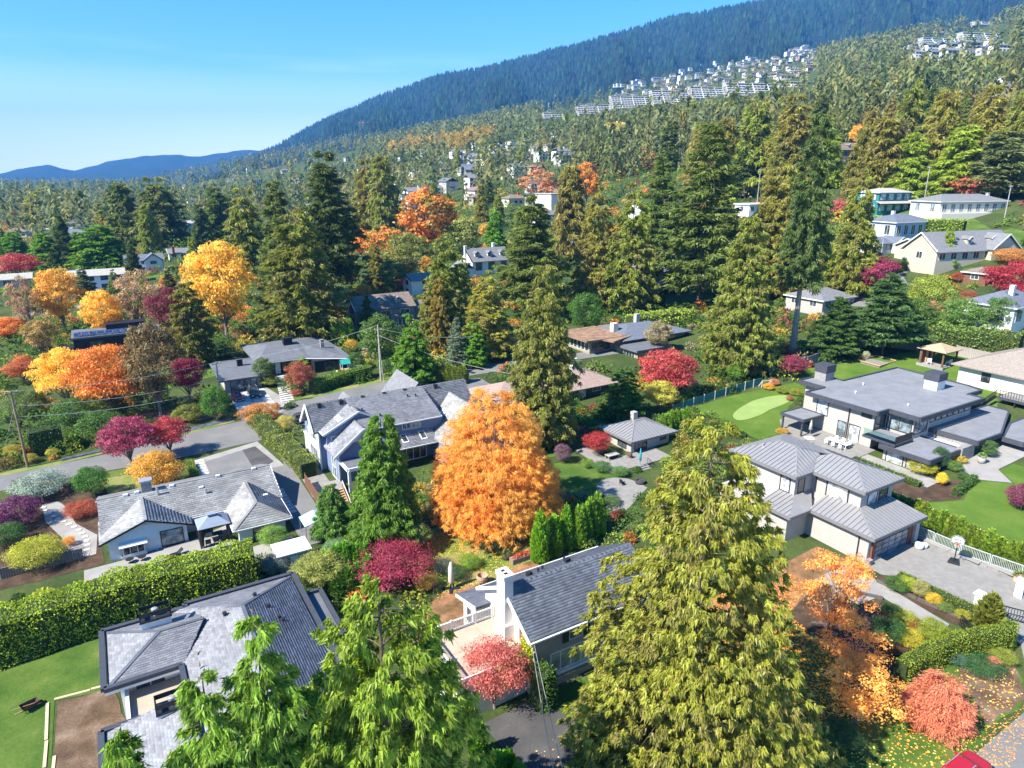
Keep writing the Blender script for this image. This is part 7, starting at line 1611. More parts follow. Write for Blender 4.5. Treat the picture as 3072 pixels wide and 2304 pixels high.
def S(px, py, w, h, col, label, kind='round', space='px'):
    b = at(px, py) if space == 'px' else UV(px, py) + (terr(*UV(px, py)),)
    return plant(kind, b, h, w, col, label, 'garden shrubs', name='shrub' if kind == 'round' else None)
for a in [
    (205, 1072, 4.2, 4.4, (.05, .12, .02), 'round dark green shrub behind the rancher roof'), (92, 1072, 6.4, 3.4, (.20, .24, .19), 'wide silvery grey shrub left of the round green one'), (42, 1138, 5.4, 4.0, (.10, .03, .07), 'purple smoky shrub at the left edge'), (178, 1115, 4.0, 2.0, (.28, .07, .03), 'low rust-red shrub beside the curved path'), (85, 1222, 5.6, 3.4, (.30, .30, .02), 'yellow-green shrub above the wooden fence'), (152, 1178, 1.4, 1.2, (.5, .26, .02), 'small orange-yellow bush by the stepping path'),
    (20, 1180, 4, 3, (.04, .09, .02), 'dark green shrub at the left edge over the fence'), (470, 908, 4.6, 6.2, (.06, .13, .02), 'egg-shaped clipped shrub before the grey utility pole'), (563, 912, 6.4, 3.2, (.34, .17, .04), 'orange-green spreading shrub at the corner of the road'), (410, 912, 4.4, 3.4, (.14, .15, .03), 'olive shrub left of the egg-shaped one'), (385, 915, 2, 2.4, (.22, .26, .03), 'narrow lime shrub left of the olive one'),
    (60, 900, 6.5, 5.0, (.08, .12, .035), 'grey-green rhododendron behind the left utility pole'), (160, 930, 7, 5.5, (.05, .10, .02), 'dark rhododendron right of the left utility pole'), (225, 955, 7, 5.2, (.045, .09, .018), 'dark rhododendron left of the pink-purple maple'), (240, 905, 6, 4.5, (.07, .11, .02), 'green rhododendron under the orange maple'), (320, 935, 4.4, 2.2, (.06, .08, .02), 'low dark shrub under the brownish tree'), (255, 965, 3, 1.2, (.36, .30, .03), 'low yellow shrub by the road edge'), (115, 985, 1.8, 1.3, (.34, .32, .03), 'small yellow ball left on the road verge'), (30, 985, 3, 1.8, (.30, .24, .03), 'yellow bush at the left edge by the pole'), (68, 1000, 2, 1.5, (.32, .26, .03), 'small yellow bush at the foot of the left pole'),
    (590, 1180, 3.2, 2.7, (.13, .19, .035), 'round light green shrub beside the rancher hip'), (598, 1240, 3.0, 2.4, (.13, .15, .12), 'greyish shrub beside the white shed roof'), (520, 1160, 2.0, 1.6, (.045, .08, .025), 'dark shrub at the corner of the rancher hip'), (730, 1210, 3.2, 2.6, (.10, .15, .07), 'pale green shrub at the foot of the dark cedar'), (660, 1260, 3.4, 2.8, (.17, .18, .06), 'dusty olive shrub right of the grey hipped roof'), (1060, 1185, 3.0, 1.6, (.045, .09, .05), 'blue-green low shrub under the fiery tree'), (1120, 1172, 2.0, 1.4, (.05, .09, .05), 'small dark shrub under the right of the fiery tree'),
    (1015, 1225, 2.6, 1.4, (.13, .22, .02), 'lime green low shrub in the leafy bed'), (960, 1235, 2.4, 1.5, (.09, .11, .08), 'white-flowered shrub behind the folded parasol'), (985, 1250, 2.4, 1.4, (.05, .10, .03), 'green shrub right of the folded parasol'), (920, 1275, 2.4, 2.0, (.30, .20, .03), 'amber shrub left of the folded parasol'), (1270, 1010, 2.0, 1.3, (.12, .18, .03), 'green shrub before the small crimson maple'), (1300, 1018, 2.6, 1.5, (.06, .12, .03), 'green shrub between crimson maple and parasol'), (1340, 1028, 2.4, 1.4, (.07, .13, .03), 'dark green shrub at the cottage steps'), (1210, 1080, 3.0, 1.5, (.10, .13, .08), 'grey-green shrub left of the fire pit lawn'), (1265, 1082, 2.4, 1.1, (.10, .12, .08), 'grey shrub below the fire pit lawn'), (1320, 1090, 2.4, 1.2, (.07, .11, .04), 'low green shrub below the fire pit'),
    (1215, 1000, 2.4, 3.0, (.12, .06, .09), 'purple-grey shrub right of the fiery tree'), (850, 808, 6, 4.5, (.06, .10, .03), 'green bush behind the wooden pole'), (770, 800, 3.5, 4, (.06, .11, .03), 'green bush left of the wooden pole'), (585, 833, 4.2, 2.2, (.14, .17, .03), 'rounded yellow-green shrub beside the slab path'), (672, 820, 2.4, 1.6, (.10, .06, .03), 'brown low shrub beside the slab path'), (640, 855, 2.2, 1.3, (.26, .08, .05), 'red-leaved low shrub by the slab path end'), (618, 930, 3.4, 2.6, (.34, .30, .06), 'yellow shrub before the left wall of the blue house'), (596, 885, 1.6, 1.3, (.40, .18, .06), 'orange small shrub by the end of the slab path'),
    (1990, 1022, 3.6, 1.9, (.30, .28, .02), 'yellow bush in the flower bed of the modern house'), (1975, 1010, 2.6, 2.0, (.42, .22, .03), 'orange bush in the flower bed of the modern house'), (2032, 1048, 1.4, 1.8, (.55, .42, .02), 'bright yellow cone shrub in the flower bed'), (2025, 1012, 2.4, 3.2, (.045, .09, .035), 'layered dark green pine shrub beside the modern house'), (2060, 1018, 2.0, 1.5, (.08, .13, .03), 'green shrub at the end of the flower bed'), (2070, 1000, 2.0, 1.2, (.45, .34, .03), 'yellow shrub by the concrete walk'), (2205, 1100, 3.6, 3.2, (.13, .03, .06), 'dark purple shrub tree at the right edge'), (2080, 1035, 1.5, 1.0, (.05, .09, .02), 'small dark shrub by the walk'), (2130, 985, 2.6, 2.4, (.06, .11, .03), 'green shrub under the flat wing roof'),
    (1935, 1275, 2.4, 1.5, (.045, .10, .02), 'dark green bush at the garage corner bed'), (1957, 1275, 2.0, 1.5, (.26, .28, .02), 'yellow-green bush second in the garage bed'), (1985, 1290, 1.6, 2.0, (.24, .25, .08), 'pale cone shrub in the garage bed'), (2015, 1305, 1.6, 1.2, (.45, .34, .02), 'golden ball shrub in the garage bed'), (2040, 1320, 1.4, .9, (.10, .14, .03), 'small green shrub at the end of the garage bed'), (2078, 1338, 1.4, 1.0, (.28, .28, .02), 'small yellow shrub before the black gate'),
    (1925, 1335, 2.0, 1.5, (.10, .16, .03), 'green ball shrub left of the garden walk'), (1915, 1345, 1.5, 1.0, (.12, .03, .03), 'dark red ball shrub left of the garden walk'), (1952, 1350, 2.2, 1.5, (.24, .26, .03), 'yellow-green shrub left of the garden walk'), (1972, 1362, 1.6, 1.3, (.20, .08, .03), 'rust-red shrub by the garden walk'), (2010, 1380, 2.6, 2.0, (.22, .26, .02), 'umbrella-shaped yellow-green shrub by the garden walk'), (1918, 1385, 3.0, 2.4, (.035, .08, .02), 'dark green laurel in the lower garden bed'), (1962, 1395, 2.4, 1.7, (.36, .32, .02), 'bright yellow shrub in the lower garden bed'), (1912, 1415, 1.7, 1.3, (.20, .07, .03), 'rust brown ball shrub on the lawn by the garden'), (1830, 1285, 2.0, 1.2, (.05, .04, .03), 'dark ball shrub beside the garden steps'),
    (2105, 1435, 4.4, .9, (.04, .09, .03), 'low dark green mat under the curved hedge'), (2060, 1430, 2.0, 1.2, (.06, .11, .08), 'blue-green shrub under the curved hedge'), (2145, 1440, 1.2, .9, (.45, .16, .10), 'small pink shrub under the curved hedge'), (2165, 1430, 2.2, 1.2, (.20, .24, .03), 'yellow-green shrub at the end of the curved hedge'), (1820, 1610, 3.0, 2.0, (.03, .07, .02), 'dark green bush at the foot of the huge cedar'), (1590, 820, 4.0, 3.4, (.09, .18, .02), 'bright green bush below the loose cedar'), (1470, 830, 4, 3, (.08, .12, .03), 'olive bush right of the rose-red maple'), (1660, 842, 2, 1.2, (.5, .26, .02), 'orange bush at the end of the putting lawn'), (1690, 850, 2.4, 1.3, (.20, .24, .03), 'yellow-green bush in the bed by the putting lawn'), (1720, 855, 2.4, 1.4, (.25, .26, .03), 'lime bush in the bed by the putting lawn'), (1672, 832, 2.0, 1.2, (.45, .2, .1), 'salmon bush in the bed by the putting lawn'), (1745, 862, 1.6, 1.1, (.16, .20, .04), 'round bush in the bed next to the modern house'), (1705, 865, 1.4, .8, (.28, .12, .06), 'red low bush in the bed by the putting lawn'), (1780, 800, 2.2, 1.6, (.13, .22, .03), 'light green bush before the left chimney of the modern house'),
    (1690, 938, 2.0, 1.0, (.40, .24, .03), 'orange-yellow flower clump beside the patio'), (1700, 960, 1.8, .8, (.09, .14, .03), 'green clump beside the patio table'), (1870, 775, 1.5, 1.6, (.30, .33, .20), 'small pale round-headed tree by the back fence'), (1850, 560, 4, 2.4, (.28, .20, .12), 'tan shrub above the wine-red maple'), (1870, 600, 4, 3, (.16, .20, .03), 'yellow-green shrub beside the wine-red maple'), (2070, 610, 3.2, 2.6, (.30, .07, .03), 'red clipped mound below the long beige house'), (2055, 580, 3.2, 2.0, (.05, .10, .02), 'round green bush before the long beige house'), (2100, 590, 4, 1.4, (.10, .17, .02), 'low square hedge block before the long beige house'), (2090, 655, 3.6, 3.0, (.28, .10, .05), 'rusty shrub below the upper lane'), (1970, 650, 3.4, 2.6, (.30, .30, .02), 'yellow shrub by the upper lane bend'), (1760, 720, 4, 3, (.10, .13, .03), 'olive bush left of the forked fir'), (1150, 1440, 3.0, 1.0, (.26, .30, .02), 'lime ivy creeping at the deck corner'), (1015, 640, 3.0, 2.0, (.05, .10, .02), 'green bush below the white wing'), (855, 604, 2.0, 3.2, (.5, .36, .03), 'small yellow upright tree behind the brown house'), (545, 770, 4.0, 2.0, (.16, .17, .05), 'grey-green shrub left of the black bungalow roof'), (470, 760, 4.5, 3, (.06, .11, .03), 'green shrub by the lawn left of the black bungalow'), (520, 735, 4.5, 3.0, (.20, .13, .05), 'brownish shrub behind the bungalow lawn'), (760, 760, 3, 3.0, (.45, .28, .03), 'golden shrub right of the bungalow roof'), (700, 748, 4.5, 2.0, (.34, .20, .04), 'orange-brown ground shrub behind the bungalow roof'),
]: S(*a)

def undergrowth():
    """the tangle of bushes between the gardens: nobody could count it"""
    g = np.random.default_rng(77); r = random.Random(77); parts = []
    pal = [((.05, .095, .02), 6), ((.075, .125, .025), 6), ((.035, .065, .018), 5), ((.13, .17, .03), 4), ((.22, .24, .03), 2), ((.30, .20, .04), 2), ((.34, .13, .03), 1.4), ((.22, .05, .05), 1.0), ((.20, .17, .10), 1.2)]
    cols = [c for c, _ in pal]; wts = [w for _, w in pal]
    boxes = [(min(p[0] for p in P), max(p[0] for p in P), min(p[1] for p in P), max(p[1] for p in P), P) for P in EXCL]
    def free(x, y, m):
        for (x0, x1, y0, y1, P) in boxes:
            if x0 - m < x < x1 + m and y0 - m < y < y1 + m and (inpoly(x, y, P) or (m > 0 and any(inpoly(x + dx, y + dy, P) for dx, dy in ((m, 0), (-m, 0), (0, m), (0, -m))))): return False
        return all((x - a) ** 2 + (y - b) ** 2 > (q + m * .5) ** 2 for a, b, q in SPOTS)
    def ring(N, d0, d1, w0, w1, nk, leaf, amin=-40, amax=40):
        n = 0
        for _ in range(N * 3):
            if n >= N: break
            d = sqrt(r.uniform(d0 * d0, d1 * d1)); a = radians(r.uniform(amin, amax)); x, y = d * sin(a), d * cos(a); w = r.uniform(w0, w1)
            if not free(x, y, w * .4): continue
            u_, v_ = toUV(x, y)
            if v_ < 40 and u_ > 18: continue
            n += 1; h = w * r.uniform(.4, .8)
            q = unit(g.normal(size=(nk, 3))); q[:, 2] = np.abs(q[:, 2]); rr = (.75 + .3 * g.random((nk, 1)))
            z0 = terr(x, y)
            P = np.array([[x, y, z0]]) + q * rr * np.array([w / 2, w / 2, h])
            D = q * .6 + g.normal(size=(nk, 3)) * .6
            sc = .7 + .6 * g.random(nk); V, F = spikes(P, D, leaf * sc, leaf * .66 * sc, g, .1)
            c = np.array(r.choices(cols, wts)[0]) * r.uniform(.7, 1.25)
            parts.append((V, F, g.random(nk), np.tile(c, (nk, 1))))
    ring(640, 58, 125, 1.2, 3.0, 190, .27); ring(1600, 120, 230, 2.0, 4.6, 90, .55); ring(2200, 230, 480, 3, 6.5, 44, 1.0)
    V, F, var, tint = cat(parts)
    me = np_mesh('undergrowth', V, F, var, tint); me.materials.append(STUFFLEAF)
    tag(link('undergrowth', me), 'tangle of garden bushes and ground cover between the houses', 'undergrowth', kind='stuff')
undergrowth()
def fallen(name, label, polyuv, n, cols, size, seed):
    g = np.random.default_rng(seed); r = random.Random(seed); P = []
    us = [p[0] for p in polyuv]; vs_ = [p[1] for p in polyuv]
    while len(P) < n:
        u, v = r.uniform(min(us), max(us)), r.uniform(min(vs_), max(vs_))
        if inpoly(u, v, polyuv): x, y = UV(u, v); P.append((x, y, terr(x, y) + .075))
    P = np.array(P); D = g.normal(size=P.shape) * np.array([1, 1, .12]); W = unit(np.cross(unit(D), np.array([[0, 0, 1.0]])) + g.normal(size=P.shape) * .15)
    sc = .6 + .8 * g.random(n); V, F = kites(P, D, size * sc, size * .75 * sc, g, -.02, W)
    t = np.array(cols)[g.integers(0, len(cols), n)]
    me = np_mesh(name, V, F, g.random(n), t); me.materials.append(STUFFLEAF); tag(link(name, me), label, 'fallen leaves', kind='stuff')
fallen('fallen_leaves', 'yellow and orange leaves scattered over the front lawn', [(30, 17), (49, 17), (58, 17.4), (62, 20), (56, 22), (50, 23), (49, 30), (40, 33), (30, 26)], 4200, [(.5, .36, .06), (.55, .28, .05), (.5, .42, .14), (.42, .15, .03)], .17, 1)
fallen('fallen_leaves', 'thick orange leaf fall between the huge cedar and the garden', [(41, 24), (50, 23.2), (51, 34), (57, 36), (56, 41), (46, 40), (42, 33)], 5200, [(.5, .2, .03), (.55, .28, .05), (.4, .14, .03)], .17, 2)
fallen('fallen_leaves', 'fallen leaves on the dark drive', [(21, 21), (27, 21), (26, 34), (21.4, 34)], 420, [(.5, .36, .12), (.5, .2, .1), (.55, .45, .25)], .13, 3)
fallen('fallen_leaves', 'orange leaves on the grass under the fiery tree', [(24, 54), (41, 55), (43, 62), (26, 66)], 2200, [(.5, .22, .04), (.45, .3, .06)], .16, 4)
fallen('fallen_leaves', 'fallen leaves along the street edge', [(47, 14.6), (58, 15.4), (58, 17), (47, 17)], 500, [(.5, .3, .1), (.5, .2, .05)], .15, 5)
# ---------------------------------------------------------------- street furniture, vehicles, garden things
def G(u, v): x, y = UV(u, v); return (x, y, terr(x, y))
GALV = MATS['galvanised']
POLEW = M('pole_wood', (.24, .17, .12), .9, .25, 2, .3, stretch=(4, 4, .4))
def pole(name, label, base, h, r=.16, arms=(), mat=POLEW, extra=None):
    o = empty(name, base, 0, label, 'pole'); MB().tube([(0, 0, -.5), (0, 0, h)], [r, r * .7], 10).build('shaft', mat, o)
    for (z, ln, a) in arms: MB().bar((-cos(a) * ln / 2, -sin(a) * ln / 2, z), (cos(a) * ln / 2, sin(a) * ln / 2, z), .12, .14).build('crossarm', mat, o)
    if extra == 'transformer':
        MB().lathe([(.26, 0), (.3, .05), (.3, .85), (.2, .95)], 12, (.38, -.3, h * .62)).build('transformer', GREYW, o); MB().bar((.1, -.1, h * .68), (.38, -.3, h * .68), .1).build('bracket', GALV, o)
        MB().tube([(0, 0, h * .78), (-.7, -.2, h * .82), (-1.0, -.3, h * .8)], .04, 6).build('lamp_arm', GALV, o); MB().lathe([(.1, 0), (.2, .05), (.16, .16)], 10, (-1.05, -.32, h * .78)).build('lamp_head', GREYW, o)
    for (z, ln, a) in arms:
        for t in (-.42, 0, .42): MB().lathe([(.05, 0), (.06, .1), (.03, .18)], 6, (cos(a) * ln * t, sin(a) * ln * t, z + .06)).build('insulator', WHITE, o)
    return o
b1 = at(60, 1010); h1 = topz(b1[0], b1[1], 845) - b1[2]; p1 = pole('utility_pole', 'leaning-looking brown utility pole at the left edge of the road', b1, h1, .19, ((h1 - .3, 1.8, 1.0),))
b2 = at(480, 884); h2 = topz(b2[0], b2[1], 782) - b2[2]; p2 = pole('utility_pole', 'grey utility pole with transformer before the black bungalow', b2, h2, .18, ((h2 - .3, 1.6, .9),), M('pole_grey', (.34, .33, .32), .9, .1, 2), 'transformer')
b3 = at(823, 822); h3 = topz(b3[0], b3[1], 702) - b3[2]; p3 = pole('utility_pole', 'pale wooden pole on the verge behind the blue house', b3, h3, .17, ((h3 - .9, 1.4, .3),), M('pole_pale', (.40, .36, .30), .9, .15, 2))
for (x, yb, yt, lab) in ((1990, 470, 360, 'tall white-grey pole between the teal house and the white bungalow'), (1634, 452, 365, 'thin pole behind the low white flat house'), (2170, 470, 400, 'short pole behind the white bungalow'), (1902, 560, 512, 'dark pole before the light blue house'), (780, 250, 240, '')):
    if not lab: continue
    b = at(x, yb); pole('utility_pole', lab, b, topz(b[0], b[1], yt) - b[2], .15, ((topz(b[0], b[1], yt) - b[2] - .4, 1.6, .3),), MATS['pole_grey'])
WIRE = M('wire', (.35, .35, .36), .5)
def wire(a, b, sag, name, label, r=.022):
    a, b = Vector(a), Vector(b); o = empty(name, a, 0, label, 'wire', 'overhead wires'); pts = []
    for k in range(19):
        t = k / 18; p = a.lerp(b, t) - a; p.z -= sag * 4 * t * (1 - t); pts.append(p)
    MB().tube(pts, r, 4, cap=False).build('strand', WIRE, o); return o
P1, P2, P3 = Vector(b1) + Vector((0, 0, h1)), Vector(b2) + Vector((0, 0, h2)), Vector(b3) + Vector((0, 0, h3))
wire(P1, P2, .8, 'power_line', 'topmost wire between the left pole and the transformer pole', .03); wire(P1 - Vector((0, 0, 2.2)), P2 - Vector((0, 0, 3.0)), .9, 'power_line', 'middle wire between the left pole and the transformer pole', .03); wire(P1 - Vector((0, 0, 3.8)), P2 - Vector((0, 0, 4.6)), 1.0, 'power_line', 'lowest wire between the left pole and the transformer pole', .035)
wire(P1, P1 + Vector((-40, -6, 1)), .8, 'power_line', 'wire leaving the picture left of the left pole', .03)
wire(P3 - Vector((0, 0, 2.6)), UV(36, 99) + (6.5,), .6, 'service_line', 'wire from the pale wooden pole down to the blue house', .03); wire(P3 - Vector((0, 0, 2.0)), UV(60, 100) + (6,), .8, 'service_line', 'wire from the pale wooden pole to the right behind the blue house', .03); wire(P3 - Vector((0, 0, .6)), UV(62, 118) + (9,), .8, 'service_line', 'upper wire from the pale wooden pole to the right', .03); wire(P2, P3, 1.0, 'power_line', 'wire from the transformer pole to the pale wooden pole', .03)
q = atz(1225, 1700, 9.0)
wire(UV(25.1, 38.4) + (4.4,), q, .25, 'service_line', 'pale service wire from the eave of the white house, right one', .02); wire(UV(25.0, 38.5) + (4.0,), (q[0] - .5, q[1] - .3, q[2] - .1), .3, 'service_line', 'pale service wire from the eave of the white house, left one', .02)
wire(at(48, 930)[:2] + (P1.z * .45,), at(5, 990), 0, 'guy_wire', 'guy wire slanting down left of the left pole', .03)

def car(base, head, col, label, L_=4.6, W=1.85, H=1.5, kind='suv', name='parked_car'):
    """a car: lofted body with glasshouse, wheels, lamps; nose towards +x"""
    o = empty(name, base, head, label, 'car'); paint = M('paint_' + name + str(int(col[0] * 999) + int(col[2] * 99)), col, .25, .03, 1, spec=.6)
    # side profile stations: x, lower, belt height, width factor
    st = {'suv': [(-.5, .42, .72, .78), (-.47, .25, .95, .92), (-.30, .2, .98, 1), (0, .2, .97, 1), (.22, .2, .95, 1), (.40, .22, .90, .96), (.48, .28, .80, .86), (.5, .42, .62, .72)],
          'sport': [(-.5, .4, .66, .74), (-.46, .24, .80, .92), (-.28, .18, .84, 1), (0, .16, .74, 1), (.22, .16, .72, 1), (.40, .17, .66, .94), (.48, .22, .52, .78), (.5, .3, .42, .6)]}[kind]
    V = []; n = 8
    for (x, lo, up, wf) in st:
        w = W / 2 * wf; X = x * L_; U = up if kind == 'suv' else up * .95
        for (yy, zz) in ((-w * .9, lo), (-w, lo + .12), (-w, U - .18), (-w * .86, U), (w * .86, U), (w, U - .18), (w, lo + .12), (w * .9, lo)): V.append((X, yy, zz))
    F = []; m_ = len(st)
    for i in range(m_ - 1):
        for j in range(n): a, b = i * n + j, i * n + (j + 1) % n; F.append((a, b, b + n, a + n))
    F += [tuple(reversed(range(n))), tuple(range((m_ - 1) * n, m_ * n))]
    m = MB(); m.v = V; m.f = F; body = m.build('body', paint, o, bevel=.03)
    gl = [(-.46, .96, .80), (-.38, H, .66), (.02, H + .02, .68), (.24, .98, .82)] if kind == 'suv' else [(-.36, .80, .78), (-.20, H, .60), (.0, H, .60), (.22, .72, .80)]
    m = MB(); n0 = 0
    for (x, z, wf) in gl: m.v += [(x * L_, -W / 2 * wf, z), (x * L_, W / 2 * wf, z)]
    m.f = [(0, 1, 3, 2), (2, 3, 5, 4), (4, 5, 7, 6), (0, 2, 4, 6), (1, 7, 5, 3), (0, 6, 7, 1)]
    m.build('glasshouse', GLASSD, o)
    m = MB(); w = W / 2 * gl[1][2] * 1.02
    m.slab([(gl[1][0] * L_ * 1.02, -w, H + .035), (gl[2][0] * L_ + .05, -w, H + .045), (gl[2][0] * L_ + .05, w, H + .045), (gl[1][0] * L_ * 1.02, w, H + .035)], .05); rf = m.build('roof_panel', paint, o, bevel=.015)
    for s_ in (-1, 1):
        for a, b in zip(gl[:-1], gl[1:]): MB().bar((a[0] * L_, s_ * W / 2 * a[2] * 1.01, a[1]), (b[0] * L_, s_ * W / 2 * b[2] * 1.01, b[1]), .07).build('pillar', paint, o)
        if kind == 'suv': MB().bar((gl[1][0] * L_ * .9, s_ * w * .9, H + .1), (gl[2][0] * L_, s_ * w * .9, H + .1), .05).build('roof_rail', GALV, o)
        MB().box(.478 * L_, .497 * L_, s_ * W * .32 - .16, s_ * W * .32 + .16, .58 * (1 if kind == 'suv' else .72), .74 * (1 if kind == 'suv' else .72)).build('headlight', WHITE, o); MB().box(-.497 * L_, -.475 * L_, s_ * W * .34 - .13, s_ * W * .34 + .13, .62, .82).build('tail_light', M('lamp_red', (.4, .01, .01), .3), o)
        MB().box(.16 * L_, .19 * L_, s_ * W * .53 - .1, s_ * W * .53 + .1, .92 if kind == 'suv' else .72, 1.06 if kind == 'suv' else .85).build('mirror', paint, o)
        for x in (-.31, .31):
            wl = empty('wheel', (x * L_, s_ * W * .45, .33)); wl.parent = o
            me = MB().lathe([(.2, -.1), (.33, -.1), (.34, 0), (.33, .1), (.2, .1)], 16).mesh('tyre'); me.materials.append(M('tyre', (.015, .015, .016), .9)); t = link('tyre', me, wl); t.rotation_euler = (pi / 2, 0, 0)
            me = MB().lathe([(.02, -.11), (.21, -.11), (.21, .11), (.02, .11)], 12).mesh('rim'); me.materials.append(GALV); t = link('rim', me, wl); t.rotation_euler = (pi / 2, 0, 0)
    MB().box(.485 * L_, .503 * L_, -W * .2, W * .2, .46, .66).build('grille', DARKTRIM, o); MB().box(.495 * L_, .51 * L_, -.26, .26, .34, .44).build('number_plate', WHITE, o)
    return o
SE = radians(31 - 90)
car(G(20.9, 126.8), SE, (.02, .022, .026), 'dark sport utility car parked nose out before the black garage', 4.7, 1.95, 1.62); car(G(17.9, 126.4), SE, (.42, .012, .015), 'low red sports car parked on the slab driveway', 4.3, 1.85, 1.2, 'sport')
car(G(25.6, 108.8), radians(31), (.05, .055, .06), 'dark car half hidden behind the loose hedge by the blue house', 4.6, 1.85, 1.5); car(G(46.5, 16.0), radians(31), (.32, .012, .02), 'red car cut by the bottom edge on the street', 4.6, 1.85, 1.55)
b = at(2020, 560); car((b[0] - 3, b[1] + 2, b[2]), radians(60), (.55, .62, .66), 'pale covered car on the upper lane', 4.8, 1.9, 1.5)

# slab path and driveway slabs
o = empty('slab_path', G(27, 126), YAW, 'path of pale concrete slabs leading to the black bungalow', 'path')
SLABM = M('pale_slab', (.46, .45, .43), .85, .06, 2, .1)
x0, y0, z0 = o.location; u0, v0 = toUV(x0, y0)
for i in range(13):
    v = 120.2 + i * 1.22; u = 25.4 + i * .19; zz = terr(*UV(u, v)); MB().box(u - u0 - 1.1, u - u0 + 1.1, v - v0, v - v0 + .85, zz - z0 - .1, zz - z0 + .14).build('slab', SLABM, o)
o = empty('slab_driveway', G(20, 122), YAW, 'driveway of wide concrete slabs with dark joints', 'driveway'); x0, y0, z0 = o.location; u0, v0 = toUV(x0, y0)
for i in range(7):
    v = 116.4 + i * 2.0
    for j in range(2): u = 16.9 + j * 3.2; zz = terr(*UV(u + 1.5, v + 1)); MB().box(u - u0, u - u0 + 3.05, v - v0, v - v0 + 1.78, zz - z0 - .1, zz - z0 + .13).build('slab', SLABM, o)
o = empty('stepping_path', G(-7, 90), YAW, 'curving line of pale stepping stones in the rancher garden', 'path'); x0, y0, z0 = o.location; u0, v0 = toUV(x0, y0)
for i in range(15):
    t = i / 14; v = 82.8 + t * 15.6; u = -6.2 - 3.8 * t ** 1.2 + .8 * sin(t * 5); zz = terr(*UV(u, v)); a = .25 * sin(i * 1.7)
    m = MB(); m.prism([(u - u0 + .42 * cos(a + k * pi / 2 + .78), v - v0 + .34 * sin(a + k * pi / 2 + .78)) for k in range(4)], zz - z0, zz - z0 + .13); m.build('stone', SLABM, o)
o = empty('slab_strip', G(17, 84), YAW, 'row of square slabs along the side drive of the rancher', 'path'); x0, y0, z0 = o.location; u0, v0 = toUV(x0, y0)
for i in range(8): v = 79.4 + i * .95; zz = terr(*UV(16, v)); MB().box(15.5 - u0, 16.5 - u0, v - v0, v - v0 + .75, zz - z0 - .05, zz - z0 + .12).build('slab', SLABM, o)
o = empty('slab_strip', G(7.9, 98), YAW, 'row of pale slabs beside the drive panels of the rancher', 'path'); x0, y0, z0 = o.location; u0, v0 = toUV(x0, y0)
for i in range(9): v = 93.9 + i * .98; zz = terr(*UV(8.2, v)); MB().box(7.7 - u0, 8.8 - u0, v - v0, v - v0 + .86, zz - z0 - .05, zz - z0 + .12).build('slab', SLABM, o)

# fences
def board_fence(name, label, pts, h, mat, bw=.3, space='px', post=2.4, group=None):
    P = [at(*p)[:2] if space == 'px' else UV(*p) for p in pts]; b0 = P[0]; z0 = terr(*b0); o = empty(name, (b0[0], b0[1], z0), 0, label, 'fence', group)
    for a, b in zip(P[:-1], P[1:]):
        L_ = hypot(b[0] - a[0], b[1] - a[1]); d = ((b[0] - a[0]) / L_, (b[1] - a[1]) / L_); yaw = math.atan2(d[1], d[0]); n = max(1, int(L_ / bw))
        key = 'board_%s_%.2f_%.2f' % (mat.name, h, bw)
        me = bpy.data.meshes.get(key)
        if me is None: me = MB().box(0, bw * .93, -.015, .015, -.25, h).mesh(key); me.materials.append(mat)
        for i in range(n):
            s = L_ * i / n; x, y = a[0] + d[0] * s, a[1] + d[1] * s; k = link('board', me, o); k.location = (x - b0[0], y - b0[1], terr(x, y) - z0 + RNG.uniform(-.02, .02)); k.rotation_euler = (0, 0, yaw)
        for i in range(int(L_ / post) + 1):
            s = min(L_, i * post); x, y = a[0] + d[0] * s - d[1] * .06, a[1] + d[1] * s + d[0] * .06; zz = terr(x, y) - z0; MB().box(x - b0[0] - .07, x - b0[0] + .07, y - b0[1] - .07, y - b0[1] + .07, zz - .3, zz + h + .12).build('post', mat, o)
        zz0, zz1 = terr(*a) - z0, terr(*b) - z0; MB().bar((a[0] - b0[0], a[1] - b0[1], zz0 + h), (b[0] - b0[0], b[1] - b0[1], zz1 + h), .1, .06).build('top_rail', mat, o)
    return o
WBLUE = M('blue_grey_board', (.20, .21, .24), .9, .2, 2, .3, stretch=(5, 5, .5))
board_fence('board_fence', 'grey weathered board fence running past the bare pale trunk', [(1664, 812), (1742, 792), (1800, 770), (1882, 744)], 1.9, WBLUE); board_fence('board_fence', 'brown board fence left of the pavilion', [(1884, 744), (1934, 752), (1985, 758)], 2.1, WOODGREY); board_fence('board_fence', 'pale board fence right of the pavilion under the ivy', [(2064, 768), (2140, 785), (2215, 800)], 1.9, M('silver_board', (.34, .31, .28), .9, .2, 2, .3, stretch=(5, 5, .5)))
board_fence('board_fence', 'brown board fence beside the wooden stairs of the blue house', [(19.3, 86.0), (19.3, 79.5), (20.2, 73.0)], 1.7, WOODBROWN, .2, 'uv'); board_fence('board_fence', 'dark fence in front of the rancher garden', [(-14, 82.4), (-9.6, 82.4), (-6.4, 82.2)], 1.3, WOODGREY, .22, 'uv', 2.0); board_fence('board_fence', 'old board fence behind the black bungalow', [(560, 752), (600, 742), (680, 738), (735, 742)], 1.7, WOODGREY); board_fence('board_fence', 'long black fence behind the lime columnar cedars', [(78.6, 22), (79.0, 50)], 1.5, BLACKW, .4, 'uv', 3)
FG_ = M('green_screen', (.03, .16, .15), .6, .1, 2)
P = [(1452, 893), (1520, 870), (1590, 848), (1645, 832)]; o = empty('tennis_fence', at(*P[0]), 0, 'low teal screen fence with white posts beside the putting lawn', 'fence'); bx_ = o.location
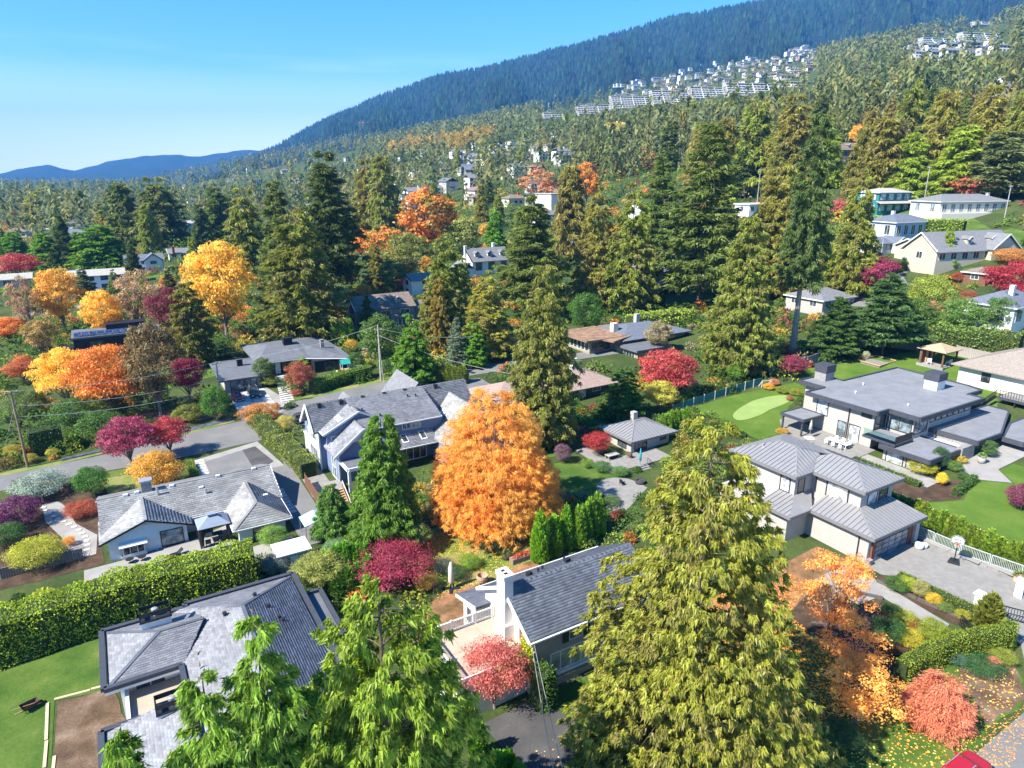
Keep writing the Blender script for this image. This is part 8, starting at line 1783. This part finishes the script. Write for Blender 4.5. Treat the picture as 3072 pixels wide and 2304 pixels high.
for a, b in zip(P[:-1], P[1:]):
    for k in range(3):
        pa = Vector(at(a[0] + (b[0] - a[0]) * k / 3, a[1] + (b[1] - a[1]) * k / 3)) - bx_; pb = Vector(at(a[0] + (b[0] - a[0]) * (k + 1) / 3, a[1] + (b[1] - a[1]) * (k + 1) / 3)) - bx_
        MB().bar(pa + Vector((0, 0, .75)), pb + Vector((0, 0, .75)), .03, 1.2).build('screen', FG_, o); MB().bar(pa + Vector((0, 0, -.2)), pa + Vector((0, 0, 1.6)), .09).build('post', WHITE, o); MB().bar(pa + Vector((0, 0, 1.4)), pb + Vector((0, 0, 1.4)), .05).build('rail', FG_, o)
# stone retaining wall and metal fence along the paved drive
o = empty('retaining_wall', G(75, 30), YAW, 'grey stone retaining wall beside the paved drive', 'wall'); x0, y0, z0 = o.location; u0, v0 = toUV(x0, y0)
for r_ in range(5):
    v = 22.2 - (r_ % 2) * .35
    while v < 36:
        ln = RNG.uniform(.7, 1.2); v2 = min(v + ln, 36); uu = 73.8 + max(0, (30 - (v + v2) / 2)) * .19; MB().box(uu - u0 + RNG.uniform(-.02, .02), uu - u0 + .5, v - v0, v2 - v0 - .02, r_ * .27 - 1.2, r_ * .27 - .95).build('stone', STONE, o); v = v2
for v in (24.2, 27, 30, 33): uu = 73.75 + max(0, 30 - v) * .19; MB().box(uu - u0, uu - u0 + .7, v - v0 - 1.5, v - v0 + 1.45, .16, .24).build('coping', CONCRETE, o)
RAILM = M('pale_rail', (.42, .46, .46), .5, .05, 2)
o = empty('metal_fence', G(74.4, 30), YAW, 'pale metal picket fence on top of the stone wall', 'fence'); x0, y0, z0 = o.location; u0, v0 = toUV(x0, y0)
for pnl in range(5):
    va, vb = 22.4 + pnl * 2.75, 25.0 + pnl * 2.75; ua, ub = 74.2 + max(0, 30 - va) * .19, 74.2 + max(0, 30 - vb) * .19; zt = .25
    MB().bar((ua - u0, va - v0, zt + 1.15), (ub - u0, vb - v0, zt + 1.15), .07).build('top_rail', RAILM, o); MB().bar((ua - u0, va - v0, zt + .12), (ub - u0, vb - v0, zt + .12), .05).build('bottom_rail', RAILM, o)
    for k in range(19):
        t = k / 18; MB().bar((ua + (ub - ua) * t - u0, va + (vb - va) * t - v0, zt), (ua + (ub - ua) * t - u0, va + (vb - va) * t - v0, zt + 1.15), .075 if k in (0, 18) else .035).build('post' if k in (0, 18) else 'picket', RAILM, o)
# basketball stand
bb = G(72.4, 30.2); o = empty('basketball_stand', bb, radians(31 + 200), 'portable basketball hoop with white fan-shaped board on the paved drive', 'hoop')
MB().prism([(-.75, -.4), (.45, -.55), (.45, .55), (-.75, .4)], .02, .24).build('base', DARKTRIM, o, bevel=.05); MB().tube([(-.1, 0, .2), (.0, 0, 2.4), (.35, 0, 2.9)], .055, 8).build('mast', DARKTRIM, o); m = MB()
pts = [(.62, .62 * cos(a) * 1.0, 2.62 + .86 * max(0, sin(a)) ** .8) for a in np.linspace(0, pi, 15)]; pts = [(p[0], p[1] * (1.0 + .12 * (p[2] > 2.9)), p[2]) for p in pts]
m = MB(); n = len(pts); m.v = pts + [(p[0] + .05, p[1], p[2]) for p in pts]; m.f = [tuple(range(n)), tuple(reversed(range(n, 2 * n)))] + [(i, i + n, (i + 1) % n + n, (i + 1) % n) for i in range(n)]
bd = m.build('backboard', WHITE, o); NAVY = M('navy', (.02, .03, .08), .5); m = MB()
for a_, b_ in zip(pts[:-1], pts[1:]): m.bar((p1_ := (a_[0] + .07, a_[1] * .93, 2.66 + (a_[2] - 2.62) * .92)), (b_[0] + .07, b_[1] * .93, 2.66 + (b_[2] - 2.62) * .92), .05)
m.build('board_stripe', NAVY, bd); m = MB(); [m.bar((.70, a * .26, b), (.70, c * .26, d), .045) for a, b, c, d in ((-1, 2.72, 1, 2.72), (-1, 3.06, 1, 3.06), (-1, 2.72, -1, 3.06), (1, 2.72, 1, 3.06))]; m.build('target_square', NAVY, bd)
m = MB(); [m.bar((.98 + .23 * cos(a), .23 * sin(a), 2.66), (.98 + .23 * cos(a + .42), .23 * sin(a + .42), 2.66), .03) for a in np.arange(0, 6.28, .42)]; m.build('rim', M('hoop_orange', (.6, .12, .02), .4), o); m = MB(); [m.bar((.98 + .22 * cos(a), .22 * sin(a), 2.65), (.98 + .12 * cos(a + .3), .12 * sin(a + .3), 2.25), .012) for a in np.arange(0, 6.28, .52)]; m.build('net', WHITE, o); MB().bar((.3, 0, 2.85), (.66, 0, 2.85), .08).build('arm', DARKTRIM, o)
def pot(base, r, h, mat, label, plantc=None, name='planter'):
    o = empty(name, base, 0, label, 'planter'); MB().lathe([(r * .7, 0), (r, h * .5), (r * .95, h), (r * .8, h), (r * .75, h * .9)], 16).build('bowl', mat, o, smooth=True)
    if plantc:
        g = np.random.default_rng(int(r * 100)); n = 160; q = unit(g.normal(size=(n, 3))); q[:, 2] = abs(q[:, 2]); V, F = kites(q * r * .8 + np.array([0, 0, h]), q + g.normal(size=q.shape) * .4, r * .5, r * .25, g); me = np_mesh('plant', V, F, g.random(n)); me.materials.append(LEAF); c = link('plant', me, o); c.color = plantc + (1,)
    return o
pot(G(71.9, 33.6), .45, .7, WHITE, 'larger white round pot beside the garage door'); pot(G(72.6, 33.4), .34, .55, WHITE, 'smaller white round pot beside the garage door')
o = empty('planter_box', G(74.6, 25.0), YAW, 'wooden planter box with a plant below the picket fence', 'planter'); MB().box(-.6, .6, -.35, .35, 0, .5).build('box', WOODNEW, o)
g = np.random.default_rng(5); q = unit(g.normal(size=(150, 3))); q[:, 2] = abs(q[:, 2]); V, F = kites(q * .4 + np.array([0, 0, .5]), q, .35, .12, g); me = np_mesh('plant', V, F, g.random(150)); me.materials.append(LEAF); c = link('plant', me, o); c.color = (.10, .14, .05, 1)
pot(at(1095, 1208), .5, .7, M('brown_pot', (.08, .045, .03), .6), 'brown pot beside the planter box in the leafy bed', (.08, .12, .04)); pot(G(98.0, 40.2), .5, 1.0, GREYW, 'tall pale pot by the concrete walk', (.1, .16, .03))
# gates and pillar
o = empty('drive_gate', G(67.4, 22.6), radians(31 - 62), 'black sliding metal gate at the end of the paved drive', 'gate'); MB().bar((-2.2, 0, 1.3), (2.2, 0, 1.3), .08).build('top_rail', BLACKW, o); MB().bar((-2.2, 0, .15), (2.2, 0, .15), .08).build('bottom_rail', BLACKW, o)
for k in range(21): MB().bar((-2.2 + k * .22, 0, .05), (-2.2 + k * .22, 0, 1.3), .07 if k in (0, 20) else .045).build('bar', BLACKW, o)
o = empty('garden_gate', G(62.2, 23.6), radians(31 + 60), 'small black garden gate beside the cypress column', 'gate'); MB().bar((-1.2, 0, 1.2), (1.2, 0, 1.2), .07).build('top_rail', BLACKW, o); [MB().bar((-1.2 + k * .2, 0, .05), (-1.2 + k * .2, 0, 1.2), .05).build('bar', BLACKW, o) for k in range(13)]
for (u, v, lab) in ((66.5, 24.9, 'white gate pillar behind the cypress column'), (71.8, 23.8, 'white gate pillar with dark grille at the right edge')):
    o = empty('gate_pillar', G(u, v), YAW, lab, 'pillar'); MB().box(-.35, .35, -.35, .35, -.2, 1.7).build('shaft', WHITE, o); MB().box(-.5, .5, -.5, .5, 1.7, 1.85).build('cap', WHITE, o); MB().box(-.22, .22, -.37, -.35, .4, 1.4).build('grille', CHAR, o)
# garden edging timbers
for (a, b, lab) in (((57.4, 35.4), (60.6, 30.6), 'dark timber edging between the steps and the garden walk'), ((51.6, 32.0), (59.4, 25.2), 'upper dark timber edging of the sloping garden'), ((50.4, 29.4), (55.6, 23.9), 'lower dark timber edging of the sloping garden'), ((62.7, 32.6), (63.8, 25.0), 'stone edging of the garage bed')):
    pa, pb = Vector(G(*a)), Vector(G(*b)); o = empty('edging', pa, 0, lab, 'edging'); d = pb - pa
    for k in range(4): MB().bar(d * (k / 4) + Vector((0, 0, .16)), d * ((k + .97) / 4) + Vector((0, 0, .16)), .24, .3).build('timber', M('edging_timber', (.10, .09, .085), .85, .2, 2), o)
# pavilion
o = empty('pavilion', G(129.5, 63.6), YAW, 'open timber pavilion with tan roof on the back lawn', 'gazebo')
MB().box(-2.6, 2.6, -2.4, 2.4, -.6, .12).build('floor', CONCRETE, o)
for x in (-2.2, 2.2):
    for y in (-2, 2):
        MB().box(x - .14, x + .14, y - .14, y + .14, .1, 2.9).build('post', WOODBROWN, o)
        MB().bar((x, y, 2.0), (x - .7 * (1 if x > 0 else -1), y, 2.8), .12).build('brace', WOODBROWN, o)
m = MB(); [m.slab(p, .12) for p in hip_planes(-2.8, 2.8, -2.6, 2.6, 2.95, 4.0, 'u')]; m.build('roof', M('tan_roof', (.36, .28, .19), .9, .1, 2, .2), o); MB().box(-2.3, 2.3, 1.75, 1.85, .12, 2.8).build('back_wall', WOODBROWN, o); MB().box(-1.0, -.6, 1.5, 1.75, .12, 2.5).build('door', WOODNEW, o); MB().box(.6, 1.0, 1.5, 1.75, .12, 2.5).build('door', WOODNEW, o); MB().box(-.6, .6, 1.66, 1.74, .12, 2.5).build('doorway', DARKTRIM, o)
def chair(base, yaw, mat, label, s=1.0, group=None):
    o = empty('garden_chair', base, yaw, label, 'chair', group); o.scale = (s, s, s); MB().box(-.3, .3, -.3, .3, .38, .46).build('seat', mat, o, bevel=.02); MB().box(-.3, .3, .26, .34, .46, 1.0).build('backrest', mat, o, bevel=.02)
    for x in (-.27, .27):
        for y in (-.27, .27): MB().box(x - .025, x + .025, y - .025, y + .025, 0, .38).build('leg', mat, o)
        MB().box(x - .035, x + .035, -.28, .3, .62, .67).build('arm', mat, o)
    return o
x, y, z = G(129.5, 63.6); chair((x - 1.9, y - .6, z + .12), 2.6, WHITE, 'white lounge chair at the left of the pavilion', 1.2); chair((x + 1.2, y - 1.4, z + .12), 3.6, WHITE, 'white lounge chair at the right of the pavilion', 1.2)
# sand pit frame behind the lawn
o = empty('sand_frame', G(124, 71.5), YAW, 'timber frame of a stone bed left of the pavilion', 'bed'); [MB().bar(a, b, .14, .16).build('timber', WOODNEW, o) for a, b in (((-2.6, -2, .1), (2.6, -2, .4)), ((2.6, -2, .4), (2.6, 2, .5)), ((2.6, 2, .5), (-2.6, 2, .2)), ((-2.6, 2, .2), (-2.6, -2, .1)))]; MB().box(-2.5, 2.5, -1.9, 1.9, -.5, .16).build('gravel', PAVER, o)
# goal
o = empty('football_goal', at(1655, 836), radians(20), 'small white football goal on the putting lawn', 'goal'); [MB().bar(a, b, .08).build('bar', WHITE, o) for a, b in (((-1.0, 0, 0), (-1.0, 0, 1.2)), ((1.0, 0, 0), (1.0, 0, 1.2)), ((-1.0, 0, 1.2), (1.0, 0, 1.2)), ((-1.0, 0, 1.2), (-1.0, .8, 0)), ((1.0, 0, 1.2), (1.0, .8, 0)))]
# patio of the modern house
o = empty('dining_table', G(88.0, 54.6), YAW, 'long white outdoor dining table under the modern house', 'table'); MB().box(-.6, .6, -1.7, 1.7, .7, .76).build('table_top', WHITE, o); [MB().box(x - .04, x + .04, y - .04, y + .04, 0, .7).build('leg', WHITE, o) for x in (-.5, .5) for y in (-1.5, 1.5)]
for k in range(3):
    for s_ in (-1, 1): x, y, z = G(88.0 + s_ * 1.0, 53.5 + k * 1.1); chair((x, y, z + .08), YAW - s_ * pi / 2 + (0 if s_ > 0 else 0), WHITE, 'white dining chair %s of the patio table, %s from the camera' % ('right' if s_ > 0 else 'left', ['nearest', 'middle', 'farthest'][k]), .85, 'white dining chairs on the patio')
o = empty('closed_parasol', G(87.0, 58.6), 0, 'closed grey parasol on the patio of the modern house', 'parasol'); MB().box(-.6, .6, -.6, .6, 0, .12).build('base', WHITE, o); MB().tube([(0, 0, .1), (0, 0, 2.9)], .04, 8).build('mast', GALV, o); MB().lathe([(.06, 1.3), (.28, 1.45), (.2, 2.2), (.05, 2.95)], 10).build('canopy', GREYW, o, smooth=True)
# fire pit lawn
o = empty('closed_parasol', at(1382, 1010), 0, 'closed turquoise parasol standing on the lawn by the fire pit', 'parasol'); MB().tube([(0, 0, 0), (0, 0, 2.9)], .035, 8).build('mast', GALV, o); MB().lathe([(.05, .95), (.19, 1.1), (.16, 2.0), (.04, 2.85)], 10).build('canopy', M('turquoise_cloth', (.02, .30, .34), .8), o, smooth=True)
o = empty('fire_pit', at(1383, 1044), 0, 'round dark fire pit on the paved circle', 'fire pit'); MB().lathe([(.62, 0), (.68, .25), (.66, .45), (.5, .45), (.45, .3)], 18).build('bowl', M('dark_stone', (.05, .05, .055), .8, .2, 4), o); MB().lathe([(.44, .28), (.2, .36), (.02, .4)], 12).build('lava_rock', CHAR, o)
for i, (px, py, yw) in enumerate(((1348, 1030, 1.2), (1344, 1048, 2.2))): chair(at(px, py), yw, BLACKW, ['black metal chair behind the fire pit', 'black metal chair left of the fire pit'][i], .9)
o = empty('patio_table', G(58.6, 69.8), YAW, 'dark patio table left of the cottage', 'table'); MB().box(-1.0, 1.0, -.5, .5, .66, .72).build('table_top', GREYW, o); [MB().box(x - .04, x + .04, y - .04, y + .04, 0, .66).build('leg', GREYW, o) for x in (-.9, .9) for y in (-.4, .4)]
chair(G(60.8, 68.6), 2.6, M('wicker', (.13, .09, .065), .9, .2, 8), 'brown wicker chair before the cottage wall', 1.1); chair(G(58.2, 71.8), 3.6, MATS['wicker'], 'brown wicker chair behind the dark patio table', 1.0)
o = empty('cottage_steps', G(60.4, 65.2), YAW, 'short dark stairs with rail at the cottage patio', 'stairs'); [MB().box(-.9, .9, -k * .35, -k * .35 + .33, -.5, .3 - k * .14).build('tread', CONCRETE, o) for k in range(4)]; MB().bar((.9, .2, 1.2), (.9, -1.1, .8), .05).build('hand_rail', BLACKW, o); [MB().bar((.9, .2 - k * .32, -.2), (.9, .2 - k * .32, 1.2 - k * .1), .035).build('baluster', BLACKW, o) for k in range(5)]
# stairs of the blue house
o = empty('wooden_stairs', G(22.0, 80.4), YAW, 'new timber stairs with white railing left of the blue house', 'stairs'); [MB().box(-.75, .75, -k * .34, -k * .34 + .32, .95 - k * .19, 1.0 - k * .19).build('tread', WOODNEW, o) for k in range(9)]; [MB().bar((x, .3, .9), (x, -2.9, -.75), .1, .3).build('stringer', WOODNEW, o) for x in (-.78, .78)]; [MB().bar((x, .3, 2.0), (x, -2.9, .25), .09, .12).build('hand_rail', WOODNEW if x < 0 else WHITE, o) for x in (-.8, .8)]; MB().box(-.9, 1.2, .3, 3.2, .7, .98).build('landing', CONCRETE, o); [MB().box(x - .05, x + .05, y - .05, y + .05, -.6, 2.0 + y * .3 if y < 0 else 2.0).build('post', WOODNEW, o) for x in (-.8, .8) for y in (.3, -2.8)]
# rancher's canopy and terrace things
o = empty('canopy_gazebo', G(6.75, 78.4), YAW, 'grey canopy gazebo on dark posts at the rancher terrace', 'gazebo')
CANV = M('canopy_cloth', (.20, .24, .31), .8, .06, 2); m = MB(); [m.slab(p, .06) for p in hip_planes(-1.75, 1.75, -1.5, 1.5, 2.35, 3.25, 'u', 1.5)]; m.build('canopy', CANV, o); MB().box(-.45, .45, -.35, .35, 3.2, 3.38).build('vent_cap', CANV, o)
for x in (-1.6, 1.6):
    for y in (-1.35, 1.35): MB().box(x - .1, x + .1, y - .1, y + .1, -.2, 2.35).build('post', WOODBROWN, o)
    MB().lathe([(.22, .2), (.3, 1.2), (.18, 2.3)], 8, (x * .93, -1.3, 0)).build('curtain', BLACKW, o)
MB().box(-.9, .9, -.5, .5, .7, .75).build('table_top', DARKTRIM, o)
for i in range(3): x, y, z = G(5.9 + i * .9, 77.2); chair((x, y, z + .06), YAW + pi, DARKTRIM, 'dark terrace chair under the canopy gazebo, %s from the left' % ['first', 'second', 'third'][i], .95, 'chairs under the canopy gazebo')
for i, (u, v) in enumerate(((-2.0, 78.3), (-.8, 78.1))): MB; o = empty('round_table', G(u, v), 0, ['small dark round table under the bay window, left one', 'small dark round table under the bay window, right one'][i], 'table'); MB().lathe([(.4, .5), (.42, .52), (.42, .55), (.05, .56)], 16).build('table_top', DARKTRIM, o); MB().lathe([(.04, .05), (.03, .5)], 8).build('stem', DARKTRIM, o); MB().lathe([(.25, .04), (.2, .09)], 10).build('foot', DARKTRIM, o)
o = empty('sun_lounger', G(2.4, 77.0), YAW + .2, 'dark sun lounger on the pale terrace behind the tall hedge', 'lounger'); MB().bar((-.9, 0, .35), (.3, 0, .35), .6, .06).build('bed', DARKTRIM, o); MB().bar((.3, 0, .35), (.85, 0, .75), .6, .06).build('backrest', DARKTRIM, o); [MB().box(x - .03, x + .03, y - .03, y + .03, 0, .34).build('leg', GALV, o) for x in (-.8, .6) for y in (-.25, .25)]
# white shed roofs right of the rancher
o = empty('garden_shed', G(13.2, 68.4), YAW, 'small shed with flat white roof beside the tall hedge', 'shed'); MB().box(-1.6, 1.6, -1.3, 1.3, -.4, 2.0).build('wall', GREYW, o); MB().box(-1.85, 1.85, -1.55, 1.55, 2.0, 2.14).build('roof', WHITE, o); MB().box(-.45, .45, -1.34, -1.3, -.2, 1.7).build('door', WHITE, o)
o = empty('tarp_shelter', G(17.3, 73.2), YAW, 'pale blue tarpaulin shelter at the end of the side drive', 'shelter'); m = MB(); [m.slab(p, .04) for p in gable_planes(-1.7, 1.7, -1.4, 1.4, 1.9, 2.4, 'v')]; m.build('tarpaulin', M('blue_tarp', (.34, .46, .60), .6), o); [MB().box(x - .04, x + .04, y - .04, y + .04, -.2, 1.9).build('post', GALV, o) for x in (-1.6, 1.6) for y in (-1.3, 1.3)]
# back garden of the white house
o = empty('folded_parasol', at(975, 1272), 0, 'folded cream cantilever parasol on a black cross base', 'parasol'); MB().lathe([(.05, .5), (.30, .9), (.26, 2.4), (.08, 3.1)], 10).build('canopy', M('cream_cloth', (.62, .55, .47), .85, .05), o, smooth=True); MB().tube([(.1, 0, 0), (.1, 0, 3.2)], .05, 8).build('mast', GALV, o); MB().bar((-.9, 0, .08), (.9, 0, .08), .3, .14).build('base', DARKTRIM, o); MB().bar((0, -.9, .08), (0, .9, .08), .3, .14).build('base', DARKTRIM, o)
o = empty('barbecue', at(940, 1280), 0, 'round black barbecue on the bare soil', 'barbecue'); MB().lathe([(.08, .5), (.36, .7), (.38, .85), (.3, 1.05), (.06, 1.12)], 14).build('kettle', DARKTRIM, o); [MB().tube([(0.15 * cos(a), .15 * sin(a), .6), (.36 * cos(a), .36 * sin(a), 0)], .02, 6).build('leg', GALV, o) for a in (0, 2.1, 4.2)]
o = empty('hanging_tub_chair', at(1042, 1262), .6, 'tan round tub chair behind the white house', 'chair'); MB().lathe([(.1, .3), (.5, .4), (.62, .8), (.6, 1.1), (.52, 1.1), (.5, .85), (.4, .5), (.05, .45)], 16).build('shell', M('rattan', (.42, .30, .20), .85, .15, 6), o); MB().lathe([(.3, 0), (.28, .3)], 12).build('foot', DARKTRIM, o)
o = empty('raised_bed', at(1128, 1210), YAW, 'grey raised planter bed with red flowers in the leafy garden', 'planter'); MB().box(-1.4, 1.4, -.4, .4, 0, .6).build('box', WOODGREY, o); g = np.random.default_rng(9); n = 260; P_ = np.stack([g.uniform(-1.3, 1.3, n), g.uniform(-.35, .35, n), .6 + g.random(n) * .35], 1); V, F = kites(P_, g.normal(size=(n, 3)) + np.array([0, 0, .8]), .22, .12, g); me = np_mesh('flowers', V, F, g.random(n)); me.materials.append(LEAF); c = link('flowers', me, o); c.color = (.35, .08, .04, 1)
o = empty('swing_frame', at(1180, 1192), .4, 'white slatted garden frame behind the white house', 'trellis'); [MB().bar((-1.2 + k * .3, 0, 0), (-1.2 + k * .3, 0, 1.5), .05).build('slat', WHITE, o) for k in range(9)]; MB().bar((-1.6, -.3, 1.7), (1.8, .5, 1.7), .1).build('beam', WHITE, o); MB().bar((-1.6, .1, 1.6), (1.8, .8, 1.6), .1).build('beam', WHITE, o)
# lower left garden
o = empty('wheelbarrow', at(67, 1532), .9, 'dark wheelbarrow with wooden handles on the left lawn', 'wheelbarrow'); m = MB(); m.v = [(-.45, -.28, .25), (.4, -.22, .25), (.4, .22, .25), (-.45, .28, .25), (-.65, -.4, .62), (.62, -.34, .62), (.62, .34, .62), (-.65, .4, .62)]; m.f = [(0, 3, 2, 1), (0, 1, 5, 4), (1, 2, 6, 5), (2, 3, 7, 6), (3, 0, 4, 7)]; t = m.build('tray', M('rusty_tray', (.06, .035, .025), .8, .3, 4), o); sm = t.modifiers.new('s', 'SOLIDIFY'); sm.thickness = .03
[MB().bar((.75, s_ * .12, .22), (-1.15, s_ * .34, .5), .05).build('handle', WOODNEW, o) for s_ in (-1, 1)]; [MB().bar((-.35, s_ * .25, .3), (-.45, s_ * .27, 0), .04).build('leg', DARKTRIM, o) for s_ in (-1, 1)]; me = MB().lathe([(.05, -.05), (.2, -.05), (.2, .05), (.05, .05)], 14).mesh('wheel'); me.materials.append(MATS['tyre']); w = link('wheel', me, o); w.location = (.72, 0, .2); w.rotation_euler = (pi / 2, 0, 0)
for i, (a, b, lab) in enumerate((((103, 1520), (100, 1600), 'upper pale plank lying on the left lawn'), ((101, 1602), (96, 1660), 'lower pale plank lying on the left lawn'), ((118, 1635), (112, 1690), 'short pale plank at the bottom left edge'), ((118, 1512), (195, 1492), 'long pale plank along the dug bed, left one'), ((197, 1490), (243, 1478), 'short pale plank along the dug bed, right one'))):
    pa, pb = Vector(at(*a)), Vector(at(*b)); MB().bar((0, 0, .08), tuple(pb - pa + Vector((0, 0, .08))), .22, .07).build('plank', M('pale_plank', (.55, .42, .28), .8, .12, 2), None); o = bpy.context.scene.objects[-1]
    o = [x for x in COL.objects if x.name.startswith('plank')][-1]; o.location = pa; tag(o, lab, 'plank', 'planks on the left lawn')
# play tower
o = empty('play_tower', G(38.6, 128.2), YAW, 'wooden play tower with green roof and yellow slide behind the clipped hedge', 'play set')
[MB().box(x - .06, x + .06, y - .06, y + .06, 0, 3.0).build('post', WHITE, o) for x in (-.7, .7) for y in (-.7, .7)]; MB().box(-.8, .8, -.8, .8, 1.3, 1.4).build('platform', WOODNEW, o); m = MB(); [m.slab(p, .05) for p in gable_planes(-.95, .95, -.95, .95, 2.7, 3.5, 'u')]; m.build('roof', M('play_green', (.02, .30, .26), .6), o); MB().tube([(-.6, 0, 1.6), (-1.6, -.4, 1.3), (-2.4, -1.2, .6), (-2.6, -2.0, .3)], .36, 10).build('tube_slide', M('slide_yellow', (.62, .42, .18), .4), o, smooth=True); [MB().bar((.7, -.5 + k * .25, 1.4), (.7, -.5 + k * .25, 2.0), .04).build('baluster', WHITE, o) for k in range(5)]; MB().bar((.7, -.7, 2.0), (3.2, -.7, 2.0), .09).build('swing_beam', WHITE, o); [MB().bar((3.2, -.7 + s_, 0), (3.2, -.7, 2.0), .08).build('swing_leg', WHITE, o) for s_ in (-.7, .7)]
# stump by the board fence, pool, trampoline, shrub ivy on the wall
o = empty('tree_stump', at(690, 738), 0, 'broad pale split tree stump by the old board fence', 'stump'); MB().lathe([(1.3, -.3), (1.15, .4), (1.05, 1.6), (.95, 2.4), (.2, 2.5)], 14).build('wood', M('stump_wood', (.42, .26, .14), .9, .2, 2, .3, stretch=(4, 4, .5)), o)
b = at(1272, 622); o = empty('swimming_pool', (b[0], b[1], b[2] + .05), YAW, 'turquoise swimming pool behind the two cedars', 'pool'); MB().box(-7, 7, -3, 3, -.3, .06).build('water', M('pool_water', (.10, .50, .56), .08, .04, 2, .05), o); [MB().bar(a, b_, .5, .16).build('coping', CONCRETE, o) for a, b_ in (((-7.2, -3.2, .08), (7.2, -3.2, .08)), ((7.2, -3.2, .08), (7.2, 3.2, .08)), ((7.2, 3.2, .08), (-7.2, 3.2, .08)), ((-7.2, 3.2, .08), (-7.2, -3.2, .08)))]
[MB().bar((-7 + k * 1.0, -4, 0), (-7 + k * 1.0, -4, 1.2), .05).build('fence_post', DARKTRIM, o) for k in range(15)]; MB().bar((-7, -4, 1.2), (7, -4, 1.2), .05).build('fence_rail', DARKTRIM, o)
o = empty('trampoline', G(51.5, 84), 0, 'dark round trampoline on the strip of lawn behind the cottage', 'trampoline'); MB().lathe([(1.7, .8), (1.75, .86), (.1, .87)], 24).build('mat', DARKTRIM, o); [MB().tube([(1.6 * cos(a), 1.6 * sin(a), .82), (1.7 * cos(a), 1.7 * sin(a), 0)], .04, 6).build('leg', GALV, o) for a in np.arange(0, 6.2, 1.05)]
def ivy(name, label, pts, n, col, leaf, seed, spread):
    g = np.random.default_rng(seed); P_ = np.array(pts, float); i = g.integers(0, len(P_), n); Q = P_[i] + g.normal(size=(n, 3)) * np.array(spread); xy = Q[:, :2] @ np.array([[E1[0], E1[1]], [E2[0], E2[1]]]); W_ = np.column_stack([xy, Q[:, 2]]); b = W_.mean(0); b[2] = W_[:, 2].min(); D = g.normal(size=(n, 3)) + np.array([-.4, -.5, -.3]); V, F = kites(W_ - b, D, leaf, leaf * .75, g); o = empty(name, tuple(b), 0, label, 'climber'); me = np_mesh('leaves', V, F, g.random(n)); me.materials.append(LEAF); c = link('leaves', me, o); c.color = tuple(col) + (1,); return o
ivy('ivy', 'lime green creeper climbing the corner of the white house', [(24.85, 38.8 + .12 * k, 4.4 - .33 * k + .0) for k in range(8)] + [(24.85, 38.8, z) for z in (1, 2, 3, 3.6, 4.2)] + [(24.8, 39.3, z) for z in (2.2, 3.0, 3.6)], 1500, (.24, .27, .02), .2, 3, (.1, .28, .3))
ivy('ivy', 'green creeper spilling over the front edge of the deck', [(u, 38.75, z) for u in (22.6, 23.2, 23.8, 24.4, 24.9) for z in (1.4, 2.2, 2.9, 3.0)], 1800, (.15, .22, .02), .2, 4, (.35, .15, .25))
# ---------------------------------------------------------------- words that single out each far house
MARKS = [('the yellow maple', 490, 600), ('the two dark cedars at far left', 318, 455), ('the crimson maple', 47, 572), ('the olive cedar pair', 816, 420), ('the big orange maple', 926, 460), ('the golden grove', 950, 300), ('the leftmost white terrace', 1205, 250), ('the round golden tree', 1325, 300), ('the middle white terrace', 1372, 215), ('the rightmost terrace of the row', 1625, 195), ('the low terrace with red corner', 1728, 180), ('the blue-white apartments', 2050, 90), ('the tall dark fir', 722, 420), ('the tower cranes', 800, 268), ('the brown gabled house', 1838, 320), ('the white bungalow', 2100, 440), ('the white steep-gabled house', 1062, 560), ('the far blue hills', 250, 350)]
def auto_labels(items):
    buckets = {}
    for o, what, px, py in items:
        k = min(range(len(MARKS)), key=lambda i: (MARKS[i][1] - px) ** 2 + (MARKS[i][2] - py) ** 2); dx, dy = px - MARKS[k][1], py - MARKS[k][2]
        side = ('right of' if dx > 0 else 'left of') if abs(dx) > abs(dy) else ('below' if dy > 0 else 'above')
        buckets.setdefault((what, k, side), []).append((hypot(dx, dy), o))
    for (what, k, side), L_ in buckets.items():
        L_.sort(key=lambda t: t[0])
        for i, (_, o) in enumerate(L_):
            o['label'] = '%s %s %s' % (what, side, MARKS[k][0]) + ('' if len(L_) == 1 else ', the nearest' if i == 0 else ', %s nearest' % ordinal(i, 99))
auto_labels(AUTO)
